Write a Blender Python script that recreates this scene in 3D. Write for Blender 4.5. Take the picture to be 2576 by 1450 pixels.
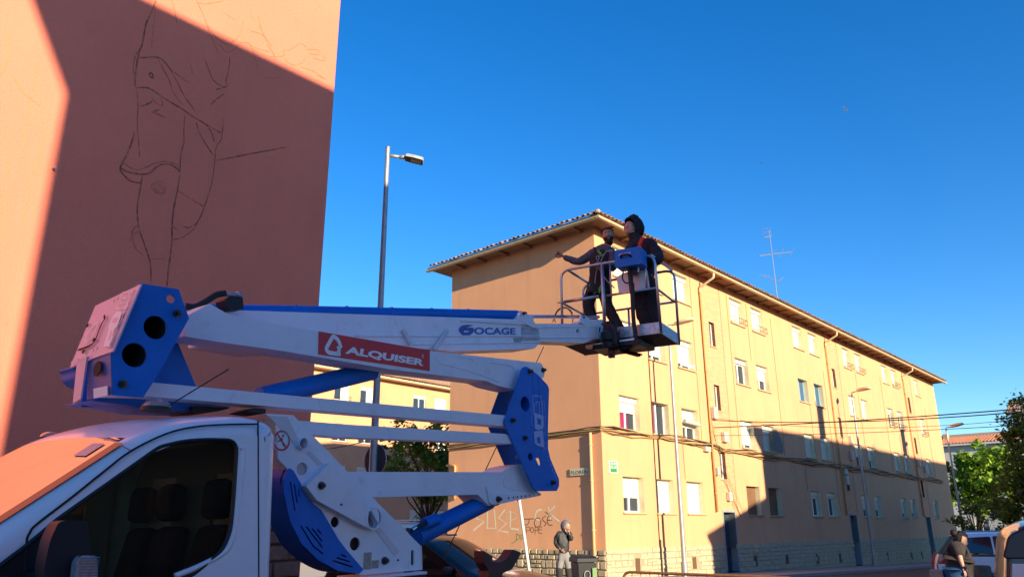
import bpy, bmesh, math, random
from mathutils import Vector, Matrix, noise
from mathutils.geometry import tessellate_polygon
R = math.radians
scene = bpy.context.scene
for o in list(bpy.data.objects): bpy.data.objects.remove(o)

# ------------------------------------------------------------------ camera
EYE = Vector((0, 0, 1.7))
FOC, CX, CY = 1950.0, 1287.5, 725.0            # focal length and centre in picture units (2575 across)
PITCH, ROLL = math.atan(603 / 1950.0), R(-.3)
fwd = Vector((0, math.cos(PITCH), math.sin(PITCH)))
up0 = Vector((0, -math.sin(PITCH), math.cos(PITCH))); rt0 = Vector((1, 0, 0))
rt = rt0 * math.cos(ROLL) + up0 * math.sin(ROLL)
upv = up0 * math.cos(ROLL) - rt0 * math.sin(ROLL)
cd = bpy.data.cameras.new('camera'); cam = bpy.data.objects.new('camera', cd)
scene.collection.objects.link(cam)
cam.matrix_world = Matrix(((rt.x, upv.x, -fwd.x, EYE.x), (rt.y, upv.y, -fwd.y, EYE.y), (rt.z, upv.z, -fwd.z, EYE.z), (0, 0, 0, 1)))
cd.sensor_width = 36; cd.lens = FOC / 2575 * 36; cd.clip_end = 3000; cd.clip_start = .05
scene.camera = cam

# street grid: U runs along the street away to the right, V across it away to the left
GA = R(41.9)
U = Vector((math.sin(GA), math.cos(GA), 0)); V = Vector((-U.y, U.x, 0)); Z = Vector((0, 0, 1))

# ------------------------------------------------------------------ sun and sky
SUNL = (U * .8 + V * 3.24 - Z * .86).normalized()      # direction the light travels
EL = math.asin(-SUNL.z); AZ = math.atan2(-SUNL.x, -SUNL.y)
w = bpy.data.worlds.new('World'); scene.world = w; w.use_nodes = True
nt = w.node_tree; nt.nodes.clear()
sky = nt.nodes.new('ShaderNodeTexSky'); sky.sky_type = 'NISHITA'; sky.sun_disc = False
sky.sun_elevation = EL; sky.sun_rotation = AZ; sky.altitude = 300; sky.air_density = 1.0; sky.dust_density = 0.05; sky.ozone_density = 3.5
hs = nt.nodes.new('ShaderNodeHueSaturation'); hs.inputs['Hue'].default_value = .508; hs.inputs['Saturation'].default_value = 1.29; hs.inputs['Value'].default_value = 1.08
bg = nt.nodes.new('ShaderNodeBackground'); bg.inputs[1].default_value = .12
out = nt.nodes.new('ShaderNodeOutputWorld')
nt.links.new(sky.outputs[0], hs.inputs['Color']); nt.links.new(hs.outputs[0], bg.inputs[0]); nt.links.new(bg.outputs[0], out.inputs[0])
sd = bpy.data.lights.new('sun', 'SUN'); sd.energy = 5.0; sd.angle = R(.5); sd.color = (1.0, .86, .60)
sun = bpy.data.objects.new('sun', sd); scene.collection.objects.link(sun)
sun.rotation_euler = SUNL.to_track_quat('-Z', 'Y').to_euler()
vs = scene.view_settings; vs.view_transform = 'Standard'; vs.look = 'None'; vs.exposure = 1.02; vs.gamma = 1; vs.use_curve_mapping = False

# ------------------------------------------------------------------ picture-to-place measuring
def ray(x, y): return fwd * FOC + rt * (x - CX) + upv * (CY - y)
def at(x, y, d):
    r = ray(x, y); return EYE + r * (d / math.hypot(r.x, r.y))
def atz(x, y, z):
    r = ray(x, y); return EYE + r * ((z - EYE.z) / r.z)
K = .64375
def crop(x0, y0, s): return lambda X, Y: (x0 * K + X * s * K, y0 * K + Y * s * K)
R1 = crop(0, 0, 1400/1765); R2 = crop(200, 1050, 1000/2417); R3 = crop(1100, 1100, 1100/2576); R4 = crop(0, 1550, 1100/2272); R5 = crop(1000, 1600, 1300/2576)
R6 = crop(2050, 800, 700/1562); R7 = crop(2200, 1300, 900/1371); R8 = crop(2700, 1050, 1000/1706); B1 = crop(3000, 1500, 1000/1928); B2 = crop(3500, 1900, 500/2060)
B3 = crop(1650, 800, 850/2465); B4 = crop(1200, 1380, 600/1208); B5 = crop(2150, 820, 550/2417); B6 = crop(2150, 1100, 550/2492); B7 = crop(1850, 1350, 400/892); B8 = crop(2900, 800, 300/967)
C1 = crop(0, 1980, 500/2576); C2 = crop(1050, 1900, 650/2576); C3 = crop(1600, 1900, 800/2576); C4 = crop(2350, 2100, 800/2576); C5 = crop(1450, 520, 300/1450); C8 = crop(250, 1100, 350/1450)

class Plane:
    """a vertical plane: origin o, horizontal axis a, normal n pointing away from the camera"""
    def __init__(s, o, a):
        s.o = Vector(o); s.a = Vector(a).normalized(); s.n = Z.cross(s.a)
        if s.n.dot(s.o - EYE) < 0: s.n = -s.n
    def off(s, d): return Plane2(s.o + s.n * d, s.a, s.n)
    def hit(s, x, y):
        r = ray(x, y); return EYE + r * ((s.o - EYE).dot(s.n) / r.dot(s.n))
    def st(s, x, y):
        q = s.hit(x, y) - s.o; return (q.dot(s.a), q.z + s.o.z)
    def p(s, u, z, d=0): return Vector((s.o.x, s.o.y, 0)) + s.a * u + s.n * d + Z * z
    def mat(s, d=0):
        "local x = a, y = up, z = a cross up"
        m = s.a.cross(Z); q = Vector((s.o.x, s.o.y, 0)) + s.n * d
        return Matrix(((s.a.x, 0, m.x, q.x), (s.a.y, 0, m.y, q.y), (0, 1, 0, 0), (0, 0, 0, 1)))
class Plane2(Plane):
    def __init__(s, o, a, n): s.o = o; s.a = a; s.n = n

# ------------------------------------------------------------------ object helpers
org = {}
col = scene.collection
def thing(name, loc, label, cat, group=None):
    o = bpy.data.objects.new(name, None); col.objects.link(o); o.location = loc; o.empty_display_size = .2
    org[o] = Vector(loc); tag(o, label, cat, group); return o
def tag(o, label=None, cat=None, group=None, kind=None):
    if label: o['label'] = label
    if cat: o['category'] = cat
    if group: o['group'] = group
    if kind: o['kind'] = kind
    return o
class MB:
    def __init__(s): s.v = []; s.f = []; s.m = []; s.uv = {}; s.mi = 0; s.sm = False
    def add(s, vs, fs, uvs=None):
        b = len(s.v); s.v += [Vector(q) for q in vs]
        for k, f in enumerate(fs):
            s.f.append([b + i for i in f]); s.m.append(s.mi)
            if uvs: s.uv[len(s.f) - 1] = uvs[k]
    def quad(s, a, b, c, d, uv=None): s.add([a, b, c, d], [(0, 1, 2, 3)], [uv] if uv else None)
    def box(s, o, x, y, z):
        "o = corner, x y z = edge vectors"
        o, x, y, z = map(Vector, (o, x, y, z))
        s.add([o, o+x, o+x+y, o+y, o+z, o+x+z, o+x+y+z, o+y+z], [(0,3,2,1),(4,5,6,7),(0,1,5,4),(1,2,6,5),(2,3,7,6),(3,0,4,7)])
    def cbox(s, c, x, y, z):
        c, x, y, z = map(Vector, (c, x, y, z)); s.box(c - (x + y + z) / 2, x, y, z)
    def tube(s, pts, r, n=8, cap=True, r2=None, flat=None):
        pts = [Vector(p) for p in pts]; k = len(pts)
        rs = r if isinstance(r, (list, tuple)) else ([r] * k if r2 is None else [r + (r2 - r) * i / (k - 1) for i in range(k)])
        t0 = (pts[1] - pts[0]).normalized(); ref = Z if abs(t0.z) < .9 else Vector((1, 0, 0))
        nx = t0.cross(ref).normalized(); vs = []
        for i, p in enumerate(pts):
            t = (pts[min(i + 1, k - 1)] - pts[max(i - 1, 0)]); t = t.normalized() if t.length > 1e-9 else t0
            nx = (nx - t * nx.dot(t)).normalized(); ny = t.cross(nx)
            if 0 < i < k - 1:
                c = (pts[i] - pts[i-1]).normalized().dot((pts[i+1] - pts[i]).normalized())
            for j in range(n):
                a = 2 * math.pi * j / n; e = 1 if flat is None else flat
                vs.append(p + nx * math.cos(a) * rs[i] + ny * math.sin(a) * rs[i] * e)
        fs = [(i*n + j, i*n + (j+1) % n, (i+1)*n + (j+1) % n, (i+1)*n + j) for i in range(k-1) for j in range(n)]
        if cap: fs += [tuple(range(n))[::-1], tuple((k-1)*n + j for j in range(n))]
        s.add(vs, fs)
    def disc(s, c, nrm, r, n=20, th=.02):
        nrm = Vector(nrm).normalized(); s.tube([Vector(c) - nrm * th/2, Vector(c) + nrm * th/2], r, n)
    def ball(s, c, r, n=12, sc=(1, 1, 1)):
        vs = []; fs = []; c = Vector(c); m = n // 2
        for i in range(m + 1):
            th = math.pi * i / m
            for j in range(n):
                a = 2 * math.pi * j / n
                vs.append(c + Vector((math.sin(th)*math.cos(a)*r*sc[0], math.sin(th)*math.sin(a)*r*sc[1], math.cos(th)*r*sc[2])))
        for i in range(m):
            for j in range(n): fs.append((i*n + j, (i+1)*n + j, (i+1)*n + (j+1) % n, i*n + (j+1) % n))
        s.add(vs, fs)
    def mesh(s, me):
        b = len(s.v); s.v += [v.co.copy() for v in me.vertices]
        for p in me.polygons: s.f.append([b + i for i in p.vertices]); s.m.append(s.mi)
    def build(s, name, mats, parent=None, smooth=False, label=None, kind=None, autos=None, bevel=0):
        mats = mats if isinstance(mats, (list, tuple)) else [mats]
        O = org[parent] if parent else Vector((0, 0, 0))
        if parent is None and s.v:
            xs = [v.x for v in s.v]; ys = [v.y for v in s.v]; zs = [v.z for v in s.v]
            O = Vector(((min(xs)+max(xs))/2, (min(ys)+max(ys))/2, min(zs)))
        me = bpy.data.meshes.new(name); me.from_pydata([tuple(v - O) for v in s.v], [], s.f)
        for m in mats: me.materials.append(m)
        me.polygons.foreach_set('material_index', s.m)
        if s.uv:
            ul = me.uv_layers.new(name='uv')
            for p in me.polygons:
                q = s.uv.get(p.index)
                if q:
                    for k, li in enumerate(p.loop_indices): ul.data[li].uv = q[k]
        if smooth or autos: me.shade_smooth()
        if autos: me.set_sharp_from_angle(angle=R(autos))
        me.update()
        o = bpy.data.objects.new(name, me); col.objects.link(o)
        if parent: o.parent = parent
        else: o.location = O
        org[o] = O
        if bevel:
            b = o.modifiers.new('b', 'BEVEL'); b.width = bevel; b.segments = 2; b.limit_method = 'ANGLE'; b.angle_limit = R(35)
        if label: o['label'] = label
        if kind: o['kind'] = kind
        return o
def fillet(pts, r, n=5):
    pts = [Vector(p) for p in pts]; o = [pts[0]]
    for i in range(1, len(pts) - 1):
        a, b, c = pts[i-1], pts[i], pts[i+1]; d1 = (a-b); d2 = (c-b)
        q = min(r, d1.length*.49, d2.length*.49); p1 = b + d1.normalized()*q; p2 = b + d2.normalized()*q
        for k in range(n + 1):
            t = k / n; o.append(p1*(1-t)**2 + b*2*t*(1-t) + p2*t*t)
    return o + [pts[-1]]
def sag(a, b, s, n=16):
    a, b = Vector(a), Vector(b); return [a.lerp(b, i/n) - Z*(s*4*(i/n)*(1-i/n)) for i in range(n+1)]
def area2(p): return sum(p[i][0]*p[(i+1) % len(p)][1] - p[(i+1) % len(p)][0]*p[i][1] for i in range(len(p)))/2
def plate(outer, holes, M, t, sm=0):
    """2D outline with holes, thickness t centred on the plane of matrix M; returns an MB piece list (verts, faces)"""
    polys = [list(outer)] + [list(h) for h in holes]
    if area2(polys[0]) < 0: polys[0].reverse()
    for h in polys[1:]:
        if area2(h) > 0: h.reverse()
    flat = [p for q in polys for p in q]
    tris = tessellate_polygon([[Vector((p[0], p[1], 0)) for p in q] for q in polys])
    vs = [M @ Vector((p[0], p[1], t/2)) for p in flat] + [M @ Vector((p[0], p[1], -t/2)) for p in flat]; n = len(flat); fs = []
    for a, b, c in tris:
        if area2([flat[a], flat[b], flat[c]]) < 0: a, b, c = c, b, a
        fs += [(a, b, c), (c+n, b+n, a+n)]
    i0 = 0
    for q in polys:
        k = len(q)
        for i in range(k):
            a, b = i0 + i, i0 + (i+1) % k; fs.append((b, a, a+n, b+n))
        i0 += k
    return vs, fs
def circ(cx, cy, rx, ry=None, n=28, rot=0):
    ry = rx if ry is None else ry
    return [(cx + math.cos(a)*rx*math.cos(rot) - math.sin(a)*ry*math.sin(rot), cy + math.cos(a)*rx*math.sin(rot) + math.sin(a)*ry*math.cos(rot)) for a in [2*math.pi*i/n for i in range(n)]]
def rnd_poly(pts, r, n=5):
    "round the corners of a 2D polygon; r scalar or list"
    k = len(pts); o = []
    for i in range(k):
        a, b, c = Vector(pts[i-1]), Vector(pts[i]), Vector(pts[(i+1) % k]); rr = r[i] if isinstance(r, (list, tuple)) else r
        d1, d2 = a-b, c-b; q = min(rr, d1.length*.45, d2.length*.45)
        if q < 1e-4: o.append(tuple(b)); continue
        p1 = b + d1.normalized()*q; p2 = b + d2.normalized()*q
        for j in range(n+1):
            t = j/n; v = p1*(1-t)**2 + b*2*t*(1-t) + p2*t*t; o.append((v.x, v.y))
    return o
def pxpoly(pl, f, pts): return [pl.st(*f(*p)) for p in pts]
ident = lambda X, Y: (X, Y)
def strokes(mb, pl, lines, wd, d=-.003, jitter=0):
    "flat painted strokes on plane pl; lines = lists of (u,z)"
    for ln in lines:
        if len(ln) < 2: continue
        P = [Vector(p) for p in ln]; L = []; Rr = []
        for i, p in enumerate(P):
            t = (P[min(i+1, len(P)-1)] - P[max(i-1, 0)]); t = t.normalized() if t.length else Vector((1, 0)); nn = Vector((-t.y, t.x))
            ww = (wd if not isinstance(wd, (list, tuple)) else wd[0])/2
            if jitter: ww *= .6 + .7*abs(math.sin(i*1.7 + len(ln)))
            if jitter and i in (0, len(P)-1): ww *= .3
            L.append(p + nn*ww); Rr.append(p - nn*ww)
        for i in range(len(P)-1):
            mb.quad(pl.p(Rr[i].x, Rr[i].y, d), pl.p(Rr[i+1].x, Rr[i+1].y, d), pl.p(L[i+1].x, L[i+1].y, d), pl.p(L[i].x, L[i].y, d))
def smooth2(pts, n=4):
    P = [Vector(p) for p in pts]
    if len(P) < 3: return [tuple(P[0].lerp(P[-1], i/4)) for i in range(5)]
    o = []
    for i in range(len(P)-1):
        a = P[max(i-1, 0)]; b = P[i]; c = P[i+1]; d = P[min(i+2, len(P)-1)]
        for k in range(n):
            t = k/n; o.append(tuple(.5*((2*b) + (c-a)*t + (2*a-5*b+4*c-d)*t*t + (3*b-a-3*c+d)*t**3)))
    return o + [tuple(P[-1])]
_txt = {}
def text_mesh(s, bold=0, ext=0):
    k = (s, bold, ext)
    if k in _txt: return _txt[k]
    c = bpy.data.curves.new('t', 'FONT'); c.body = s; c.offset = bold; c.extrude = ext; c.resolution_u = 4
    o = bpy.data.objects.new('t', c); col.objects.link(o)
    dg = bpy.context.evaluated_depsgraph_get(); me = bpy.data.meshes.new_from_object(o.evaluated_get(dg)); bpy.data.objects.remove(o)
    _txt[k] = me; return me
def letter(mb, s, pl, bl, br, tl, d=-.004, bold=0.0):
    """write s on plane pl: bl, br, tl = (u,z) of the lower left, lower right and upper left corner of the lettering"""
    me = text_mesh(s, bold); xs = [v.co.x for v in me.vertices]; ys = [v.co.y for v in me.vertices]
    x0, x1, y0, y1 = min(xs), max(xs), min(ys), max(ys); bl, br, tl = Vector(bl), Vector(br), Vector(tl)
    vs = []
    for v in me.vertices:
        q = bl + (br-bl)*((v.co.x-x0)/(x1-x0)) + (tl-bl)*((v.co.y-y0)/(y1-y0)); vs.append(pl.p(q.x, q.y, d))
    mb.add(vs, [tuple(p.vertices) for p in me.polygons])
def evaluated(o):
    dg = bpy.context.evaluated_depsgraph_get(); me = bpy.data.meshes.new_from_object(o.evaluated_get(dg)); bpy.data.objects.remove(o); return me
def kids(o): return [c for c in bpy.data.objects if c.parent == o]
def copy_tree(o, parent=None):
    c = o.copy(); col.objects.link(c); c.parent = parent
    for ch in o.children: copy_tree(ch, c)
    return c

# ------------------------------------------------------------------ materials
def newmat(name):
    m = bpy.data.materials.new(name); m.use_nodes = True; return m, m.node_tree.nodes, m.node_tree.links, m.node_tree.nodes['Principled BSDF']
def pbr(name, c, rough=.6, metal=0, var=.08, scale=3, bump=0, bscale=40, spec=.5, c2=None, coat=0, rnd=0, stain=0, grain=0, dirt=0, dcol=(.16, .12, .09)):
    m, N, L, b = newmat(name)
    b.inputs['Roughness'].default_value = rough; b.inputs['Metallic'].default_value = metal
    b.inputs['Specular IOR Level'].default_value = spec; b.inputs['Coat Weight'].default_value = coat; b.inputs['Coat Roughness'].default_value = .05
    c = tuple(c) + (1,); g = N.new('ShaderNodeNewGeometry')
    cc = c2 + (1,) if c2 else tuple(max(0, q*(1-var)) for q in c[:3]) + (1,)
    n = N.new('ShaderNodeTexNoise'); n.inputs['Scale'].default_value = scale; n.inputs['Detail'].default_value = 5; n.inputs['Roughness'].default_value = .6
    L.new(g.outputs['Position'], n.inputs['Vector'])
    mr = N.new('ShaderNodeMapRange'); mr.inputs[1].default_value = .35; mr.inputs[2].default_value = .65; L.new(n.outputs[0], mr.inputs[0])
    mx = N.new('ShaderNodeMix'); mx.data_type = 'RGBA'; mx.inputs[6].default_value = c; mx.inputs[7].default_value = cc; L.new(mr.outputs[0], mx.inputs[0])
    src = mx.outputs[2]
    if stain:
        mp = N.new('ShaderNodeMapping'); mp.inputs['Scale'].default_value = (1.1, 1.1, .16); L.new(g.outputs['Position'], mp.inputs[0])
        n2 = N.new('ShaderNodeTexNoise'); n2.inputs['Scale'].default_value = 2.2; n2.inputs['Detail'].default_value = 6; L.new(mp.outputs[0], n2.inputs['Vector'])
        m2 = N.new('ShaderNodeMapRange'); m2.inputs[1].default_value = .5; m2.inputs[2].default_value = .78; m2.inputs[4].default_value = stain; L.new(n2.outputs[0], m2.inputs[0])
        x2 = N.new('ShaderNodeMix'); x2.data_type = 'RGBA'; x2.inputs[7].default_value = tuple(q*.62 for q in c[:3]) + (1,); L.new(m2.outputs[0], x2.inputs[0]); L.new(src, x2.inputs[6]); src = x2.outputs[2]
    if dirt:
        n3 = N.new('ShaderNodeTexNoise'); n3.inputs['Scale'].default_value = 7; n3.inputs['Detail'].default_value = 9; n3.inputs['Roughness'].default_value = .75; L.new(g.outputs['Position'], n3.inputs['Vector'])
        m3 = N.new('ShaderNodeMapRange'); m3.inputs[1].default_value = .56; m3.inputs[2].default_value = .74; m3.inputs[4].default_value = dirt; L.new(n3.outputs[0], m3.inputs[0])
        x3 = N.new('ShaderNodeMix'); x3.data_type = 'RGBA'; x3.inputs[7].default_value = dcol + (1,); L.new(m3.outputs[0], x3.inputs[0]); L.new(src, x3.inputs[6]); src = x3.outputs[2]
        mr2 = N.new('ShaderNodeMapRange'); mr2.inputs[1].default_value = .3; mr2.inputs[2].default_value = .7; mr2.inputs[3].default_value = rough*.8; mr2.inputs[4].default_value = min(1, rough*1.5); L.new(n3.outputs[0], mr2.inputs[0]); L.new(mr2.outputs[0], b.inputs['Roughness'])
    if grain:
        n4 = N.new('ShaderNodeTexNoise'); n4.inputs['Scale'].default_value = 55; n4.inputs['Detail'].default_value = 3; L.new(g.outputs['Position'], n4.inputs['Vector'])
        n5 = N.new('ShaderNodeTexNoise'); n5.inputs['Scale'].default_value = .22; n5.inputs['Detail'].default_value = 7; n5.inputs['Roughness'].default_value = .65; L.new(g.outputs['Position'], n5.inputs['Vector'])
        ad = N.new('ShaderNodeMath'); ad.operation = 'ADD'; L.new(n4.outputs[0], ad.inputs[0]); L.new(n5.outputs[0], ad.inputs[1])
        m4 = N.new('ShaderNodeMapRange'); m4.inputs[1].default_value = .6; m4.inputs[2].default_value = 1.4; m4.inputs[3].default_value = 1-grain; m4.inputs[4].default_value = 1+grain; L.new(ad.outputs[0], m4.inputs[0])
        h4 = N.new('ShaderNodeHueSaturation'); L.new(m4.outputs[0], h4.inputs['Value']); L.new(src, h4.inputs['Color']); src = h4.outputs[0]
    if rnd:
        oi = N.new('ShaderNodeObjectInfo'); h = N.new('ShaderNodeHueSaturation'); mv = N.new('ShaderNodeMapRange'); mv.inputs[3].default_value = 1-rnd; mv.inputs[4].default_value = 1+rnd
        L.new(oi.outputs['Random'], mv.inputs[0]); L.new(mv.outputs[0], h.inputs['Value']); L.new(src, h.inputs['Color']); src = h.outputs[0]
    L.new(src, b.inputs['Base Color'])
    if bump:
        nb = N.new('ShaderNodeTexNoise'); nb.inputs['Scale'].default_value = bscale; nb.inputs['Detail'].default_value = 4; L.new(g.outputs['Position'], nb.inputs['Vector'])
        bp = N.new('ShaderNodeBump'); bp.inputs['Strength'].default_value = bump; bp.inputs['Distance'].default_value = .02; L.new(nb.outputs[0], bp.inputs['Height']); L.new(bp.outputs[0], b.inputs['Normal'])
    return m
def glass(name, c=(.02, .025, .03), rough=.03, trans=0.0, spec=.8, ior=1.5, fio=1.45, gcol=1.0):
    m, N, L, b = newmat(name)
    b.inputs['Base Color'].default_value = c + (1,); b.inputs['Roughness'].default_value = rough; b.inputs['Specular IOR Level'].default_value = 0 if trans else spec; b.inputs['IOR'].default_value = ior
    if trans:
        tr = N.new('ShaderNodeBsdfTransparent'); tr.inputs[0].default_value = (.74, .79, .68, 1); mx = N.new('ShaderNodeMixShader'); mx.inputs[0].default_value = trans
        gl = N.new('ShaderNodeBsdfGlossy'); gl.inputs['Roughness'].default_value = .02; gl.inputs['Color'].default_value = (gcol, gcol*1.16, gcol*1.22, 1) if gcol < 1 else (1, 1, 1, 1); fr = N.new('ShaderNodeFresnel'); fr.inputs[0].default_value = fio
        L.new(b.outputs[0], mx.inputs[1]); L.new(tr.outputs[0], mx.inputs[2]); m2 = N.new('ShaderNodeMixShader'); L.new(fr.outputs[0], m2.inputs[0]); L.new(mx.outputs[0], m2.inputs[1]); L.new(gl.outputs[0], m2.inputs[2])
        L.new(m2.outputs[0], N['Material Output'].inputs[0])
    return m
def brickmat(name, c1, c2, mortar, sx=.25, sz=.062, ms=.012, bump=.4):
    m, N, L, b = newmat(name); uv = N.new('ShaderNodeUVMap'); br = N.new('ShaderNodeTexBrick')
    br.inputs['Color1'].default_value = c1 + (1,); br.inputs['Color2'].default_value = c2 + (1,); br.inputs['Mortar'].default_value = mortar + (1,)
    br.inputs['Scale'].default_value = 1; br.inputs['Brick Width'].default_value = sx; br.inputs['Row Height'].default_value = sz; br.inputs['Mortar Size'].default_value = ms
    L.new(uv.outputs[0], br.inputs['Vector']); L.new(br.outputs['Color'], b.inputs['Base Color']); b.inputs['Roughness'].default_value = .85
    bp = N.new('ShaderNodeBump'); bp.inputs['Strength'].default_value = bump; bp.inputs['Distance'].default_value = .01; bp.invert = True
    L.new(br.outputs['Fac'], bp.inputs['Height']); L.new(bp.outputs[0], b.inputs['Normal']); return m
YEL = pbr('ochre plaster', (.72, .345, .175), .9, var=.06, scale=.7, bump=.25, bscale=60, stain=.28, grain=.09)
YEL2 = pbr('ochre plaster rear', (.72, .35, .175), .9, var=.07, scale=.7, bump=.2, bscale=60, stain=.25, grain=.08)
SAL = pbr('salmon plaster', (.84, .205, .125), .92, var=.08, scale=.5, bump=.45, bscale=45, stain=.16, grain=.10)
CREAM = pbr('cream paint', (.72, .60, .40), .8, var=.1, scale=4)
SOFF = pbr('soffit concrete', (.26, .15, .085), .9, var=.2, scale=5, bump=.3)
SILL = pbr('sill stone', (.5, .36, .2), .85, var=.15)
WHITE = pbr('white pvc', (.78, .77, .72), .35, var=.04)
SHUT = pbr('shutter slats', (.74, .70, .58), .5, var=.05)
SHUTB = pbr('brown shutter', (.23, .12, .06), .5, var=.1)
MAGENTA = pbr('magenta curtain', (.30, .015, .09), .9, var=.3, scale=20)
CURT = pbr('white curtain', (.6, .6, .58), .9, var=.15, scale=20)
ALUB = pbr('blue grey aluminium', (.25, .42, .55), .4, var=.1)
PANE = glass('window glass', (.025, .035, .05))
PANEB = glass('blue window glass', (.03, .10, .20))
BRICK = brickmat('facing brick', (.72, .27, .13), (.80, .34, .17), (.66, .36, .20), ms=.007)
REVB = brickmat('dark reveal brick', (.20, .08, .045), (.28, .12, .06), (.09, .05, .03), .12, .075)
TILE = pbr('clay tile', (.42, .20, .10), .85, c2=(.24, .15, .10), scale=2.5, bump=.3, rnd=.28)
TILEM = pbr('clay tiles pale', (.50, .27, .15), .85, c2=(.36, .22, .14), scale=4, bump=.3)
TILER = pbr('clay tiles red', (.66, .24, .11), .85, c2=(.48, .18, .09), scale=2, bump=.3)
GUT = pbr('painted gutter', (.62, .50, .30), .6, var=.15, scale=6)
PIPE = pbr('ochre downpipe', (.58, .32, .10), .6, var=.1)
STONEP = pbr('pale plinth stone', (.50, .41, .27), .9, c2=(.42, .33, .21), scale=6, bump=.4, bscale=25)
STONE = pbr('plinth stone', (.44, .35, .22), .9, c2=(.30, .23, .15), scale=9, bump=.6, bscale=25, rnd=.22)
MORT = pbr('plinth mortar', (.24, .19, .13), .95, var=.2, scale=10, bump=.5)
MORTL = pbr('plinth mortar pale', (.38, .30, .19), .95, var=.2, scale=10, bump=.5)
RSTONE = pbr('red base stone', (.28, .115, .075), .9, c2=(.20, .08, .055), scale=7, bump=.5, bscale=30, rnd=.15)
RMORT = pbr('red base mortar', (.12, .05, .035), .95)
CABLE = pbr('black cable', (.03, .025, .02), .6, var=0)
CABLEY = pbr('painted cable', (.42, .25, .09), .7, var=.2)
DARK = pbr('dark void', (.012, .012, .013), .8, var=0)
IRON = pbr('dark iron', (.05, .045, .04), .5, var=.1)
GREYP = pbr('grey painted', (.30, .31, .32), .6, var=.1)
VW = pbr('vehicle white paint', (.74, .78, .82), .30, var=.03, coat=.35, scale=8, dirt=.10)
LW = pbr('lift white paint', (.72, .76, .82), .42, var=.06, scale=5, coat=.1, bump=.05, bscale=120, dirt=.30)
LB = pbr('lift blue paint', (.0, .15, .58), .42, var=.12, scale=4, spec=.3, dirt=.25, dcol=(.02, .03, .08))
LBP = pbr('lift blue paint matte', (.0, .11, .46), .5, var=.12, scale=4, spec=.25)
LBK = pbr('tail cover paint', (.72, .48, .56), .42, var=.05, scale=6)
REDS = pbr('red sticker', (.60, .008, .025), .4, var=.03)
WHS = pbr('white sticker', (.78, .78, .80), .4, var=.02)
BLS = pbr('blue sticker', (.01, .10, .38), .4, var=.05)
BLK = pbr('black rubber', (.012, .012, .013), .6, var=.2)
BLKP = pbr('black plastic', (.016, .017, .022), .5, var=.15, bump=.1, bscale=200, spec=.3)
STEEL = pbr('steel', (.42, .43, .45), .35, 1, var=.2, scale=15)
GALV = pbr('galvanised steel', (.50, .53, .58), .42, .75, c2=(.28, .30, .34), scale=26)
ALU = pbr('aluminium tube', (.50, .52, .57), .38, .85, var=.2, scale=20)
RUST = pbr('brown oxide steel', (.10, .045, .035), .6, .2, var=.25, scale=12)
CHROME = pbr('chrome rod', (.7, .72, .75), .12, 1, var=0)
SEAT = pbr('seat cloth', (.03, .03, .034), .9, var=.2)
CABIN = pbr('cabin trim', (.48, .47, .40), .9, var=.1)
GCAR = glass('vehicle side glass', (.012, .014, .016), trans=.7, fio=1.28)
GWIN = glass('windscreen glass', (.13, .13, .15), rough=.02, trans=.25, fio=1.2, gcol=.46)
CLEAR = pbr('clear lens', (.45, .48, .55), .12, .35, var=.3, scale=60, coat=1)
SKIN = pbr('skin', (.50, .27, .19), .55, var=.1, scale=30)
SKIN2 = pbr('skin tanned', (.44, .22, .14), .55, var=.1, scale=30)
HAIR = pbr('dark hair', (.02, .014, .01), .7, var=.3, scale=60, bump=.4, bscale=150)
EYEW = pbr('eye white', (.6, .6, .58), .3, var=0)
LIP = pbr('lips', (.22, .07, .06), .5, var=0)
TEETH = pbr('teeth', (.6, .58, .52), .4, var=0)
ASPH = pbr('asphalt', (.06, .058, .056), .92, c2=(.045, .044, .043), scale=1.5, bump=.5, bscale=90, stain=0)
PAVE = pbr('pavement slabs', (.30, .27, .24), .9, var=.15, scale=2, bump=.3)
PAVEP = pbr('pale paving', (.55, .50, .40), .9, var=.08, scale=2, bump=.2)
KERB = pbr('kerb stone', (.34, .32, .29), .9, var=.15)
# ================================================================== THE SETTING
C = at(1513, 1100, 27); C.z = 0                                  # street corner of the ochre building
PF = Plane2(C.copy(), U, V)                                       # its long street front
PL = Plane2(C.copy(), V, U)                                       # its blank end wall
def gz(p):
    q = Vector(p) - C; u = max(0, min(42, q.x*U.x + q.y*U.y)); return -.0175*u
def G(u, v, z=0):
    q = C + U*u + V*v; return Vector((q.x, q.y, gz(q) + z))
rng = random.Random(7)
mb = MB(); cs = [-900, -300, -120, -60, -40, -25] + list(range(-20, 62, 2)) + [75, 100, 140, 220, 400, 900]
n = len(cs); vs = [Vector((C.x + U.x*a + V.x*b, C.y + U.y*a + V.y*b, -.0175*max(0, min(42, a)))) for a in cs for b in cs]
mb.add(vs, [(i*n+j, i*n+j+1, (i+1)*n+j+1, (i+1)*n+j)[::-1] for i in range(n-1) for j in range(n-1)])
mb.build('ground', ASPH, kind='structure')
def sheet(name, m, us, vs_, h, kerb=None):
    mb = MB()
    for i in range(len(us)-1):
        a, b = us[i], us[i+1]; c, d = vs_
        mb.quad(G(a, c, h), G(b, c, h), G(b, d, h), G(a, d, h))
    if kerb:
        for i in range(len(us)-1):
            mb.quad(G(us[i], vs_[0], -.05), G(us[i+1], vs_[0], -.05), G(us[i+1], vs_[0], h), G(us[i], vs_[0], h))
        mb.quad(G(us[0], vs_[0], -.05), G(us[0], vs_[0], h), G(us[0], vs_[1], h), G(us[0], vs_[1], -.05))
    return mb.build(name, m, kind='structure')
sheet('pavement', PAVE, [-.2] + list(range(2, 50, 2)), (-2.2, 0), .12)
kb = MB()
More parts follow.
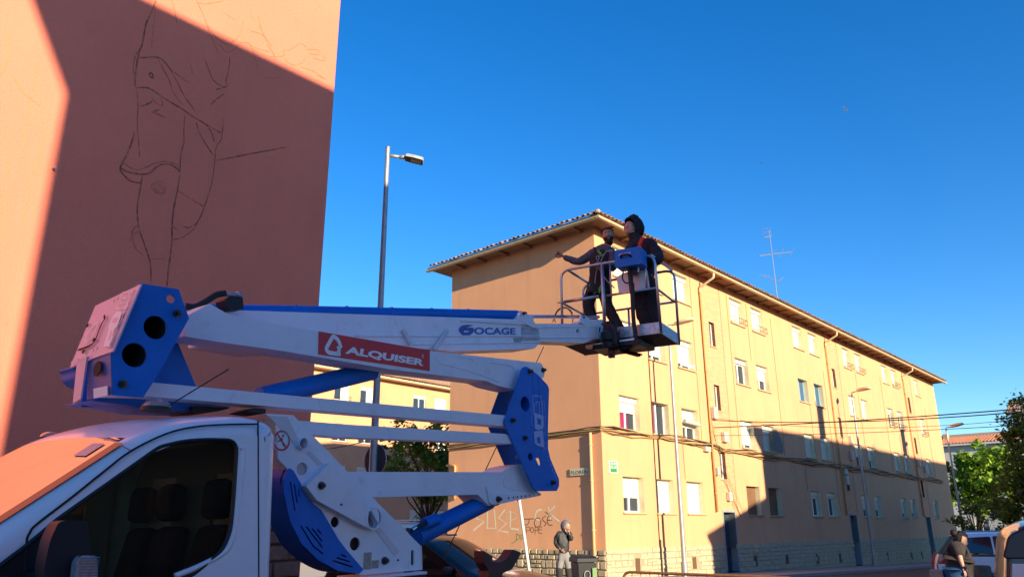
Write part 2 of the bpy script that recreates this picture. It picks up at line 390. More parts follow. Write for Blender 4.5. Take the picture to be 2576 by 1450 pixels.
for i in range(48):
    a = i*1.0 - .2; kb.add([G(a+.005, -2.36, -.05), G(a+.995, -2.36, -.05), G(a+.995, -2.2, -.05), G(a+.005, -2.2, -.05), G(a+.005, -2.36, .125), G(a+.995, -2.36, .125), G(a+.995, -2.2, .13), G(a+.005, -2.2, .13)],
        [(0,3,2,1),(4,5,6,7),(0,1,5,4),(1,2,6,5),(2,3,7,6),(3,0,4,7)])
kb.build('kerb', KERB, kind='structure')
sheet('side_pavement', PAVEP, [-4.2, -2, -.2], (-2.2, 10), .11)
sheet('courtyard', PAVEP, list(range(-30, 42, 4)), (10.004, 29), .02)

def wall(mb, pl, u0, u1, z0, z1, ops, rev=.25, d=0, revmat=None, flip=False):
    us = sorted({u0, u1} | {q for o in ops for q in o[:2] if u0 < q < u1}); zs = sorted({z0, z1} | {q for o in ops for q in o[2:4] if z0 < q < z1})
    for i in range(len(us)-1):
        for j in range(len(zs)-1):
            a, b, c, e = us[i], us[i+1], zs[j], zs[j+1]; mu, mz = (a+b)/2, (c+e)/2
            if any(o[0] < mu < o[1] and o[2] < mz < o[3] for o in ops): continue
            mb.quad(pl.p(a, c, d), pl.p(b, c, d), pl.p(b, e, d), pl.p(a, e, d), [(a, c), (b, c), (b, e), (a, e)])
    m0 = mb.mi
    if revmat is not None: mb.mi = revmat
    for o in ops:
        a, b, c, e = o[:4]; r = d + rev
        mb.quad(pl.p(a, c, d), pl.p(a, c, r), pl.p(a, e, r), pl.p(a, e, d), [(0, c), (rev, c), (rev, e), (0, e)])
        mb.quad(pl.p(b, c, d), pl.p(b, e, d), pl.p(b, e, r), pl.p(b, c, r), [(0, c), (0, e), (rev, e), (rev, c)])
        mb.quad(pl.p(a, e, d), pl.p(a, e, r), pl.p(b, e, r), pl.p(b, e, d), [(a, 0), (a, rev), (b, rev), (b, 0)])
        mb.quad(pl.p(a, c, d), pl.p(b, c, d), pl.p(b, c, r), pl.p(a, c, r), [(a, 0), (b, 0), (b, rev), (a, rev)])
    mb.mi = m0
def pbox(mb, pl, a, b, c, e, d0, d1):
    mb.box(pl.p(a, c, d0), pl.a*(b-a), pl.n*(d1-d0), Z*(e-c))
def window(par, pl, a, b, c, e, rev=.25, shut=0, box=True, curtain=None, fm=None, pane=None, open_=False, rail=0, shm=None, wleft=True, lod=0):
    """a window standing at the back of its opening: frame > panes, shutter, shutter box; sill part of its own"""
    fm = fm or WHITE; f = .055; bh = .2 if box else 0; r0, r1 = rev-.07, rev-.005
    m = MB(); top = e - bh
    for (x0, x1, z0, z1) in ((a+.003, b-.003, c+.003, c+f), (a+.003, b-.003, top-f, top), (a+.003, a+f, c+f, top-f), (b-f, b-.003, c+f, top-f)): pbox(m, pl, x0, x1, z0, z1, r0, r1)
    mid = (a+b)/2
    if b-a > .8: pbox(m, pl, mid-.04, mid+.04, c+f, top-f, r0-.012, r1)
    w = m.build('window', fm, par)
    m = MB(); pbox(m, pl, a+f, b-f, c+f, top-f, r1-.025, r1-.015); m.build('pane', pane or PANE, w)
    if box: m = MB(); pbox(m, pl, a+.004, b-.004, top+.002, e-.003, r0-.09, r1); m.build('shutter_box', SHUT if shm is None else shm, w)
    if shut > 0:
        m = MB(); zb = top - (top-c-.02)*shut; k = max(3, int((top-zb)/.055)) if not lod else 4
        for i in range(k):
            z0 = zb + (top-zb)*i/k; z1 = zb + (top-zb)*(i+1)/k
            m.add([pl.p(a+.03, z0, r0-.02), pl.p(b-.03, z0, r0-.02), pl.p(b-.03, z1-.008, r0-.034), pl.p(a+.03, z1-.008, r0-.034), pl.p(a+.03, z1, r0-.016), pl.p(b-.03, z1, r0-.016)], [(0,1,2,3), (3,2,5,4)])
        m.build('shutter', shm or SHUT, w)
    if curtain:
        m = MB(); k = 14; x0, x1 = (a+f, b-f) if curtain[1] is None else curtain[1]
        for i in range(k):
            t0, t1 = x0+(x1-x0)*i/k, x0+(x1-x0)*(i+1)/k
            m.quad(pl.p(t0, c+f, r0+.01+.012*(i % 2)), pl.p(t1, c+f, r0+.01+.012*((i+1) % 2)), pl.p(t1, top-f, r0+.01+.012*((i+1) % 2)), pl.p(t0, top-f, r0+.01+.012*(i % 2)))
        m.build('curtain', curtain[0], w)
    m = MB(); pbox(m, pl, a-.07, b+.1, c-.06, c-.003, -.07, rev-.002); m.build('sill', SILL, w)
    if rail:
        m = MB(); cage = IRON if rail == 1 else pbr('red rail', (.4, .03, .02))
        z0, z1 = c+.03, c+.27
        for z in (z0, z1): m.tube([pl.p(a-.05, z, .02), pl.p(a-.05, z, -.16), pl.p(b+.05, z, -.16), pl.p(b+.05, z, .02)], .012, 5)
        k = 7
        for i in range(k+1): x = a-.05+(b-a+.1)*i/k; m.tube([pl.p(x, z0, -.16), pl.p(x, z1, -.16)], .008, 4)
        m.build('railing', cage, w)
    return w

# ------------------------------------------------------------------ the long ochre apartment building
YB = thing('apartment_building', C, 'long four storey ochre apartment building with stone plinth standing behind the lift basket', 'building')
cols = [1.15, 3.3, 5.5, 10.6, 12.8, 17.68, 19.8, 24.95, 27.05, 32.0, 34.0, 39.2]
WW = [1.3, 1.22, 1.3, 1.3, 1.3, 1.25, 1.25, 1.2, 1.2, 1.2, 1.2, 1.15]
H = 12.5; FL = 2.85; UL = 44.4; VW_ = 7.55
strips = [(7.8, 9.62), (22.2, 24.02), (36.4, 38.2)]
ops = {}
for r_ in range(4):
    for k, u0 in enumerate(cols):
        z0 = 2.22 + FL*r_; dep = .06 if (r_ == 2 and k in (5, 6)) else .30
        ops[(r_, k)] = (u0, u0+WW[k], z0, z0+1.2, dep)
segs = [(0, 7.8), (9.62, 22.2), (24.02, 36.4), (38.2, UL)]
for a, b in segs:
    m = MB()
    wall(m, PF, a, b, .95, H, [o for o in ops.values() if a < o[0] < b], revmat=1, rev=.3)
    m.build('wall', [YEL, CREAM], YB)
for i, (a, b) in enumerate(strips):
    m = MB(); so = [(a+.62, a+1.12, z, z+1.1) for z in (3.62, 6.48, 9.28)]
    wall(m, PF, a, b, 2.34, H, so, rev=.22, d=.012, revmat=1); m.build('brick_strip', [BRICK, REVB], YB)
    for o in so:
        w = MB(); pl = PF
        for (x0, x1, z0, z1) in ((o[0]+.01, o[1]-.01, o[2]+.01, o[2]+.05), (o[0]+.01, o[1]-.01, o[3]-.05, o[3]-.01), (o[0]+.01, o[0]+.06, o[2]+.05, o[3]-.05), (o[1]-.06, o[1]-.01, o[2]+.05, o[3]-.05)): pbox(w, pl, x0, x1, z0, z1, .16, .22)
        ww = w.build('stair_window', WHITE, YB); w = MB(); pbox(w, pl, o[0]+.06, o[1]-.06, o[2]+.05, o[3]-.05, .2, .21); w.build('pane', PANE, ww)
        w = MB(); pbox(w, pl, o[0]-.05, o[1]+.08, o[2]-.05, o[2]-.003, -.03, .2); w.build('sill', SILL, ww)
    m = MB(); wall(m, PF, a, b, .95 if i else .95, 2.34, [(a+.5, a+1.5, .95, 2.3)], rev=.3, revmat=1)
    m.build('wall', [YEL, GREYP], YB)
    # street door in its recess
    zb = gz(C+U*a) + .125
    m = MB(); pbox(m, PF, a+.5, a+1.5, zb, 2.3, .3, .34); dr = m.build('street_door', pbr('dark door', (.035, .05, .07), .35, var=.1), YB)
    m = MB(); pbox(m, PF, a+.58, a+.95, zb+.3, 2.0, .28, .3); pbox(m, PF, a+1.02, a+1.42, zb+.3, 2.0, .28, .3); m.build('pane', PANE, dr)
    m = MB(); pbox(m, PF, a+.43, a+.5, zb, 2.38, -.02, .3); pbox(m, PF, a+1.5, a+1.57, zb, 2.38, -.02, .3); pbox(m, PF, a+.5, a+1.5, 2.3, 2.38, -.02, .3); m.build('door_frame', GREYP, dr)
m = MB(); wall(m, PL, 0, VW_, .95, H, []); m.build('end_wall', YEL, YB)
m = MB(); PB_ = Plane2(C + V*VW_, U, V); wall(m, PB_, 0, UL, -1, H, []); PE_ = Plane2(C + U*UL, V, U); wall(m, PE_, 0, VW_, -1, H, []); m.build('rear_wall', YEL, YB)
# plinth backing
m = MB()
for a, b in segs + [(s_[0], s_[0]+.43) for s_ in strips] + [(s_[0]+1.57, s_[1]) for s_ in strips]: wall(m, PF, a, b, -1, .95, [], d=.01)
m.build('plinth_core', MORTL, YB)
m = MB(); wall(m, PL, 0, VW_, -1, .95, [], d=.01); m.build('plinth_core', MORT, YB)
def stone_mesh(seed, mat):
    r = random.Random(seed); bm = bmesh.new(); bmesh.ops.create_cube(bm, size=1)
    for v in bm.verts:
        v.co.x += r.uniform(-.06, .06)*1; v.co.z += r.uniform(-.09, .09)
        if v.co.y < 0: v.co.x *= .86; v.co.z *= .80
    bmesh.ops.bevel(bm, geom=[e for e in bm.edges if all(v.co.y < 0 for v in e.verts)], offset=.08, segments=1, affect='EDGES')
    me = bpy.data.meshes.new('stone'); bm.to_mesh(me); bm.free(); me.materials.append(mat); return me
def masonry(pl, u0, u1, z0, z1, par, mat, hr, wr, seed, limit, skip=lambda u, z: False, proud=.05, name='stone', gap=.018, jz=None):
    r = random.Random(seed); meshes = [stone_mesh(seed*10+i, mat) for i in range(6)]; z = z1; k = 0; rest = MB(); O = org[par]
    RM = Matrix(((pl.a.x, pl.n.x, 0, 0), (pl.a.y, pl.n.y, 0, 0), (0, 0, 1, 0), (0, 0, 0, 1)))
    if pl.a.cross(pl.n).z < 0: RM = Matrix(((-pl.a.x, pl.n.x, 0, 0), (-pl.a.y, pl.n.y, 0, 0), (0, 0, 1, 0), (0, 0, 0, 1)))
    while z > z0 + .05:
        h = min(r.uniform(*hr), z - z0); u = u0
        while u < u1 - .03:
            w_ = min(r.uniform(*wr), u1-u); w_ = w_ if u1-u-w_ > .08 else u1-u
            parts = [(u, w_, z-h, h)]
            if h > .2 and w_ < .3 and r.random() < .5: parts = [(u, w_, z-h, h*.5), (u, w_, z-h*.5, h*.5)]
            for (x, ww, zz, hh) in parts:
                if not skip(x+ww/2, zz+hh/2):
                    dd = proud + r.uniform(-.012, .02); c = pl.p(x+ww/2, zz+hh/2, -dd/2+.012)
                    S = Matrix.Diagonal((ww-gap, dd, hh-gap, 1)); M = Matrix.Translation(c-O) @ RM @ S
                    if k < limit:
                        o = bpy.data.objects.new(name, r.choice(meshes)); col.objects.link(o); o.parent = par; o.matrix_local = M; k += 1
                    else:
                        me = r.choice(meshes); Mw = Matrix.Translation(c) @ RM @ S; rest.add([Mw @ v.co for v in me.vertices], [tuple(p.vertices) for p in me.polygons])
            u += w_
        z -= h
    if rest.v: rest.build('stonework', mat, par, kind='stuff')
    return k
vents = [1.85, 5.72, 10.9, 14.1, 17.6, 20.6, 25.5, 28.0, 32.6, 34.8]
def in_vent(u, z): return any(abs(u-q) < .24 and .3-.0175*q < z < .8-.0175*q for q in vents) or any(s_[0]+.4 < u < s_[0]+1.6 for s_ in strips)
k1 = masonry(PL, 0, VW_, -.1, 1.02, YB, STONE, (.15, .30), (.17, .48), 3, 150, proud=.06, gap=.03)
k2 = masonry(PF, 0, 8.2, -.3, 1.05, YB, STONEP, (.13, .22), (.2, .48), 5, 150, skip=in_vent, proud=.03, gap=.012)
masonry(PF, 8.2, UL, -.75, 1.05, YB, STONEP, (.13, .22), (.2, .48), 6, 0, skip=in_vent, proud=.03, gap=.012)
m = MB()
for q in vents: 
    zz = -.0175*q; v_ = MB(); pbox(v_, PF, q-.14, q+.14, .32+zz, .74+zz, .0, .05); vo = v_.build('vent_grille', pbr('rusty vent', (.12, .06, .03), .8), YB)
# eaves: soffit, brackets, gutter, tiles
OV = .78; ZE = 12.28
def RE(u, v, z): q = C + U*u + V*v; return Vector((q.x, q.y, z))
m = MB(); o_ = OV - .06
for z, t in ((H, .06),):
    ring = [(-o_, -o_), (UL+o_, -o_), (UL+o_, VW_+o_), (-o_, VW_+o_)]
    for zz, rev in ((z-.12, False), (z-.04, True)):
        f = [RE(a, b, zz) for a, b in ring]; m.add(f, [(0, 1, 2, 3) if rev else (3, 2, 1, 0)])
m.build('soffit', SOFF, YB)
br = None
def bracket(c, dirv, side):
    m = MB(); L = OV - .1
    prof = [(0, 0), (0, -.12), (.12, -.12), (.3, -.10), (L, -.07), (L, 0)]
    vs = []
    for sgn in (-.045, .045): vs += [c + dirv*x + side*sgn + Z*z for x, z in prof]
    n_ = len(prof); fs = [tuple(range(n_))[::-1], tuple(range(n_, 2*n_))] + [(i, (i+1) % n_, n_+(i+1) % n_, n_+i) for i in range(n_)]
    m.add(vs, fs); return m.build('eave_bracket', SOFF, YB)
b0 = bracket(RE(.5, 0, H-.12), -V, U)
for i in range(1, 37):
    c_ = b0.copy(); col.objects.link(c_); c_.location = U*(1.2*i)
b1 = bracket(RE(0, .55, H-.12), -U, V)
for i in range(1, 6):
    c_ = b1.copy(); col.objects.link(c_); c_.location = V*(1.25*i)
def gutter(p0, p1, out_):
    m = MB(); n_ = 10; r_ = .075
    k = 40; prof = [(math.cos(math.pi*(1 + i/n_))*r_, math.sin(math.pi*(1+i/n_))*r_) for i in range(n_+1)] + [(r_-.012, 0)] + [(math.cos(math.pi*(2-i/n_))*(r_-.012), math.sin(math.pi*(2-i/n_))*(r_-.012)) for i in range(n_+1)]
    vs = []
    for q in (p0, p1): vs += [q + out_*x + Z*(z+.01) for x, z in prof]
    L = len(prof); m.add(vs, [(i, (i+1) % L, L+(i+1) % L, L+i) for i in range(L)] + [tuple(range(L)), tuple(range(L, 2*L))[::-1]]); return m.build('gutter', GUT, YB, autos=40)
gutter(RE(-OV-.07, -OV, ZE+.06), RE(UL+OV, -OV, ZE+.06), -V); gutter(RE(-OV, -OV-.07, ZE+.06), RE(-OV, VW_+OV, ZE+.06), -U)
m = MB()   # fascia board
m.box(RE(-OV+.05, -OV+.05, ZE), U*(UL+2*OV-.1), V*.03, Z*.17); m.box(RE(-OV+.05, -OV+.083, ZE), V*(VW_+2*OV-.1), U*.03, Z*.17); m.build('fascia', GUT, YB)
# hip roof body
hw_ = (VW_ + 2*OV)/2; zr = ZE + .17 + hw_*.42
m = MB(); e0 = [RE(-OV, -OV, ZE+.17), RE(UL+OV, -OV, ZE+.17), RE(UL+OV, VW_+OV, ZE+.17), RE(-OV, VW_+OV, ZE+.17)]; r0_, r1_ = RE(-OV+hw_, VW_/2, zr), RE(UL+OV-hw_, VW_/2, zr)
m.add(e0 + [r0_, r1_], [(0, 1, 5, 4), (1, 2, 5), (2, 3, 4, 5), (3, 0, 4)]); m.build('roof', TILEM, YB)
def tile_mesh(mat, L=.42, r=.085):
    m = bpy.data.meshes.new('roof_tile'); n_ = 6; vs = []; fs = []
    for j, (x, rr) in enumerate(((0, r), (L, r*.82))):
        for s_ in (0, .014):
            for i in range(n_+1): a = math.pi*i/n_; vs.append((math.cos(a)*(rr-s_), x, math.sin(a)*(rr-s_)*.85))
    q = n_+1
    for i in range(n_): fs += [(i, i+1, 2*q+i+1, 2*q+i)[::-1], (q+i, q+i+1, 3*q+i+1, 3*q+i), (i, i+1, q+i+1, q+i)]
    fs += [(0, q, 3*q, 2*q), (n_, 2*q+n_, 3*q+n_, q+n_)]
    m.from_pydata(vs, [], fs); m.materials.append(mat); m.update(); return m
TM = tile_mesh(TILE)
def eave_tiles(p0, dirv, inn, n_, pitch, slope, par, mesh=TM, seed=1):
    r = random.Random(seed); O = org[par]
    for i in range(n_):
        y = (inn + Z*slope).normalized(); x = dirv; z = x.cross(y)
        if z.z < 0: x = -x; z = -z
        M = Matrix(((x.x, y.x, z.x, 0), (x.y, y.y, z.y, 0), (x.z, y.z, z.z, 0), (0, 0, 0, 1)))
        o = bpy.data.objects.new('roof_tile', mesh); col.objects.link(o); o.parent = par
        o.matrix_local = Matrix.Translation(p0 + dirv*(pitch*i + r.uniform(-.012, .012)) - O + inn*r.uniform(-.03, .02) + Z*r.uniform(-.008, .012)) @ M @ Matrix.Rotation(r.uniform(-.05, .05), 4, 'Z')
NT1 = int((UL+2*OV)/.24); eave_tiles(RE(-OV+.1, -OV-.06, ZE+.19), U, V, NT1, .24, .42, YB, seed=2)
NT2 = int((VW_+2*OV)/.24); eave_tiles(RE(-OV-.06, -OV+.14, ZE+.19), V, U, NT2, .24, .42, YB, seed=3)
m = MB(); r = random.Random(4)   # hip ridge lumps of mortar at the corner
for i in range(9): m.ball(RE(-OV+.02+.12*i, -OV+.02+.12*i, ZE+.27+.05*i+r.uniform(-.02, .02)), .10, 8, (1, 1, .8))
m.build('hip_cap', STONE, YB)
# windows by floor and column
shut = {0: [.6, 1, 1, 1, 1, .15, .12, .6, .6, .75, .7, .8], 1: [.38, 0, .62, .85, 1, 1, 1, .5, .6, .95, .9, .85], 2: [1, .8, .78, 0, .5, 0, 0, 1, 1, .15, .1, .85], 3: [1, 1, 1, 1, 1, 1, 1, 1, 1, .9, .7, .8]}
for (r_, k), o in ops.items():
    a, b, c, e, dep = o; kw = dict(rev=.30, shut=shut[r_][k])
    if r_ == 0 and k in (3, 4): kw.update(shm=SHUTB, box=False, fm=SHUTB)
    if r_ == 0 and k in (0, 1, 2): kw.update(box=False)
    if r_ == 1 and k == 0: kw.update(curtain=(MAGENTA, (a+.06, a+.8)))
    if r_ == 1 and k == 1: kw.update(curtain=(MAGENTA, (a+.06, a+.5)), box=False)
    if r_ == 1 and k == 2: kw.update(box=False)
    if r_ == 2 and k in (5, 6): kw.update(box=False, fm=ALUB, pane=PANEB)
    if (r_, k) in ((3, 3), (3, 4), (3, 7), (2, 9), (2, 10), (3, 10), (2, 11)): kw.update(rail=1)
    if (r_, k) == (3, 8): kw.update(rail=2)
    w_ = window(YB, PF, a, b, c, e, **kw)
m = MB(); m.tube([PF.p(cols[2]+.15, 5.75, -.02), PF.p(cols[2]+1.25, 5.7, -.05)], .085, 10); m.build('rolled_awning', pbr('awning cloth', (.55, .5, .4), .9), YB)
m = MB(); m.tube([PF.p(3.3, 9.24, -.12), PF.p(4.75, 9.2, -.12)], .07, 8); m.build('rolled_awning', pbr('yellow awning cloth', (.6, .38, .02), .8), YB, label='yellow rolled awning')
# laundry on a sill
m = MB(); r = random.Random(9)
for i in range(7): x = cols[2]+.1+i*.16; zz = 7.98; m.quad(PF.p(x, zz, -.09), PF.p(x+.13, zz, -.1), PF.p(x+.12, zz+r.uniform(.12, .2), -.06), PF.p(x, zz+r.uniform(.12, .2), -.06))
m.build('laundry', pbr('laundry', (.65, .63, .62), .9, var=.3, scale=9), YB)
# downpipes with swan necks
for u0 in (7.68, 22.1, 36.3):
    m = MB(); m.tube(fillet([PF.p(u0+.02, ZE-.03, -OV), PF.p(u0+.02, ZE-.22, -OV), PF.p(u0, ZE-.55, -.08), PF.p(u0, ZE-.8, -.08)], .1), .055, 8); m.build('gutter_outlet', GUT, YB, smooth=True)
    m = MB(); m.tube([PF.p(u0, ZE-.8, -.08), PF.p(u0, 2.3, -.08)], .045, 8)
    for z in (10.5, 8, 5.5, 3): m.tube([PF.p(u0, z, -.08), PF.p(u0, z+.05, -.08)], .06, 8)
    m.build('downpipe', PIPE, YB, smooth=True)
m = MB(); m.tube([PL.p(.42, 4.85, -.08), PL.p(.42, 0, -.08)], .055, 8)
for z in (1.6, 3.2, 4.4): m.tube([PL.p(.42, z, -.08), PL.p(.42, z+.06, -.08)], .07, 8)
m.build('downpipe', pbr('pale ochre pipe', (.62, .42, .2), .6), YB, smooth=True)
m = MB(); m.tube([PF.p(3.26, H-.2, -.025), PF.p(3.28, 1.3, -.025)], .018, 6); m.tube([PF.p(3.28, 1.3, -.06), PF.p(3.3, 0, -.06)], .03, 6); m.build('cable_drop', CABLE, YB)
m = MB()
for u0, z1, z0 in ((6.95, H-.2, 5.1), (10.3, 12, 5), (12.3, 12, 9.2), (15.0, 11.8, 5), (21.4, 10, 2.5), (26.7, 11, 5), (5.4, 5.0, 3.5), (18.9, 8, 5.1), (31.4, 11, 5), (33.8, 7.5, 5), (40.9, 10, 5.1), (17.3, 5, 3.4), (25.9, 5, 3.4)):
    m = MB(); m.tube([PF.p(u0, z1, -.012), PF.p(u0+.03, z0, -.012)], .011, 4); m.build('wall_cable', CABLEY, YB)
# cable bundle round the corner
r = random.Random(12)
for k in range(6):
    m = MB(); pts = []; mcol = CABLE if k % 2 else CABLEY
    for i in range(0, 16): v = VW_*(1-i/15); pts.append(PL.p(v, 4.93 - .12*(v/VW_) + k*.03 - .06 + r.uniform(-.02, .02), -.05-.02*(k % 3)))
    for i in range(1, 70): u = (UL-2)*i/69; pts.append(PF.p(u, 4.95 - .06*math.sin(u*1.1+k) + k*.032 - .08 - (.14 if u > 8 else 0) + r.uniform(-.03, .03), -.05-.02*(k % 3)))
    m.tube(pts, .019 if k % 2 else .024, 5); m.build('cable', mcol, YB)
for j, (u0, z0, w_, h_) in enumerate(((7.95, 6.05, .32, .5), (8.7, 5.15, .4, .42), (7.0, 4.65, .42, .2), (7.85, 3.75, .2, .3), (22.5, 4.45, .35, .3), (22.6, 3.9, .3, .5), (23.9, 5.3, .28, .5), (24.1, 6.1, .2, .55), (36.9, 5.6, .3, .5), (38.2, 5.3, .3, .4), (8.7, 2.75, .25, .35))):
    m = MB(); pbox(m, PF, u0, u0+w_, z0, z0+h_, -.16, -.002); m.build('junction_box', pbr('grey box', (.50, .46, .38), .6), YB, bevel=.015)
m = MB(); pp = [(13.75, 6.1), (14.3, 6.2), (14.65, 5.85), (14.85, 5.45), (14.8, 5.05), (13.8, 5.05), (13.7, 5.5)]
v_, f_ = plate(rnd_poly([(x+.1, z) for x, z in pp], .2), [], PF.mat(-.006), .008); m.add(v_, f_); m.build('grey_render_patch', pbr('grey render', (.22, .18, .15), .95), YB)
# gas pipe stub on the far left of the end wall
m = MB(); a_ = [PL.st(*R5(*q)) for q in ((1485, 430), (1550, 430), (1560, 690))]
m.tube(fillet([PL.p(a_[0][0], a_[0][1], -.06), PL.p(a_[1][0], a_[1][1], -.06), PL.p(a_[1][0], a_[2][1], -.06)], .1), .05, 8); m.build('gas_pipe', PIPE, YB, smooth=True)
# signs on the corner
gs = PF; m = MB(); q0, q1 = gs.st(*R7(268, 758)), gs.st(*R7(322, 835)); pbox(m, gs, q0[0], q1[0], q1[1], q0[1], -.03, -.003)
SG = m.build('street_sign', pbr('sign white', (.7, .72, .66), .4)); tag(SG, 'white and green street name plaque on the sunlit ochre corner wall', 'sign')
m = MB(); w0, w1, h0, h1 = q0[0], q1[0], q1[1], q0[1]; hh = (h1-h0)
GRN = pbr('sign green', (.03, .25, .05), .5)
pbox(m, gs, w0+.06, w1-.06, h0+hh*.08, h1-hh*.06, -.034, -.0302)
g_ = m.build('green_band', GRN, SG)
m = MB()
for i, t in enumerate(('GRUPO', 'DEL RIO')):
    z = h0 + hh*(.66 - .29*i); letter(m, t, gs, (w0+.09, z), (w1-.09, z), (w0+.09, z+hh*.22), d=-.037, bold=.01)
m.build('lettering', WHS, SG)
q0, q1 = PL.st(*R7(85, 808)), PL.st(*R7(188, 840)); m = MB(); pls = PL
c0 = PL.p(.60, (q0[1]+q1[1])/2, -.02); L_ = 1.05
PSG = Plane2(c0 - U*0, -U, -V)
m.box(c0 - Z*.11 - V*.05, V*.82, -U*.03, Z*.24); bs = m.build('street_sign', pbr('cream plaque', (.55, .48, .33), .6)); tag(bs, 'small cream street name plate on the end wall beside the corner downpipe', 'sign')
m = MB(); PQ = Plane2(Vector((c0.x, c0.y, 0)) - U*.03, V, U); letter(m, 'FLORÉN', PQ, (.72, c0.z-.07), (.0, c0.z-.07), (.72, c0.z+.08), d=-.004, bold=.0); m.build('lettering', CABLE, bs)

# graffiti on the end wall
def graf(name, lines, wd, mat, label=None):
    m = MB(); strokes(m, PL, [[PL.st(*C3(*p)) for p in ln] for ln in lines], wd, d=-.004); return m.build(name, mat, YB, label=label)
graf('graffiti', [[(880,330),(835,395),(940,435),(800,550)], [(980,290),(975,520),(1085,520),(1065,285)], [(1200,285),(1120,390),(1220,460),(1115,550),(1240,570)], [(1270,300),(1265,540)], [(1262,525),(1375,535)]], .07, pbr('white spray', (.72, .62, .45), .9), 'white graffiti letters')
graf('graffiti', [smooth2([(1665,285),(1610,300),(1580,360),(1600,410),(1650,415)]), [(1745,250),(1775,420)], [(1830,240),(1745,325),(1885,435)]], .06, pbr('white spray b', (.72, .62, .45), .9), 'white graffiti letters')
graf('graffiti', [smooth2([(1275,310),(1330,330),(1335,390),(1275,420)]), smooth2([(1220,420),(1225,330),(1260,310)])], .022, pbr('thin white spray', (.68, .55, .35), .9))
BSP = pbr('dark spray', (.13, .07, .04), .9)
graf('graffiti', [[(1440,405),(1565,400)], smooth2([(1505,405),(1500,450),(1470,480),(1440,470)]), smooth2([(1600,390),(1570,440),(1590,500),(1640,490),(1650,430),(1625,392),(1600,390)]), smooth2([(1715,365),(1670,395),(1690,430),(1720,460),(1690,495)]), smooth2([(1785,355),(1735,390),(1745,470),(1800,480)]), [(1740,420),(1790,415)], [(1708,310),(1745,345)]], .028, BSP, 'dark graffiti reading JOSE')
graf('graffiti', [[(1465,500),(1470,595)], smooth2([(1465,505),(1510,505),(1510,545),(1470,550)]), smooth2([(1540,505),(1520,535),(1535,570),(1560,560),(1555,520),(1540,505)]), [(1580,500),(1580,600)], smooth2([(1580,505),(1610,505),(1615,540),(1580,550)]), smooth2([(1670,500),(1625,520),(1625,575),(1670,580)]), [(1625,540),(1665,535)]], .02, BSP, 'dark graffiti reading POPE')
graf('graffiti', [[(1345,590),(1345,670)], smooth2([(1345,592),(1385,610),(1375,650),(1345,670)]), smooth2([(1340,665),(1325,690),(1282,712)]), [(1400,600),(1405,675)], smooth2([(1405,600),(1430,610),(1425,640),(1405,640)])], .022, pbr('green spray', (.03, .28, .06), .9), 'small green graffiti letters')
# ------------------------------------------------------------------ the salmon building with the charcoal sketch
S0 = at(778, 1300, 12.5); S0.z = 0
PS = Plane2(S0.copy(), U, V)
SB = thing('apartment_building', S0, 'tall blank salmon wall of the nearest building with a charcoal sketch of a figure', 'building')
m = MB()
def SQ(u, v, z): q = S0 + U*u + V*v; return Vector((q.x, q.y, z))
wall(m, PS, -15, -.1, 1.9, 14.5, [])
m.build('wall', SAL, SB)
m = MB(); m.quad(SQ(-.1, 0, -1), SQ(-.1, 9, -1), SQ(-.1, 9, 14.5), SQ(-.1, 0, 14.5)); m.quad(SQ(-.1, 9, -1), SQ(-15, 9, -1), SQ(-15, 9, 14.5), SQ(-.1, 9, 14.5)); m.quad(SQ(-15, 0, -1), SQ(-15, 0, 14.5), SQ(-15, 9, 14.5), SQ(-15, 9, -1)); m.build('side_wall', SAL, SB)
m = MB(); m.box(SQ(-15.1, -.05, 14.5), U*15.05, V*9.1, Z*.25); m.build('roof', TILEM, SB)
m = MB(); wall(m, PS, -15, -.1, -.6, 1.9, [], d=.012); m.build('plinth_core', RMORT, SB)
masonry(PS, -3.2, -.1, .05, 1.9, SB, RSTONE, (.2, .24), (.28, .5), 21, 120, proud=.045, gap=.014)
masonry(PS, -15, -3.2, .05, 1.9, SB, RSTONE, (.2, .24), (.28, .5), 22, 0, proud=.045, gap=.014)
def sketch(lines, wd, mat, sm=True, f=R1):
    m = MB(); strokes(m, PS, [[PS.st(*f(*p)) for p in (smooth2(ln) if sm else ln)] for ln in lines], wd, d=-.004, jitter=1); return m.build('sketch_line', mat, SB)
K1 = pbr('charcoal', (.20, .055, .035), .95, c2=(.62, .16, .10), scale=9); K2 = pbr('faint charcoal', (.50, .15, .07), .95, c2=(.70, .20, .095), scale=9); K3 = pbr('pale pencil', (.70, .20, .09), .95, c2=(.78, .215, .10), scale=9)
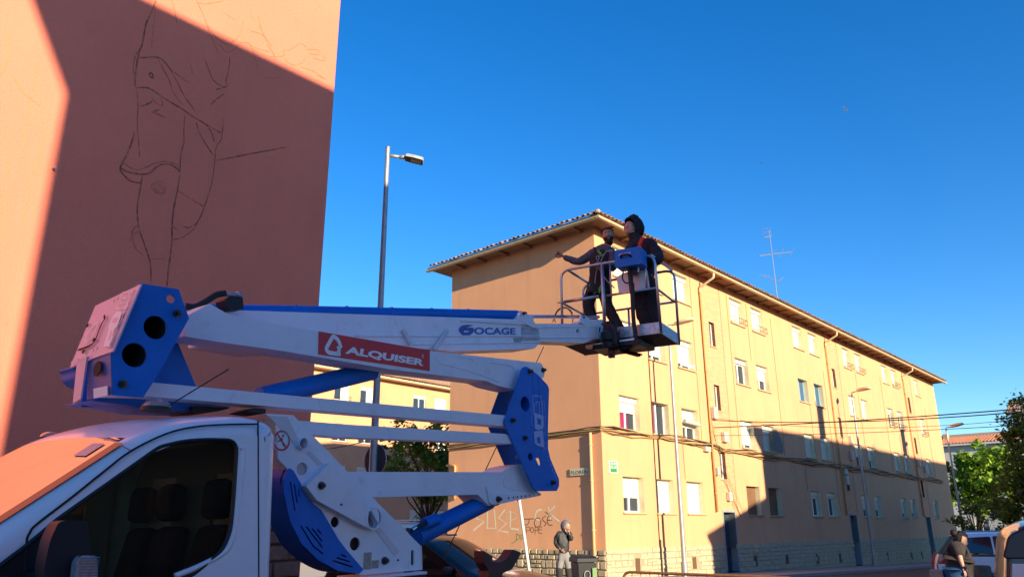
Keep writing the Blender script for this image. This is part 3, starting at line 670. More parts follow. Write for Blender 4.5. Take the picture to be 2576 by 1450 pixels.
for ln, wd in (([(770,0),(745,60),(722,110),(712,150),(700,220),(684,255),(676,300),(668,360),(664,400),(672,432),(720,432),(760,450),(800,480),(850,510),(900,540),(950,575),(1010,610),(1060,640),(1090,655)], .05),
               ([(684,262),(688,285),(740,282),(790,288),(830,330),(870,400),(905,470),(960,548)], .04), ([(775,285),(800,335),(835,400),(850,450),(900,520)], .035),
               ([(1005,285),(1030,350),(1050,395),(1090,425),(1116,430)], .03), ([(1132,280),(1128,330),(1112,400),(1118,425),(1060,442)], .03), ([(1105,460),(1060,495),(1036,520)], .03),
               ([(690,525),(735,510),(748,498)], .045), ([(748,552),(790,538)], .03), ([(748,552),(815,580)], .035), ([(740,355),(735,375),(755,385),(745,356)], .05), ([(800,300),(850,350),(930,410)], .025),
               ([(1098,580),(1096,640),(1088,690),(1066,720),(1058,780),(1050,860),(1035,930),(1018,985),(1005,1018)], .03), ([(965,600),(985,660),(1020,720),(1050,765)], .04), ([(1010,610),(1040,650),(1055,700)], .05),
               ([(910,570),(905,640),(905,700),(890,760),(885,850)], .04), ([(662,650),(645,710),(620,770),(592,825),(600,850),(640,890),(695,903)], .05), ([(592,828),(640,850),(700,858),(740,850),(780,815),(830,808),(870,830),(888,850)], .05), ([(606,800),(660,835),(710,828),(760,805),(820,795),(880,815)], .025),
               ([(700,865),(690,930),(678,1000),(676,1060),(685,1130),(710,1200),(730,1260),(742,1310),(742,1385)], .045), ([(885,860),(875,930),(858,1010),(848,1090),(846,1180),(838,1260),(828,1330),(822,1410)], .05),
               ([(878,940),(940,980),(1005,1018)], .03), ([(1005,1022),(985,1070),(960,1105),(920,1125)], .035), ([(846,1180),(900,1168),(950,1130),(980,1080)], .03), ([(900,1115),(930,1122)], .02),
               ([(1062,790),(1130,778),(1210,762),(1320,742),(1415,724)], .045), ([(672,432),(680,520),(676,600),(680,680),(688,780)], .022), ([(680,1110),(655,1130),(640,1190)], .035), ([(685,1140),(655,1160),(665,1220),(710,1260)], .02), ([(790,480),(800,520),(770,510),(745,480)], .03), ([(676,255),(660,300),(655,370)], .03), ([(850,1070),(850,1110),(870,1130)], .05)):
    sketch([ln], wd*.40, K1)
for ln in ([(760,0),(765,60),(755,130),(745,240)], [(845,0),(862,60),(870,120)], [(965,0),(1000,70),(1020,130),(1060,230),(1080,270)], [(1010,100),(1050,170),(1110,215),(1140,210),(1180,170),(1200,100)], [(1270,80),(1285,130),(1320,220),(1352,275)], [(1275,120),(1300,180)], [(1235,155),(1290,170),(1340,230)], [(1205,210),(1260,235),(1330,258)], [(1180,210),(1230,215),(1260,300),(1280,370),(1320,388),(1380,380)], [(1080,215),(1120,260),(1180,220)], [(970,10),(1010,20),(1100,5)], [(930,280),(950,370)], [(1330,280),(1400,275),(1395,250),(1430,245),(1480,215),(1510,235)], [(1400,290),(1440,320),(1490,310),(1500,280)], [(1510,245),(1560,245),(1570,270),(1520,262)], [(1540,285),(1600,300),(1590,270)], [(1480,330),(1540,350),(1600,390),(1560,370)], [(740,1275),(820,1272)], [(1340,250),(1360,300)]):
    sketch([ln], .014, K2)
for ln in ([(45,180),(48,250),(20,330),(0,370)], [(150,470),(140,600),(110,740)], [(70,380),(110,450),(200,525)], [(215,600),(205,700),(175,820),(140,930),(110,1080)], [(0,960),(25,980),(15,1120),(0,1200)], [(200,290),(170,370),(165,450)], [(60,740),(40,850)], [(1100,60),(1160,100)], [(1230,50),(1250,100)]):
    sketch([ln], .014, K3)
SMG = pbr('smudge', (.52, .13, .08), .95, c2=(.78, .19, .115), scale=16)
for (x, y, rx, ry, dd) in ((788, 903, 24, 22, 0), (781, 926, 32, 38, .002)):
    m = MB(); a, b = PS.st(*R1(x, y)); e = PS.st(*R1(x+rx, y+ry)); v_, f_ = plate(circ(a, b, abs(e[0]-a), abs(e[1]-b), 24), [], PS.mat(-.006-dd), .003); m.add(v_, f_); m.build('sketch_smudge', SMG, SB)
m = MB(); q = PS.st(*R1(261, 832)); m.tube([PS.p(q[0], q[1], 0), PS.p(q[0], q[1], -.08)], .015, 6); q = PS.st(1248/1, 580); m.build('wall_hook', STEEL, SB)

# ------------------------------------------------------------------ blocks behind the photographer that shade the street
NA = Vector((-SUNL.x, -SUNL.y, 0)).normalized(); LH = -NA; NP = Vector((LH.y, -LH.x, 0))
def block(name, label, base, lu, lv, h, ov=.75, roofz=1.6, mono=0, chim=(), mat=None, back=0):
    YEL2 = mat or globals()['YEL2']
    t = thing(name, base, label, 'building'); q = lambda u, v, z: Vector((base.x, base.y, z)) + U*u - V*v
    m = MB(); zz = [h, h+mono]
    for (a, b, c, d) in ((0, 0, lu, 0), (lu, 0, lu, lv), (lu, lv, 0, lv), (0, lv, 0, 0)):
        za = h + mono*(a/lu) - back*(b/lv); zb = h + mono*(c/lu) - back*(d/lv); m.quad(q(a, b, -1), q(c, d, -1), q(c, d, zb), q(a, b, za))
    m.build('wall', YEL2, t)
    m = MB(); o = ov
    if mono: m.add([q(-o*.3, -o*.3, h), q(lu, -o*.3, h+mono), q(lu, lv, h+mono), q(-o*.3, lv, h), q(-o*.3, -o*.3, h+.15), q(lu, -o*.3, h+mono+.15), q(lu, lv, h+mono+.15), q(-o*.3, lv, h+.15)], [(0,3,2,1),(4,5,6,7),(0,1,5,4),(1,2,6,5),(2,3,7,6),(3,0,4,7)])
    elif back:
        s_ = back/lv; b0_ = [q(-o, -o, h+o*s_*0), q(lu+o, -o, h), q(lu+o, lv+o, h-(lv+2*o)*s_), q(-o, lv+o, h-(lv+2*o)*s_)]; m.add(b0_ + [p + Z*.12 for p in b0_], [(0,3,2,1),(4,5,6,7),(0,1,5,4),(1,2,6,5),(2,3,7,6),(3,0,4,7)])
    else:
        b0_ = [q(-o, -o, h), q(lu+o, -o, h), q(lu+o, lv+o, h), q(-o, lv+o, h)]; b1_ = [p + Z*.12 for p in b0_]; hw = lv/2+o
        m.add(b0_ + b1_ + [q(-o+hw*.9, lv/2, h+roofz), q(max(lu+o-hw*.9, hw), lv/2, h+roofz)], [(3,2,1,0), (0,1,5,4), (1,2,6,5), (2,3,7,6), (3,0,4,7), (4,5,9,8), (5,6,9), (6,7,8,9), (7,4,8)])
    m.build('roof', TILEM, t)
    for (a, b, w_, hh) in chim:
        m = MB(); m.box(q(a, b, h), U*w_, -V*w_, Z*hh); m.box(q(a-.08, b-.08, h+hh), U*(w_+.16), -V*(w_+.16), Z*.15); m.build('chimney', YEL2, t)
    # rows of windows on the street side
    pl = Plane2(Vector((base.x, base.y, 0)), U, -V)
    if not mono:
        for r_ in range(min(4, int((h-1)/2.9))):
            for k in range(int(lu/3.1)):
                m = MB(); x = 1+3.1*k; z = 1.6+2.9*r_; m.box(q(x, -.02, z), U*1.2, -V*.02, Z*1.2); w = m.build('window', PANE, t)
    return t
block('apartment_building', 'ochre apartment block behind the photographer throwing the shade over the lift truck', NP*.2 - LH*8.0 , 6.3, 9, 13.62, roofz=.9, back=1.9, chim=())
block('apartment_building', 'long ochre apartment block across the street with two chimneys shading the lower facade', NP*29.7 - LH*3.0, 34.5, 9, 12.62, chim=((7.2, .6, .7, 2.3), (21.5, .6, .7, 2.4)))
block('added_reflection_row', 'added unseen low row behind the photographer for the cab glass to reflect', NP*12.9 - LH*19.0, 13, 8, 8.7, ov=.2, roofz=.5, mat=pbr('grey brown render', (.20, .17, .14), .9))  # unseen row added so the cab side glass reflects something dark
block('added_shade_block', 'added unseen low block behind the photographer shading the nose of the truck cab', NP*-6.0 - LH*9.5, 6.0, 5, 5.7, ov=.1, roofz=.2)  # unseen block added only to keep sun off the cab nose
block('annexe', 'low outbuilding with sloping roof beside the block across the street', NP*24.5 - LH*3.0, 5.4, 5, 7.75, mono=1.5)

# ------------------------------------------------------------------ ochre block at the back of the courtyard
RB0 = at(950, 1100, 58); RB0.z = 0; PR = Plane2(RB0.copy(), U, V)
RB = thing('apartment_building', RB0, 'ochre apartment block with tiled roof seen between the boom arms', 'building')
zed = PR.st(1000, 955); ez = PR.st(*B4(700, 225))[1]
rops = []; 
hd = 11.62
for r_ in range(4):
    for u0 in (-4.0-9.2, -1.75-9.2, -4.0, -1.75, 3.28, 5.5, 12.6, 14.9, 19.8, 22): rops.append((u0, u0+1.3, hd-1.2-2.85*r_, hd-2.85*r_, r_))
m = MB(); wall(m, PR, -20, 30, -.5, ez, rops, revmat=1, rev=.2); m.build('wall', [YEL2, CREAM], RB)
m = MB(); q = lambda u, v, z: PR.p(u, z, v)
m.quad(q(-20, 0, -.5), q(-20, 0, ez), q(-20, 9, ez), q(-20, 9, -.5)); m.quad(q(30, 0, -.5), q(30, 9, -.5), q(30, 9, ez), q(30, 0, ez)); m.quad(q(-20, 9, -.5), q(-20, 9, ez), q(30, 9, ez), q(30, 9, -.5)); m.build('rear_wall', YEL2, RB)
r = random.Random(31)
for i, o in enumerate(rops):
    if o[0] > 26: continue
    sh = {0: 0, 1: .2, 2: .8, 3: .75}[o[4]] if o[0] < 2 else (0 if o[4] == 0 and o[0] < 4 else 1 if o[4] == 0 else .6)
    window(RB, PR, o[0], o[1], o[2], o[3], rev=.2, shut=sh, rail=1 if (o[4] == 0 and -5 < o[0] < 2) else 0, curtain=(CURT, (o[0]+.6, o[1]-.06)) if o[4] == 0 and -5 < o[0] < 0 else None, lod=1)
rz = Plane2(RB0 + V*4.6, U, V).st(1100, 948)[1]; 
m = MB(); m.add([q(-21, -.7, ez), q(31, -.7, ez), q(31, -.7, ez+.12), q(-21, -.7, ez+.12), q(-21, 0, ez), q(31, 0, ez)], [(0,1,2,3), (1,0,4,5)]); m.build('soffit', GUT, RB)
m = MB(); nn = 380; vs = []; fs = []; r = random.Random(5)
rows = 14
for j in range(rows+1):
    t = j/rows
    for i in range(nn+1):
        u = -21 + 52*i/nn; ph = (i % 2)*.10 + r.uniform(-.03, .03)
        vs.append(q(u, -.7 + 5.3*t, ez+.12 + (rz-ez-.12)*t + ph + (.05 if j % 2 else 0)))
for j in range(rows):
    for i in range(nn): fs.append((j*(nn+1)+i, j*(nn+1)+i+1, (j+1)*(nn+1)+i+1, (j+1)*(nn+1)+i))
m.add(vs, fs); m.build('tiled_roof', TILEM, RB, kind='stuff')
m = MB(); m.quad(q(-21, 4.6, rz), q(31, 4.6, rz), q(31, 9.7, ez), q(-21, 9.7, ez)); m.build('roof', TILEM, RB)
O = org[RB]; rr_ = random.Random(6)
TM2 = tile_mesh(TILE, .5, .12)
eave_tiles(q(-7.5, -.8, ez+.15), U, V, 62, .26, .3, RB, TM2, 8)
m = MB(); m.tube([q(4.5, 2, rz-.8), q(4.5, 2, rz+1.6)], .03, 5); m.tube([q(4.0, 2, rz+1.3), q(5.2, 2, rz+1.35)], .02, 5); m.tube([q(4.2, 1.6, rz+1.2), q(4.2, 2.4, rz+1.4)], .015, 4); an = m.build('roof_antenna', GREYP); tag(an, 'small aerial on the ridge of the block behind the boom arms', 'antenna')
# ------------------------------------------------------------------ pale building closing the street on the right
W0 = at(2420, 1250, 100); W0.z = 0; PW = Plane2(W0.copy(), -V, U)
F6 = lambda X, Y: (2317.5+X*.222, 965.6+Y*.222)
eu, ezw = PW.st(*F6(300, 705)); zrw = Plane2(W0 + U*4, -V, U).st(*F6(600, 588))[1]
WB = thing('apartment_building', W0, 'pale grey apartment building with red tiled roof beyond the trees', 'building')
q = lambda u, v, z: PW.p(u, z, v)
wops = [(u0, u0+1.3, 1.2+2.9*r_, 2.4+2.9*r_) for r_ in range(int((ezw-1)/2.9)) for u0 in (-6, -2.6, .8, 4.2, 7.6, 11)]
m = MB(); wall(m, PW, -12, 24, -2, ezw, wops, rev=.2); m.build('wall', pbr('pale render', (.50, .50, .48), .9, var=.08, scale=1), WB)
for o in wops: window(WB, PW, *o, rev=.2, shut=.5, lod=1)
m = MB(); m.box(q(-12.5, -.6, ezw), PW.a*37, PW.n*.6, Z*.2); m.build('cornice', pbr('pale cornice', (.6, .58, .54), .9), WB)
m = MB(); vs = []; fs = []; nn = 220
for j in range(7):
    for i in range(nn+1): vs.append(q(-12.5+37*i/nn, -.65+4.65*j/6, ezw+.2+(zrw-ezw-.2)*j/6+(i % 2)*.1))
for j in range(6):
    for i in range(nn): fs.append((j*(nn+1)+i, j*(nn+1)+i+1, (j+1)*(nn+1)+i+1, (j+1)*(nn+1)+i))
m.add(vs, fs); m.build('tiled_roof', TILER, WB, kind='stuff')
m = MB(); m.box(q(-12, 4.0, ezw), PW.a*36, PW.n*4, Z*(zrw-ezw+.35)); m.build('attic_wall', pbr('attic render', (.36, .30, .24), .9), WB)
c0, c1 = Plane2(W0 + U*4, -V, U).st(*F6(255, 572)), Plane2(W0 + U*4, -V, U).st(*F6(325, 635)); m = MB(); m.box(q(c0[0], 3.2, ezw), PW.a*(c1[0]-c0[0]), PW.n*.7, Z*(c0[1]-ezw)); m.build('chimney', pbr('chimney render', (.40, .28, .18), .9), WB)
def aerial(base, h, label, arms, name='tv_antenna', rad=.025, lean=0):
    m = MB(); top = base + Z*h + U*lean; m.tube([base, top], rad, 6)
    for (z, a0, a1, dirv, rise, els) in arms:
        c = base.lerp(top, z/h); p0, p1 = c + dirv*a0 - Z*rise*.5, c + dirv*a1 + Z*rise*.5; m.tube([p0, p1], rad*.8, 5)
        for (t, L) in els:
            e = p0.lerp(p1, t); sd_ = dirv.cross(Z); m.tube([e - sd_*L/2 - Z*L*.15, e + sd_*L/2 + Z*L*.15], rad*.3, 4)
    o = m.build(name, GREYP); tag(o, label, 'antenna'); return o
aerial(q(6.2, 4.2, zrw), 3.6, 'faint tv aerial on the ridge of the pale building at the end of the street', [(3.2, -.8, 1.0, -V, .1, [(0, .5), (.5, .5), (1, .5)]), (2.0, -.6, .6, -V, 0, [(0, .6), (1, .6)])], rad=.03)
# brown tower behind the big tree
T0 = at(2572, 1080, 150); PT = Plane2(T0, -V, U); TB = thing('apartment_building', Vector((T0.x, T0.y, 0)), 'brown tiled building top peeping over the big tree at the right edge', 'building')
a0 = PT.st(*F6(1035, 215)); a1 = PT.st(*F6(1010, 290))
m = MB(); m.box(PT.p(a1[0], -1, 0), PT.a*14, PT.n*8, Z*(a1[1]+1-.6)); m.build('wall', pbr('brown render', (.40, .27, .20), .9), TB)
m = MB()
for i in range(36): m.tube([PT.p(a1[0]-.5+i*.42, a1[1]-.6, -.6), PT.p(a1[0]-.5+i*.42, a0[1]+.9, 4)], .2, 6)
m.build('tiled_roof', TILE, TB, kind='stuff')
# aerial on the ochre building roof, seen against the sky
ab = Plane2(C + V*3.2, U, V); a_base = ab.hit(*B8(445, 1215)); a_base.z = max(a_base.z, 13.2)
top = ab.hit(*B8(337, 318)); 
m = MB(); m.tube([a_base - Z*.6, top], .035, 6, r2=.02)
def apx(X, Y, d=0): return Plane2(C + V*(3.2+d), U, V).hit(*B8(X, Y))
m.tube([apx(210, 640), apx(350, 622), apx(620, 592)], .035, 6)
for (x0, y0, x1, y1) in ((455, 668, 520, 545), (598, 648, 662, 530), (395, 620, 425, 560)): m.tube([apx(x0, y0, -.3), apx(x1, y1, .3)], .012, 4)
m.tube([apx(255, 885), apx(400, 940), apx(460, 962)], .025, 5); m.tube([apx(460, 962), apx(515, 910)], .022, 5); m.tube([apx(460, 962), apx(482, 995)], .018, 5)
for (x0, y0, x1, y1) in ((205, 890, 300, 875), (262, 912, 355, 890)): m.tube([apx(x0, y0, -.2), apx(x1, y1, .2)], .01, 4)
m.tube([apx(275, 408), apx(362, 395)], .04, 5)
for k in range(4): m.tube([apx(245+35*k, 300-5*k), apx(262+36*k, 410-4*k)], .007, 4)
for yy in (300, 350): m.tube([apx(245, yy), apx(372, yy-18)], .007, 4)
m.tube([a_base - Z*.6 + U*.35, apx(415, 1040)], .014, 4); m.tube([a_base - Z*.6 - U*.3, apx(415, 1060)], .012, 4); m.tube([apx(478, 1230), apx(470, 1190)], .03, 4)
tag(m.build('tv_antenna', GALV), 'tall tv aerial with crossed booms on the ochre roof against the sky', 'antenna')

# ------------------------------------------------------------------ trees
LEAFS = [pbr('leaf green', (.055, .115, .012), .6, c2=(.10, .19, .02), scale=1.3, var=.3), pbr('leaf dark', (.035, .075, .014), .6, c2=(.06, .11, .02), scale=1.1), pbr('leaf bright', (.32, .46, .04), .55, c2=(.15, .27, .02), scale=1.2)]
for lm in LEAFS:
    b = lm.node_tree.nodes['Principled BSDF']; tr = lm.node_tree.nodes.new('ShaderNodeBsdfTranslucent'); mx = lm.node_tree.nodes.new('ShaderNodeMixShader'); mx.inputs[0].default_value = .28
    tr.inputs[0].default_value = (.22, .38, .04, 1); lm.node_tree.links.new(b.outputs[0], mx.inputs[1]); lm.node_tree.links.new(tr.outputs[0], mx.inputs[2]); lm.node_tree.links.new(mx.outputs[0], lm.node_tree.nodes['Material Output'].inputs[0])
BARK = pbr('bark', (.07, .05, .035), .95, var=.3, scale=12, bump=.6)
def tree(base, h, trunk_h, clumps, leaf, nleaf, mat, label, seed, cat='tree', trunk_r=.16):
    """clumps: list of (centre offset, radius) relative to base"""
    r = random.Random(seed); t = thing('tree', base, label, cat)
    m = MB(); tp = base + Z*trunk_h + Vector((r.uniform(-.2, .2), r.uniform(-.2, .2), 0))
    m.tube([base - Z*.2, base + Z*trunk_h*.5 + Vector((r.uniform(-.1, .1), 0, 0)), tp], [trunk_r, trunk_r*.8, trunk_r*.62], 9); tk = m.build('trunk', BARK, t, smooth=True)
    m = MB()
    for (c, rad) in clumps:
        cc = base + Vector(c); mid = tp.lerp(cc, .5) + Vector((r.uniform(-.3, .3), r.uniform(-.3, .3), r.uniform(-.2, .3)))
        m.tube([tp - Z*.15, mid, cc], [trunk_r*.4, trunk_r*.25, trunk_r*.08], 5)
        for k in range(4): m.tube([mid.lerp(cc, .4), cc + Vector([r.gauss(0, rad*.5) for _ in range(3)])], [trunk_r*.14, trunk_r*.04], 4)
    m.build('branch', BARK, t, smooth=True)
    tot = sum(rad**2 for _, rad in clumps); vs = []; fs = []
    for (c, rad) in clumps:
        cc = base + Vector(c); n_ = int(nleaf*rad**2/tot); sub = []
        for _ in range(max(5, n_//55)):
            d = Vector((r.gauss(0, 1), r.gauss(0, 1), r.gauss(0, 1))).normalized(); sub.append(cc + d*rad*(r.random()**.45)*Vector((1, 1, .85)).length/1.65)
        for _ in range(n_):
            s_ = r.choice(sub); p = s_ + Vector((r.gauss(0, 1), r.gauss(0, 1), r.gauss(0, .8)))*rad*.13
            a = Vector((r.gauss(0, 1), r.gauss(0, 1), r.gauss(0, .6))).normalized(); b_ = a.cross(Vector((r.gauss(0, .5), r.gauss(0, .5), 1))).normalized(); L = leaf*r.uniform(.6, 1.3)
            k = len(vs); vs += [p - a*L*.5, p + b_*L*.33, p + a*L*.55, p - b_*L*.33]; fs.append((k, k+1, k+2, k+3))
    m = MB(); m.add(vs, fs); cr = m.build('crown', mat, t); return t
def clump_px(base, d, pts):
    "crown lobes at picture points (x, y, radius in metres) at distance d"
    return [(tuple(at(x, y, d+dd) - base), rad) for (x, y, rad, dd) in pts]
tb = at(1075, 1320, 44); tb.z = 0
tree(tb, 7, 2.0, clump_px(tb, 44, [(1020,1110,1.5,0),(1080,1105,1.5,0),(990,1160,1.3,-1),(1050,1160,1.8,0),(1110,1150,1.8,1),(1110,1220,1.6,0),(1060,1230,1.3,0),(1000,1190,1.0,0),(1130,1090,1.4,2),(1150,1190,1.8,2),(970,1150,.7,0),(1095,1270,1.1,1),(1180,1150,1.8,2)]), .26, 9000, LEAFS[0], 'leafy street tree in front of the rear ochre block seen between the boom arms', 5)
tb = at(2450, 1320, 82); tb.z = -.73
tree(tb, 8, 1.6, clump_px(tb, 82, [(2415,1165,1.7,0),(2445,1185,1.9,0),(2480,1150,1.6,1),(2475,1195,2.3,0),(2510,1180,2.2,0),(2420,1210,2.1,1),(2462,1130,1.0,0),(2500,1220,2.4,0),(2440,1240,2.0,0),(2390,1180,1.1,1),(2395,1235,1.6,2),(2530,1210,2.2,0),(2545,1160,1.9,1),(2470,1262,1.5,0),(2510,1268,1.5,0)]), .42, 11000, LEAFS[2], 'bright green leafy tree behind the parked white estate car', 6)
tb = at(2600, 1320, 48); tb.z = -.73
tree(tb, 12, 3, clump_px(tb, 48, [(2592,1065,1.6,0),(2580,1120,1.2,0),(2615,1100,2.0,0),(2590,1190,1.6,0),(2620,1200,2.2,0),(2580,1262,1.6,0),(2630,1260,2.2,0),(2630,1035,1.6,0),(2550,1083,.6,0),(2536,1096,.45,0),(2660,1150,2.5,0),(2575,1150,1.2,1),(2545,1275,1.1,1)]), .2, 14000, LEAFS[1], 'tall dark evergreen tree at the right edge of the street', 8)
tb = at(2425, 1335, 57); tb.z = -.73
tree(tb, 3, .5, clump_px(tb, 57, [(2420,1300,1.0,0),(2440,1290,1.2,0),(2480,1305,1.3,0),(2515,1300,1.5,0),(2500,1280,1.1,2),(2410,1325,.8,0),(2550,1300,1.5,0)]), .2, 2600, LEAFS[1], 'low dark hedge bushes below the trees behind the white estate car', 9, cat='hedge', trunk_r=.06)
# ================================================================== VEHICLES
def hwz(z, hw, zb, lean): return hw - lean*max(0, z-zb)
def resample(pts, bul, step=.04, r=.06):
    P = [Vector((x, 0, z)) for x, z in pts]; out = []; bb = []
    F = [P[0]]; B_ = [bul[0]]
    for i in range(1, len(P)-1):
        a, b, c = P[i-1], P[i], P[i+1]; d1, d2 = a-b, c-b; q = min(r, d1.length*.45, d2.length*.45); p1 = b+d1.normalized()*q; p2 = b+d2.normalized()*q
        for k in range(5): t = k/4; F.append(p1*(1-t)**2 + b*2*t*(1-t) + p2*t*t); B_.append(bul[i])
    F.append(P[-1]); B_.append(bul[-1])
    for i in range(len(F)-1):
        n_ = max(1, int((F[i+1]-F[i]).length/step))
        for k in range(n_): out.append(F[i].lerp(F[i+1], k/n_)); bb.append(B_[i]+(B_[i+1]-B_[i])*k/n_)
    out.append(F[-1]); bb.append(B_[-1]); return out, bb
def clipz(poly, z, keep_above):
    o = []
    for i in range(len(poly)):
        a, b = poly[i-1], poly[i]; ia = (a[1] >= z) == keep_above; ib = (b[1] >= z) == keep_above
        if ia != ib: t = (z-a[1])/(b[1]-a[1]); o.append((a[0]+(b[0]-a[0])*t, z))
        if ib: o.append(b)
    return o
class Car:
    """body shell from a side profile; local x = toward the rear, y = across (0 = centre), z = up; mat M places it"""
    def __init__(s, root, M, prof, bul, hw, paint, r=.1, zb=1.0, lean=.12, crown=.05, glassz=(), sidewin=(), wheels=(), wr=.33, gmat=None, wmat=None, arch=True, rcorner=.1, glass_in=.09, zfloor=.25, gout=-.012, lowpaint=None):
        s.M = M; s.root = root; s.hw = hw; s.zb = zb; s.lean = lean; s.r = r
        gmat = gmat or GCAR; wmat = wmat or GWIN
        F, B_ = resample(prof, bul, r=rcorner); n_ = len(F); s.F = F
        N_ = []
        for i in range(n_):
            t = F[min(i+1, n_-1)] - F[max(i-1, 0)]; t.normalize(); N_.append(Vector((-t.z, 0, t.x)))
        if N_[n_//2].z < 0: N_ = [-q for q in N_]
        ws = [math.sin(math.pi/2*k/6) for k in range(7)]; inner = [i/8 for i in range(9)]
        cols_ = [('i', -w_) for w_ in inner[::-1]] ; Y = []
        seq = [(-1, 'o', q) for q in ws[::-1][:-1]] + [(0, 'i', t*2/16-1) for t in range(17)] + [(1, 'o', q) for q in ws[1:]]
        grid = []
        for i in range(n_):
            row = []
            for (sg, ty, q) in seq:
                if ty == 'i': drop = 0; yy = lambda h: (h-r)*q
                else: drop = r*(1-math.sqrt(max(0, 1-q*q))); yy = lambda h: sg*(h-r+r*q)
                z0 = F[i].z - N_[i].z*drop; h = hwz(z0, hw, zb, lean); y = yy(h); f = (y/h)**2
                row.append(Vector((F[i].x - N_[i].x*drop + B_[i]*f, y, z0 - crown*f*max(0, N_[i].z))))
            grid.append(row)
        def glassfor(p, j):
            if not (6 <= j < 22): return None
            for k, (x0, z0, x1, z1) in enumerate(glassz):
                if min(x0, x1) <= p.x <= max(x0, x1) and min(z0, z1) <= p.z <= max(z0, z1): return k
            return None
        m = MB(); m.v = [M @ v for row in grid for v in row]; W = len(seq); gl = [MB() for _ in glassz]
        for i in range(n_-1):
            pm = (F[i]+F[i+1])/2
            for j in range(W-1):
                f = (i*W+j, i*W+j+1, (i+1)*W+j+1, (i+1)*W+j); k = glassfor(pm, j) if glass_in < .2 else None
                if k is None: m.f.append(list(f)); m.m.append(0)
                else: gl[k].quad(*[m.v[q] for q in f])
        s.body = m.build('body', paint, root, smooth=True)
        for k, g in enumerate(gl):
            if g.v: s_ = MB(); 
            if g.v:
                # weld
                idx = {}; vs = []; fs = []
                for f in g.f:
                    ff = []
                    for q in f:
                        key = tuple(round(c, 4) for c in g.v[q])
                        if key not in idx: idx[key] = len(vs); vs.append(g.v[q])
                        ff.append(idx[key])
                    fs.append(ff)
                gg = MB(); gg.v = vs; gg.f = fs; gg.m = [0]*len(fs); gg.build('windscreen' if k == 0 else 'rear_window', wmat, root, smooth=True)
        outl = [(F[i].x - N_[i].x*r + B_[i], F[i].z - N_[i].z*r - crown*max(0, N_[i].z)) for i in range(n_)]
        outl = [outl[0]] + [q for a, q in zip(outl, outl[1:]) if (Vector(q)-Vector(a)).length > .012]
        lower = outl[:]
        if arch and wheels:
            low = []
            for x in sorted(wheels, reverse=True):
                low += [(x + math.cos(a)*(wr+.07), max(zfloor, wr + math.sin(a)*(wr+.07))) for a in [math.pi*k/10 for k in range(11)]]
            poly = outl + [(max(q[0] for q in outl), zfloor)][:0] + [p for p in low]
            poly = outl + low
        else: poly = outl
        for sg in (-1, 1):
            up_ = clipz(poly, zb, True); lo_ = clipz(poly, zb, False)
            for part, pg in (('up', up_), ('lo', lo_)):
                if len(pg) < 3: continue
                holes = [h for h in sidewin] if part == 'up' else []
                vs, fs = plate(pg, holes, Matrix.Identity(4), .03); q = MB()
                vv = [M @ Vector((v.x, sg*(hwz(v.y, hw, zb, lean) - .015 + (v.z*sg if 0 else v.z)), v.y)) for v in vs]; q.add(vv, fs)
                q.build('side_panel', lowpaint if (lowpaint and part == 'lo') else paint, root)
            for h in sidewin:
                g = MB(); vs, fs = plate(h, [], Matrix.Identity(4), .006)
                g.add([M @ Vector((v.x, sg*(hwz(v.y, hw, zb, lean)+gout+v.z), v.y)) for v in vs], fs); g.build('side_window', gmat, root)
                t = MB(); L = [M @ Vector((x, sg*(hwz(z, hw, zb, lean)-.004), z)) for x, z in h]; t.tube(L+[L[0]], .011, 5, cap=False); t.build('window_seal', BLK, root)
        for x in wheels:
            for sg in (-1, 1):
                t = MB(); c = lambda a, rr, y: M @ Vector((x+math.cos(a)*rr, sg*y, wr+math.sin(a)*rr)); y1 = hw-.02; y0 = hw-.22; n2 = 24
                ring = [(wr-.07, y0), (wr-.01, y0), (wr, y0+.03), (wr, y1-.03), (wr-.01, y1), (wr-.10, y1)]
                vs = [c(2*math.pi*k/n2, a, b) for a, b in ring for k in range(n2)]; t.add(vs, [(a*n2+k, a*n2+(k+1) % n2, (a+1)*n2+(k+1) % n2, (a+1)*n2+k) for a in range(5) for k in range(n2)])
                wh = t.build('wheel', BLK, root, smooth=True)
                t = MB(); t.disc(M @ Vector((x, sg*(hw-.06), wr)), M.to_3x3() @ Vector((0, 1, 0)), wr-.10, 20, .03); t.disc(M @ Vector((x, sg*(hw-.05), wr)), M.to_3x3() @ Vector((0, 1, 0)), .06, 10, .06); t.build('rim', GALV, wh)
    def side(s, x, z, sg=-1, out_=0): return s.M @ Vector((x, sg*(hwz(z, s.hw, s.zb, s.lean)+out_), z))

# ------------------------------------------------------------------ the lift truck
TA = R(40); T = Vector((math.sin(TA), math.cos(TA), 0)); NN = Vector((-T.y, T.x, 0))
PC0 = at(655, 1250, 4.8); PC0.z = 0; PCS = Plane2(PC0.copy(), T, NN)
HWC = 1.0
MC = Matrix(((T.x, NN.x, 0, PC0.x + NN.x*HWC), (T.y, NN.y, 0, PC0.y + NN.y*HWC), (0, 0, 1, 0), (0, 0, 0, 1)))
TR = thing('lift_truck', PC0 + NN*HWC, 'white cab lift truck with blue and white folding boom filling the left foreground', 'truck')
prof = [(-2.75, .35), (-2.86, .72), (-2.66, 1.06), (-1.92, 1.36), (-.80, 2.235), (-.55, 2.33), (-.15, 2.38), (.06, 2.36), (.14, 2.28), (.17, .45)]
bul = [.30, .34, .30, .16, .13, .12, .05, 0, -.02, 0]
st4 = lambda X, Y: PCS.st(*R4(X, Y))
wnd = rnd_poly([st4(*p) for p in [(1310, 398), (1500, 352), (1700, 338), (1945, 345), (1900, 850), (1870, 1090), (1800, 1240)]] + [(-.38, 1.462), (-1.36, 1.462), (-1.26, 1.56), st4(220, 1195), st4(480, 980)], [.03, .05, .05, .07, .05, .08, .08, .05, .02, .01, .01, .01])
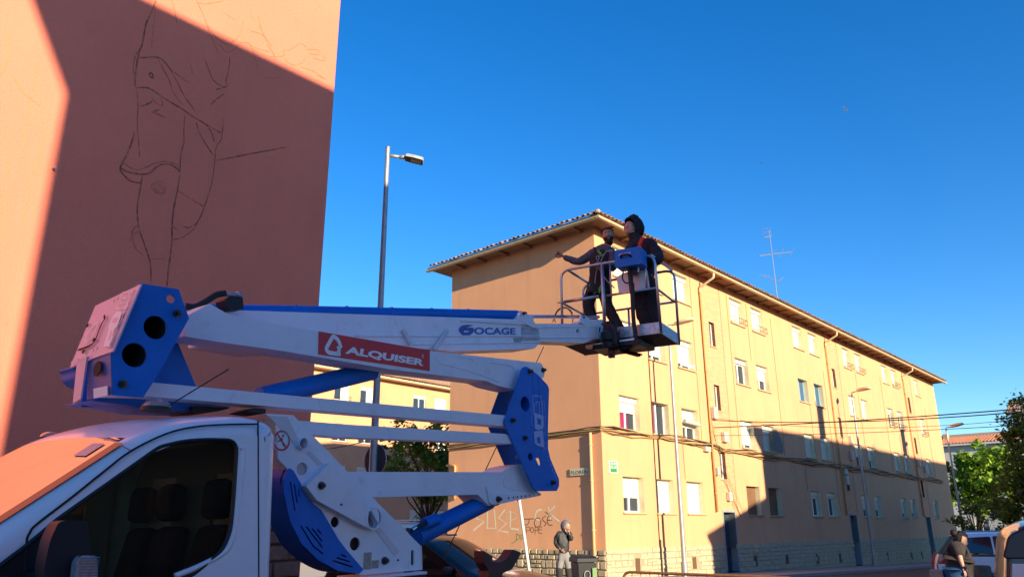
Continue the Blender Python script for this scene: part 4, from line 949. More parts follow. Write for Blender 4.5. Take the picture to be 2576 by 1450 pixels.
cab = Car(TR, MC, prof, bul, HWC, VW, r=.10, zb=1.44, lean=.045, crown=.05, glassz=((-1.84, 1.42, -.84, 2.2),), sidewin=[wnd], wheels=[-2.05], wr=.34, rcorner=.12, gmat=GCAR, wmat=GWIN, gout=-.022)
m = MB(); m.box(MC @ Vector((.13, -.85, .5)), T*.03, NN*1.7, Z*.95)
for (a, b) in ((-.85, -.6), (-.25, .25), (.6, .85)): m.box(MC @ Vector((.13, a, 1.45)), T*.03, NN*(b-a), Z*.6)
m.box(MC @ Vector((.13, -.85, 2.05)), T*.03, NN*1.7, Z*.2); m.build('cab_rear_panel', CABIN, TR)
m = MB(); m.box(MC @ Vector((-1.75, -.93, 1.05)), T*.5, NN*1.86, Z*.3); m.box(MC @ Vector((-1.6, -.93, .5)), T*1.7, NN*1.86, Z*.05); m.build('dashboard', BLKP, TR, bevel=.04)
m = MB()
for t_ in range(25): pass
cw = MC @ Vector((-1.12, -.45, 1.48)); m.tube([cw + (NN*math.cos(a) + (Z*.85+T*.5).normalized()*math.sin(a))*.2 for a in [2*math.pi*k/24 for k in range(25)]], .016, 6); m.tube([cw, cw - T*.3 - Z*.25], .03, 6); m.tube([cw+NN*.19, cw-NN*.19], .014, 5); m.build('steering_wheel', BLK, TR, smooth=True)
for (X_, Y_, y) in ((1760, 820, -.5), (1385, 850, .12), (1150, 870, .55)):
    hx_, hz_ = PCS.off(HWC+y).st(*R4(X_, Y_)); x = hx_ - .16; dz_ = hz_ - 1.77
    m = MB(); c = MC @ Vector((x, y, .85+dz_)); w_ = .25 if y < 0 else .2
    m.box(c - NN*w_ - T*.35, T*.5, NN*2*w_, Z*.16)
    b = MB(); b.add([MC @ Vector((x+a, y+e*w_*k, z+dz_)) for (a, z, k) in ((.02, .95, 1), (.14, 1.62, .85)) for e in (-1, 1)] + [MC @ Vector((x+a+.13, y+e*w_*k, z+dz_)) for (a, z, k) in ((.02, .95, 1), (.12, 1.62, .85)) for e in (-1, 1)], [(0,1,3,2),(4,6,7,5),(0,2,6,4),(1,5,7,3),(2,3,7,6),(0,4,5,1)])
    se = m.build('seat', SEAT, TR, bevel=.04); b.build('backrest', SEAT, se, bevel=.06)
    b = MB(); hc = MC @ Vector((x+.16, y, 1.77+dz_)); b.add([hc + T*a + NN*e*(.13 if z < 0 else .11) + Z*z for a in (-.06, .06) for (e, z) in ((-1, -.12), (1, -.12), (1, .12), (-1, .12))], [(0,1,2,3), (7,6,5,4), (0,4,5,1), (1,5,6,2), (2,6,7,3), (3,7,4,0)]); b.build('headrest', SEAT, se, bevel=.05)
def sidetube(pts, r_, name, mat, out_=.0, sm=True, parent=TR, fl=.05):
    m = MB(); m.tube([cab.side(x, z, -1, out_) for x, z in pts], r_, 6); return m.build(name, mat, parent, smooth=True)
door = [(x, z) for x, z in smooth2([st4(*p) for p in [(2112, 212), (1850, 216), (1600, 235), (1370, 290), (1080, 430), (840, 610), (600, 800), (310, 1020), (250, 1090), (220, 1170), (195, 1440)]], 5)]
sidetube([(door[-1][0]+.01, .6)] + door[::-1], .0055, 'door_seam', DARK, -.001)
sx = st4(2112, 212); ex = st4(2088, 1440); sidetube([(sx[0], 2.31), sx, ex, (ex[0]+.01, .5)], .005, 'door_seam', DARK, -.001)
a = st4(1000, 385); b = st4(1070, 425); sidetube([a, b], .003, 'panel_seam', GREYP, 0)
# recessed shoulder line beside the window
rl = smooth2([st4(*p) for p in [(1960, 410), (1990, 420), (1975, 620), (1920, 980), (1880, 1160), (1800, 1265), (1600, 1370), (1420, 1440)]], 5); sidetube(rl, .016, 'window_moulding', VW, -.008)
m = MB(); gl = [st4(*p) for p in [(1240, 400), (1300, 395), (1215, 920), (1140, 930)]]; m.add([cab.side(x, z, -1, -.03) for x, z in gl], [(0, 1, 2, 3)]); 
# black triangle at the front of the door glass
m2 = MB(); tri = [st4(*p) for p in [(480, 975), (700, 850), (672, 990), (560, 1120), (225, 1200)]]
m = MB(); m.add([cab.side(x, z, -1, .002) for x, z in [(-1.40, 1.44), (-1.165, 1.63), (-1.155, 1.655), (-1.10, 1.70), (-1.06, 1.455)]], [(0, 1, 2, 3, 4)]); m.build('mirror_base_panel', BLKP, TR)
m = MB(); m.tube([cab.side(x, z, -1, -.006) for x, z in [st4(480, 975), st4(225, 1190), (-1.38, 1.45)]], .02, 6, flat=.4); m.build('window_seal', BLK, TR)
# door mirror
MM = MB(); mirror_c = PCS.off(-.24)
mp = rnd_poly([mirror_c.st(*C1(*p)) for p in [(1170, 300), (1300, 262), (1640, 255), (1760, 320), (1830, 1000), (1800, 1700), (900, 1700), (880, 1200), (1000, 650)]], .04)
vs, fs = plate(mp, [], mirror_c.mat(.05), .11); MM.add(vs, fs); mr = MM.build('door_mirror', BLKP, TR, bevel=.035)
m = MB(); m.tube([mirror_c.p(mp[0][0]+.06, 1.50, .06), cab.side(-1.14, 1.5, -1, .0)], .035, 8); m.tube([mirror_c.p(mp[0][0]+.06, 1.32, .06), cab.side(-1.14, 1.36, -1, .0)], .04, 8); m.build('mirror_arm', BLKP, mr, smooth=True)
lp = rnd_poly([mirror_c.st(*C1(*p)) for p in [(1490, 960), (1780, 960), (1815, 1040), (1830, 1400), (1800, 1650), (1340, 1650), (1400, 1100)]], .02)
m = MB(); vs, fs = plate(lp, [], mirror_c.mat(-.045), .05); m.add(vs, fs); il = m.build('indicator_lens', CLEAR, mr, bevel=.012)
m = MB(); xs = [p[0] for p in lp]; zs = [p[1] for p in lp]; 
for k in range(13): z = max(zs) - .012*k - .01; m.tube([mirror_c.p(min(xs)+.012+.002*k/6, z, -.073), mirror_c.p(max(xs)-.006, z, -.073)], .0022, 4)
m.build('lens_rib', CHROME, il, kind='stuff')
m = MB(); hx = (min(xs)+max(xs))/2+.003; m.tube([mirror_c.p(hx, max(zs)+.11, -.035), mirror_c.p(hx+.001, min(zs), -.07)], .004, 5); 
# beacons on the roof
def dome(c, rr, mat, name='beacon'):
    m = MB(); m.tube([c - Z*.01, c + Z*.012], rr*1.08, 20); bs = m.build(name, BLK, TR, smooth=False)
    m = MB(); n2 = 20; vs = [c + Z*.012 + Vector((math.cos(2*math.pi*j/n2)*math.cos(a)*rr, math.sin(2*math.pi*j/n2)*math.cos(a)*rr, math.sin(a)*rr*.62)) for a in [math.pi/2*k/6 for k in range(7)] for j in range(n2)]
    m.add(vs, [(i*n2+j, i*n2+(j+1) % n2, (i+1)*n2+(j+1) % n2, (i+1)*n2+j) for i in range(6) for j in range(n2)]); m.build('lens', mat, bs, smooth=True)
BEAC = pbr('beacon lens', (.42, .26, .22), .15, var=.3, scale=80, coat=1, bump=.3, bscale=100)
b0_ = PCS.off(.38).hit(390, 1052); b0_.z = 2.375; dome(PCS.off(.38).p((b0_-PC0).dot(T), 2.362), .078, BEAC)
fb = PCS.off(1.45).hit(*R4(405, 340)); dome(fb, .06, BEAC)
m = MB(); w0 = PCS.off(.3).hit(*R2(1110, 1290)); w1 = PCS.off(.3).hit(*R2(1675, 945)); w0.z = max(w0.z, 2.38); m.tube([w0, w1], .004, 5); m.build('radio_aerial', BLK, TR)
# windscreen marks: sticker and inner mirror
def wsn(f, y):
    zz = 1.36 + .875*f; g = (y/hwz(zz, HWC, 1.44, .045))**2; return MC @ Vector((-1.92 + 1.12*f + (.16-.03*f)*g - .003, y, zz - .05*g*.788 + .004))
m = MB(); m.quad(wsn(.83, -.80), wsn(.83, -.70), wsn(.91, -.70), wsn(.91, -.80)); m.build('windscreen_sticker', pbr('pale sticker', (.45, .42, .42), .4), TR)
m = MB()
for k in range(11): m.quad(wsn(k/12, -.925), wsn((k+1)/12, -.925), wsn((k+1)/12, -.86), wsn(k/12, -.86))
m.build('windscreen_border', pbr('black glass border', (.03, .02, .04), .2), TR)
m = MB(); m.box(MC @ Vector((-1.95, -.9, 1.30)), T*.14, NN*1.8, Z*.05); m.build('wiper_cowl', BLKP, TR, bevel=.02)
m = MB(); m.tube([MC @ Vector((-1.86, -.75, 1.44)), wsn(.35, -.15)], .008, 5); m.tube([MC @ Vector((-1.86, .1, 1.44)), wsn(.30, .6)], .008, 5); m.build('wiper', BLK, TR, kind='stuff')
# headlights, grille, bumper (below and left of the frame)
for sg in (-1, 1):
    m = MB(); m.cbox(MC @ Vector((-2.55, sg*.78, .95)), T*.2, NN*.3, Z*.2); m.build('headlight', CLEAR, TR, bevel=.04)
m = MB(); m.cbox(MC @ Vector((-2.85, 0, .75)), T*.06, NN*1.0, Z*.25); m.build('grille', BLKP, TR, bevel=.02)
m = MB(); m.cbox(MC @ Vector((-2.83, 0, .42)), T*.2, NN*1.9, Z*.22); m.build('bumper', BLKP, TR, bevel=.05)
# chassis
m = MB()
for y in (-.4, .4): m.box(MC @ Vector((-1.2, y-.05, .55)), T*5.9, NN*.1, Z*.16)
m.build('chassis_rail', BLKP, TR)
m = MB(); m.box(MC @ Vector((.35, -.98, .98)), T*4.3, NN*1.96, Z*.06); m.box(MC @ Vector((.35, -1.0, .90)), T*4.3, NN*.05, Z*.16); m.box(MC @ Vector((.35, .95, .90)), T*4.3, NN*.05, Z*.16); m.build('deck', ASPH, TR)
for x in (3.0,):
    for sg in (-1, 1):
        m = MB(); m.tube([MC @ Vector((x, sg*.66, .34)), MC @ Vector((x, sg*.97, .34))], .34, 24); wh = m.build('wheel', BLK, TR, autos=40); m = MB(); m.disc(MC @ Vector((x, sg*.985, .34)), NN, .2, 18, .02); m.build('rim', GALV, wh)
for x in (.7, 4.3):
    for sg in (-1, 1):
        m = MB(); m.box(MC @ Vector((x-.07, sg*.98-.07, .25)), T*.14, NN*.14, Z*.95); m.box(MC @ Vector((x-.15, sg*.98-.15, 0.0)), T*.3, NN*.3, Z*.04); m.tube([MC @ Vector((x, sg*.98, .04)), MC @ Vector((x, sg*.98, .3))], .04, 8); m.build('outrigger', LBP if x < 1 else GALV, TR)

# ------------------------------------------------------------------ the boom, all parts of the same truck
BA = R(37); BT = Vector((math.sin(BA), math.cos(BA), 0)); BN = Vector((-BT.y, BT.x, 0))
BO = PC0 + NN*.92; PBM = Plane2(BO.copy(), BT, BN)
def bp(d): return PBM.off(d)
def slab(name, f, pts, d, th, mat, holes=(), rd=.0, parent=TR, bevel=.004, label=None, pl=None):
    "plate or box beam: picture outline, near face at offset d, thickness th going away"
    pl = pl or bp(d); o = [pl.st(*f(*p)) for p in pts]; o = rnd_poly(o, rd) if rd else o
    hs = []
    for h in holes:
        if len(h) == 4: (cx, cy, rx, ry) = h; a = pl.st(*f(cx, cy)); b = pl.st(*f(cx+rx, cy)); c = pl.st(*f(cx, cy+ry)); hs.append(circ(a[0], a[1], abs(b[0]-a[0]), abs(c[1]-a[1]), 26))
        else: hs.append(rnd_poly([pl.st(*f(*p)) for p in h[0]], h[1]))
    vs, fs = plate(o, hs, pl.mat(th/2), th); m = MB(); m.add(vs, fs); return m.build(name, mat, parent, bevel=bevel, label=label)
def bolt(f, x, y, d, rr=.03, par=TR):
    pl = bp(d); u, z = pl.st(*f(x, y)); m = MB(); m.disc(pl.p(u, z, -.006), BN, rr*1.5, 14, .012); m.disc(pl.p(u, z, -.022), BN, rr, 6, .03); m.disc(pl.p(u, z, -.040), BN, rr*.55, 8, .014); return m.build('pin_bolt', pbr('pin steel', (.10, .10, .11), .4, .7, var=.4, scale=40) if 'pin steel' not in bpy.data.materials else bpy.data.materials['pin steel'], par)
def welds(f, lines, d, par=TR, mat=None, wd=.008):
    pl = bp(d)
    for ln in lines:
        m = MB(); m.tube([pl.p(*pl.st(*f(*p)), -.001) for p in smooth2(ln, 4)] if 0 else [pl.p(pl.st(*f(*p))[0], pl.st(*f(*p))[1], -.001) for p in smooth2(ln, 4)], wd*.5, 5); m.build('weld_seam', mat or LW, par, smooth=True)
# -- tail box: near and far blue cheek plates
DT = -.35
tailpts = [(830, 132), (1205, 190), (1303, 465), (1180, 690), (960, 1075), (870, 1210), (585, 1190), (560, 775), (705, 400)]
near = slab('tail_cheek', R2, tailpts, DT, .012, LB, holes=[(985, 552, 112, 112), (787, 812, 118, 116), (1127, 282, 40, 40)])
for (x, y) in ((1185, 418), (672, 1085)): bolt(R2, x, y, DT, .017, TR)
m = MB(); pl = bp(DT)
for (cx, cy, rr) in ((985, 552, 112), (787, 812, 118)):
    a = pl.st(*R2(cx, cy)); b = pl.st(*R2(cx+rr, cy)); r_ = abs(b[0]-a[0]); n2 = 26
    vs = [pl.p(a[0]+math.cos(t)*r_*.995, a[1]+math.sin(t)*r_*.995, e) for e in (.0125, .2) for t in [2*math.pi*k/n2 for k in range(n2)]]; m.add(vs, [(k, (k+1) % n2, n2+(k+1) % n2, n2+k) for k in range(n2)])
    m.add([pl.p(a[0]+math.cos(t)*r_, a[1]+math.sin(t)*r_, .2) for t in [2*math.pi*k/n2 for k in range(n2)]], [tuple(range(n2))])
m.build('cheek_tube', DARK, TR)
farp = [bp(DT).st(*R2(*p)) for p in tailpts]
far2 = [bp(.35).st(*R2(*p)) for p in [(1200, 640), (1372, 1105), (960, 1075)]]
fp = farp[:5] + [far2[1]] + farp[5:]
farp = [(a+(.10 if k in (6, 7, 8, 0) else 0), b) for k, (a, b) in enumerate(farp)]
vs, fs = plate(farp, [], PBM.mat(.246), .012); m = MB(); m.add(vs, fs); m.build('tail_cheek', LB, TR)
slab('tail_gusset', R2, [(1180, 650), (1372, 1110), (950, 1085), (980, 700)], .1, .012, LB)
# slanting tail cover with its white lettering
P0, P1 = farp[0], farp[8]; P7 = farp[7]
pa, pb = bp(DT).st(*R2(830, 132)), bp(DT).st(*R2(560, 775))
A0, A1 = PBM.p(pa[0], pa[1], DT), PBM.p(pb[0], pb[1], DT); ax = (A1-A0); back = BN*.72
m = MB(); nrm = ax.cross(back).normalized(); nrm = nrm if nrm.dot(BT) < 0 else -nrm
C0 = A0 + nrm*.004; m.box(C0, ax*1.0, back, nrm*.012); cov = m.build('tail_cover', LBK, TR, bevel=.002)
def cv(a, b, e=.0185): return A0 + ax*a + back*b + nrm*e        # a = down the slope 0-1, b = away 0-1
CM = [((1215, 20), (0, 0)), ((760, 1100), (1, 0)), ((475, 375), (0, 1)), ((62, 1370), (1.25, 1))]
def cz(X, Y):
    "crop position on the cover -> point on its slanting plane"
    r_ = ray(*C8(X, Y)); t = (A0 + nrm*.0185 - EYE).dot(nrm)/r_.dot(nrm); return EYE + r_*t
def czs(lines, wd, mat, name, n_=1, cov=cov):
    m = MB()
    for ln in lines:
        P = [cz(*p) for p in ln]
        for i in range(len(P)-1):
            t = (P[i+1]-P[i]).normalized(); s_ = t.cross(nrm)*wd/2; e = t*wd*.4; m.quad(P[i]-s_-e, P[i+1]-s_+e, P[i+1]+s_+e, P[i]+s_-e)
    return m.build(name, mat, cov)
def loop(p): return p + [p[0]]
extra = MB(); q0, q1 = cz(475, 375), cz(62, 1372); q2 = cz(400, 1235); q3 = cz(755, 1108); q4 = cz(1215, 20)
extra = MB(); vs = [q - nrm*.0125 for q in (q0, q1, q2, q3, q4)]; vs2 = [v - nrm*.01 for v in vs]; extra.add(vs+vs2, [(0,1,2,3,4), (9,8,7,6,5)] + [(i, (i+1) % 5, 5+(i+1) % 5, 5+i) for i in range(5)])
bpy.data.objects.remove(cov); cov = extra.build('tail_cover', LBK, TR)
czs([loop([(960,170),(1045,165),(1055,195),(1000,430),(955,440),(945,430),(855,430),(850,400),(930,190)]), loop([(945,262),(1000,262),(970,345),(910,340)])], .007, WHS, 'lettering', cov=cov)
czs([loop([(1078,155),(1105,165),(1045,312),(1022,310)]), loop([(1000,335),(1038,335),(985,495),(955,492)]), loop([(930,515),(962,515),(905,675),(878,668)]), [(980,400),(1010,405)], loop([(860,700),(878,702),(825,862),(805,858)]), loop([(790,885),(812,890),(755,1045),(728,1045)]), [(745,960),(775,965)]], .006, WHS, 'lettering', cov=cov)
m = MB()
for pg in ([(850,480),(925,475),(930,505),(885,640),(850,735),(825,755),(790,770),(720,770),(725,700),(790,560)], [(725,765),(820,760),(735,1050),(640,1045),(640,1020),(690,880)]): m.add([cz(*p) for p in pg], [tuple(range(len(pg)))])
m.build('lettering', WHS, cov)
m = MB()
for pg in ([(805,580),(875,575),(850,660),(775,660)], [(765,790),(785,790),(735,940),(715,935)]): m.add([cz(*p)+nrm*.001 for p in pg], [tuple(range(len(pg)))])
m.build('lettering_gap', LBK, cov)
el = [(440+math.cos(t)*165*math.cos(.9)*1.0 + math.sin(t)*50*math.sin(.9), 815 - math.cos(t)*165*math.sin(.9)*1.25 + math.sin(t)*50*math.cos(.9)) for t in [2*math.pi*k/28 for k in range(29)]]
czs([el, [(440+(x-440)*.8, 815+(y-815)*.8) for x, y in el], [(545,705),(470,790),(345,935)], [(500,690),(430,770),(335,870)]], .006, WHS, 'emblem', cov=cov)
czs([smooth2([(650,550),(655,600),(610,680),(560,800),(510,930),(450,1010),(340,1065),(235,1100)])], .016, DARK, 'cover_slot', cov=cov)
m = MB()
for (x, y) in ((480, 935), (378, 708), (313, 1128)): p = cz(x, y); m.disc(p, nrm, .012, 10, .004)
m.build('cover_hole', DARK, cov, kind='stuff')
czs([[(870,290),(885,255)], [(805,325),(822,290)], [(412,700),(425,682)], [(450,490),(463,462)], [(280,885),(290,855)], [(470,1125),(480,1090)], [(530,1095),(545,1060)], [(118,1260),(128,1230)], [(1135,165),(1148,140)], [(962,580),(972,545)]], .008, DARK, 'cover_slot', cov=cov)
czs([smooth2([(205,1225),(160,1260),(115,1305),(150,1310),(180,1275)]), smooth2([(230,1240),(205,1275),(240,1265),(255,1235),(230,1240)]), smooth2([(290,1215),(260,1245),(285,1250)]), [(300,1240),(330,1200),(330,1235)], smooth2([(385,1185),(350,1205),(355,1225),(375,1215)]), smooth2([(425,1150),(390,1180),(410,1195)])], .005, WHS, 'lettering', cov=cov)
# lower tail faces below the cover
def slopeplate(name, pts3, mat, par=TR, th=.01):
    m = MB(); n_ = len(pts3); c = (pts3[1]-pts3[0]).cross(pts3[-1]-pts3[0]).normalized()*th; m.add(pts3 + [p+c for p in pts3], [tuple(range(n_)), tuple(range(n_, 2*n_))[::-1]] + [(i, (i+1) % n_, n_+(i+1) % n_, n_+i) for i in range(n_)]); return m.build(name, mat, par)
e0 = A1; eb = PBM.p(*bp(DT).st(*R2(575, 1185)), DT); wv = BN*.20
LBT = pbr('lift blue grey', (.10, .13, .36), .5, var=.15)
slopeplate('tail_end_plate', [e0 + BN*.004, eb + BN*.004, eb + BN*.30, e0 + BN*.26], LBT)
slopeplate('tail_end_flange', [e0 + BN*.24 - BT*.02, eb + BN*.27 - BT*.05, eb + BN*.36 - BT*.05 - Z*.02, e0 + BN*.36 - BT*.02], LBK)
m = MB(); q_ = e0.lerp(eb, .36) + BN*.12; dn = (eb-e0).normalized().cross(BN); m.tube([q_ - BT*.015, q_ - BT*.022], .045, 18); m.build('end_plate_hole', DARK, TR)
m = MB(); q_ = e0.lerp(eb, .80) + BN*.02 - BT*.012; m.box(q_, BN*.16, (eb-e0)*.22, -BT*.006); m.build('arm_end', LW, TR)
fl = bp(.30); m = MB(); pg = [fl.st(*R2(*p)) for p in [(200, 925), (235, 960), (240, 1030), (285, 1080), (365, 1108), (480, 1110), (480, 850)]]; vs, fs = plate(rnd_poly(pg, .03), [], fl.mat(.1), .2); m.add(vs, fs); m.build('tail_bracket', LBP, TR)
slab('tail_floor', R2, [(385, 1240), (480, 1215), (860, 1215), (1700, 1300), (1500, 1345), (940, 1330), (770, 1290)], .0, .35, LB, rd=.01)
slab('turret_hose_guard', R2, [(1340, 1290), (1700, 1310), (1560, 1345), (1340, 1355)], -.05, .3, BLK, rd=.02)
slab('rest_pad', R2, [(1830, 1345), (1930, 1310), (2028, 1318), (2028, 1358), (1990, 1368)], -.2, .2, BLK)
# -- white beams
AQ = slab('upper_riser_beam', R3, [(-660, 200), (-900, 330), (-880, 500), (-600, 545), (0, 630), (1000, 800), (1870, 905), (1960, 945), (2150, 990), (2330, 920), (2400, 870), (2412, 810), (2372, 742), (1350, 630), (340, 455), (-80, 385), (-480, 300)], -.13, .24, LW, rd=.012)
slab('telescope_boom', R3, [(-700, 250), (2170, 345), (2350, 430), (2366, 560), (2310, 612), (1560, 635), (1000, 585), (-200, 640), (-640, 560)], .22, .30, LW, rd=.012, bevel=.012)
slab('telescope_boom_lip', R3, [(1640, 345), (2170, 345), (2250, 395), (1640, 360)], .205, .015, LW)
m = MB(); pl = bp(.22); m.tube([pl.p(*pl.st(*R3(*p)), -.004) for p in ((660, 497), (2360, 497))], .009, 6); m.tube([pl.p(*pl.st(*R3(*p)), -.004) for p in ((1150, 575), (2366, 555))], .006, 6); m.build('weld_seam', LW, TR)
slab('telescope_inner', R3, [(2300, 390), (2640, 400), (2640, 545), (2300, 545)], .26, .22, LW)
SO = bp(.22)
m = MB(); letter(m, 'OCAGE', SO, SO.st(*R3(1758, 482)), SO.st(*R3(2138, 484)), SO.st(*R3(1758, 416)), d=-.003, bold=.035); m.build('lettering', BLS, TR)
m = MB(); cc = [SO.st(*R3(*p)) for p in smooth2([(1760,400),(1700,393),(1640,405),(1618,440),(1640,475),(1690,492),(1735,485),(1758,450)], 5)]
lc = bpy.data.materials.get('blue sticker'); big = circ(*SO.st(*R3(1688, 442)), .105, .075, 40); vs, fs = plate([SO.st(*R3(*p)) for p in smooth2([(1755,398),(1690,393),(1640,405),(1618,440),(1635,470),(1660,485),(1668,450),(1700,418),(1755,398)], 5)[:-1]], [], SO.mat(-.003), .002); m.add(vs, fs)
vs, fs = plate([SO.st(*R3(*p)) for p in smooth2([(1645,462),(1700,460),(1712,448),(1650,444),(1665,428),(1740,418),(1758,440),(1740,475),(1700,493),(1650,486),(1645,462)], 4)[:-1]], [], SO.mat(-.003), .002); m.add(vs, fs); m.build('logo', BLS, TR)
for (a, b) in (((1100, 440), (1155, 575)), ((1500, 450), (1365, 628))): m = MB(); m.tube([SO.p(*SO.st(*R3(*a)), -.02), SO.p(*SO.st(*R3(*b)), -.04)], .02, 8); m.build('cable_tie_strap', pbr('strap', (.6, .62, .62), .5) if 'strap' not in bpy.data.materials else bpy.data.materials['strap'], TR)
slab('grey_tape_patch', R3, [(2120, 512), (2195, 512), (2190, 555), (2130, 555)], .216, .003, GREYP, bevel=0)
slab('boom_head_bracket', R3, [(2165, 330), (2190, 275), (2225, 275), (2255, 300), (2305, 305), (2305, 355), (2345, 420), (2300, 420), (2250, 395), (2165, 345)], .20, .30, LW, rd=.01)
bolt(R3, 2212, 288, .19, .014)
# red panel on the riser beam
AP = bp(-.13)
rp = [AP.st(*R3(*p)) for p in [(338, 453), (1352, 628), (1352, 815), (333, 663)]]; vs, fs = plate(rp, [], AP.mat(-.003), .004); m = MB(); m.add(vs, fs); RP = m.build('red_panel', REDS, AQ)
m = MB(); letter(m, 'ALQUISER', AP, AP.st(*R3(572, 668)), AP.st(*R3(1292, 783)), AP.st(*R3(590, 588)), d=-.007, bold=.045); m.build('lettering', WHS, RP)
m = MB(); strokes(m, AP, [smooth2([AP.st(*R3(*p)) for p in [(538,605),(515,540),(480,505),(462,505),(430,560),(405,610),(418,640),(450,652),(535,662)]], 4), [AP.st(*R3(*p)) for p in [(538,605),(510,605),(522,630),(505,655)]]], .033, d=-.007); m.build('logo', WHS, RP)
m = MB(); a, z_ = AP.st(*R3(1287, 681)); strokes(m, AP, [circ(a, z_, .013, .016, 16) + [(a+.013, z_)]], .002, d=-.007); letter(m, 'R', AP, (a-.005, z_-.008), (a+.006, z_-.008), (a-.005, z_+.008), d=-.007); m.build('lettering', WHS, RP)
welds(R3, [[(1440, 655), (1412, 680), (1430, 730), (1500, 760), (1700, 810), (1990, 915)], [(1572, 685), (1590, 680), (1700, 697), (1745, 712), (1752, 735)], [(1872, 745), (1885, 733), (1990, 750), (2090, 765), (2125, 800)]], -.13, AQ)
bolt(R3, 2388, 808, -.13, .018, AQ)
for nm, f, pts, d in (('link_bar', R3, [(-1220, 905), (-1240, 990), (0, 1152), (1960, 1290), (2040, 1228), (1500, 1180), (0, 1035), (-1150, 900)], -.20),):
    pass
slab('link_bar', R2, [(560, 1190), (905, 1130), (940, 1068), (2400, 1205), (3400, 1298), (4420, 1392), (4470, 1420), (4480, 1475), (4440, 1498), (3400, 1410), (2400, 1325), (900, 1200)], -.19, .15, LW)
slab('link_bar', R5, [(330, 82), (700, 112), (1930, 185), (1990, 215), (1990, 262), (1860, 255), (700, 212), (420, 188)], -.19, .15, LW, rd=.004)
LBm = slab('lower_riser_beam', R5, [(560, 478), (1900, 480), (1960, 440), (2060, 418), (2160, 620), (2205, 645), (2205, 660), (1800, 740), (1720, 655), (870, 675)], -.12, .26, LW, rd=.006)
slab('cylinder_lug', R5, [(1785, 592), (1830, 640), (2205, 652), (2205, 662), (1840, 736), (1810, 720)], -.14, .02, LW)
bolt(R5, 1872, 690, -.14, .02)
m = MB(); pl = bp(-.141)
for (x, y) in ((1955, 680), (1992, 676), (2023, 672), (2053, 668), (2085, 665), (2117, 661)): u, z_ = pl.st(*R5(x, y)); m.disc(pl.p(u, z_, -.002), BN, .009, 10, .003)
m.build('lug_hole', DARK, TR, kind='stuff')
welds(R5, [[(1930, 510), (1915, 560), (1940, 600), (2060, 625), (2170, 650)], [(2050, 440), (2110, 560), (2160, 640)]], -.12)
slab('beam_top_lug', R5, [(1920, 470), (1960, 445), (2060, 415), (2050, 440), (1990, 462)], .10, .03, LW)
# -- blue knuckle plates
KP = slab('knuckle_plate', B7, [(425, 195), (445, 180), (470, 183), (560, 250), (645, 340), (658, 375), (648, 760), (650, 900), (670, 985), (745, 1160), (745, 1220), (725, 1262), (545, 1265), (525, 1240), (420, 1010), (268, 670), (275, 640), (360, 400)], -.215, .014, LB,
     holes=[(450, 507, 39, 66), (495, 965, 21, 34), ([(540, 980), (558, 972), (578, 980), (588, 1020), (582, 1042), (568, 1040)], .004)], rd=.012, bevel=.004)
for (x, y) in ((486, 222), (337, 648), (443, 802), (685, 1190)): bolt(B7, x, y, -.215, .018, KP)
m = MB(); kp = bp(-.215)
for (cx, cy, rx) in ((450, 507, 39), (495, 965, 21)):
    a = kp.st(*B7(cx, cy)); b = kp.st(*B7(cx+rx, cy)); r_ = abs(b[0]-a[0]); n2 = 22
    vs = [kp.p(a[0]+math.cos(t)*r_, a[1]+math.sin(t)*r_, e) for e in (.002, .16) for t in [2*math.pi*k/n2 for k in range(n2)]]; m.add(vs, [(k, (k+1) % n2, n2+(k+1) % n2, n2+k) for k in range(n2)]); m.add(vs[n2:], [tuple(range(n2))])
m.build('plate_tube_or_shade', LBP, KP)
slab('knuckle_plate', B7, [(235, 370), (420, 330), (450, 500), (460, 900), (420, 1040), (290, 1075), (130, 700), (150, 600)], .14, .014, LBP)
welds(B7, [[(560, 255), (575, 500), (590, 900)], [(510, 200), (520, 420)]], -.215, KP, LB, .006)
m = MB()
def bs(X, Y): return kp.st(*B7(X, Y))
ks = [[(600,610),(585,440),(535,433),(512,440),(515,560),(522,600)], [(545,520),(540,490),(570,488),(575,600)], [(525,498),(525,585),(600,610)]]
strokes(m, kp, [[bs(*p) for p in l] for l in ks], .010, d=-.004)
m.build('lettering', pbr('pale blue letters', (.30, .42, .72), .4), KP); KPL = bpy.data.materials['pale blue letters']
m = MB()
for pg, hol in (([(525,585),(605,610),(608,700),(600,720),(560,735),(530,720)], [(548,625),(585,640),(585,690),(552,680)]), ([(520,745),(598,735),(612,870),(612,885),(590,880),(555,870),(530,850)], [(545,800),(575,790),(580,850),(552,845)])):
    vs, fs = plate([bs(*p) for p in pg], [[bs(*p) for p in hol]], kp.mat(-.004), .002); m.add(vs, fs)
m.build('lettering', KPL, KP)
m = MB(); strokes(m, kp, [[bs(*p) for p in l] for l in ([(598,485),(598,570),(618,565),(615,480),(598,485)], [(600,655),(600,585)], [(600,620),(612,620)], [(622,660),(622,590)], [(600,740),(600,670)], [(612,700),(612,715)], [(620,745),(620,670)], [(602,825),(602,755),(628,755),(628,770),(602,780)], [(605,900),(635,895),(632,850),(615,845),(605,835)])], .006, d=-.004); m.build('lettering', KPL, KP)
m = MB(); strokes(m, kp, [smooth2([bs(*p) for p in l]) for l in ([(655,955),(640,970),(645,1000),(660,1010)], [(662,1030),(672,1050),(680,1040),(668,1025),(662,1030)], [(690,1065),(680,1080),(692,1095)], [(690,1105),(705,1100),(700,1125)], [(715,1120),(708,1140),(725,1140)], [(720,1150),(728,1180)], [(503,550),(498,580),(508,600),(500,640),(510,680),(518,700)])], .005, d=-.004); m.build('lettering', KPL, KP)
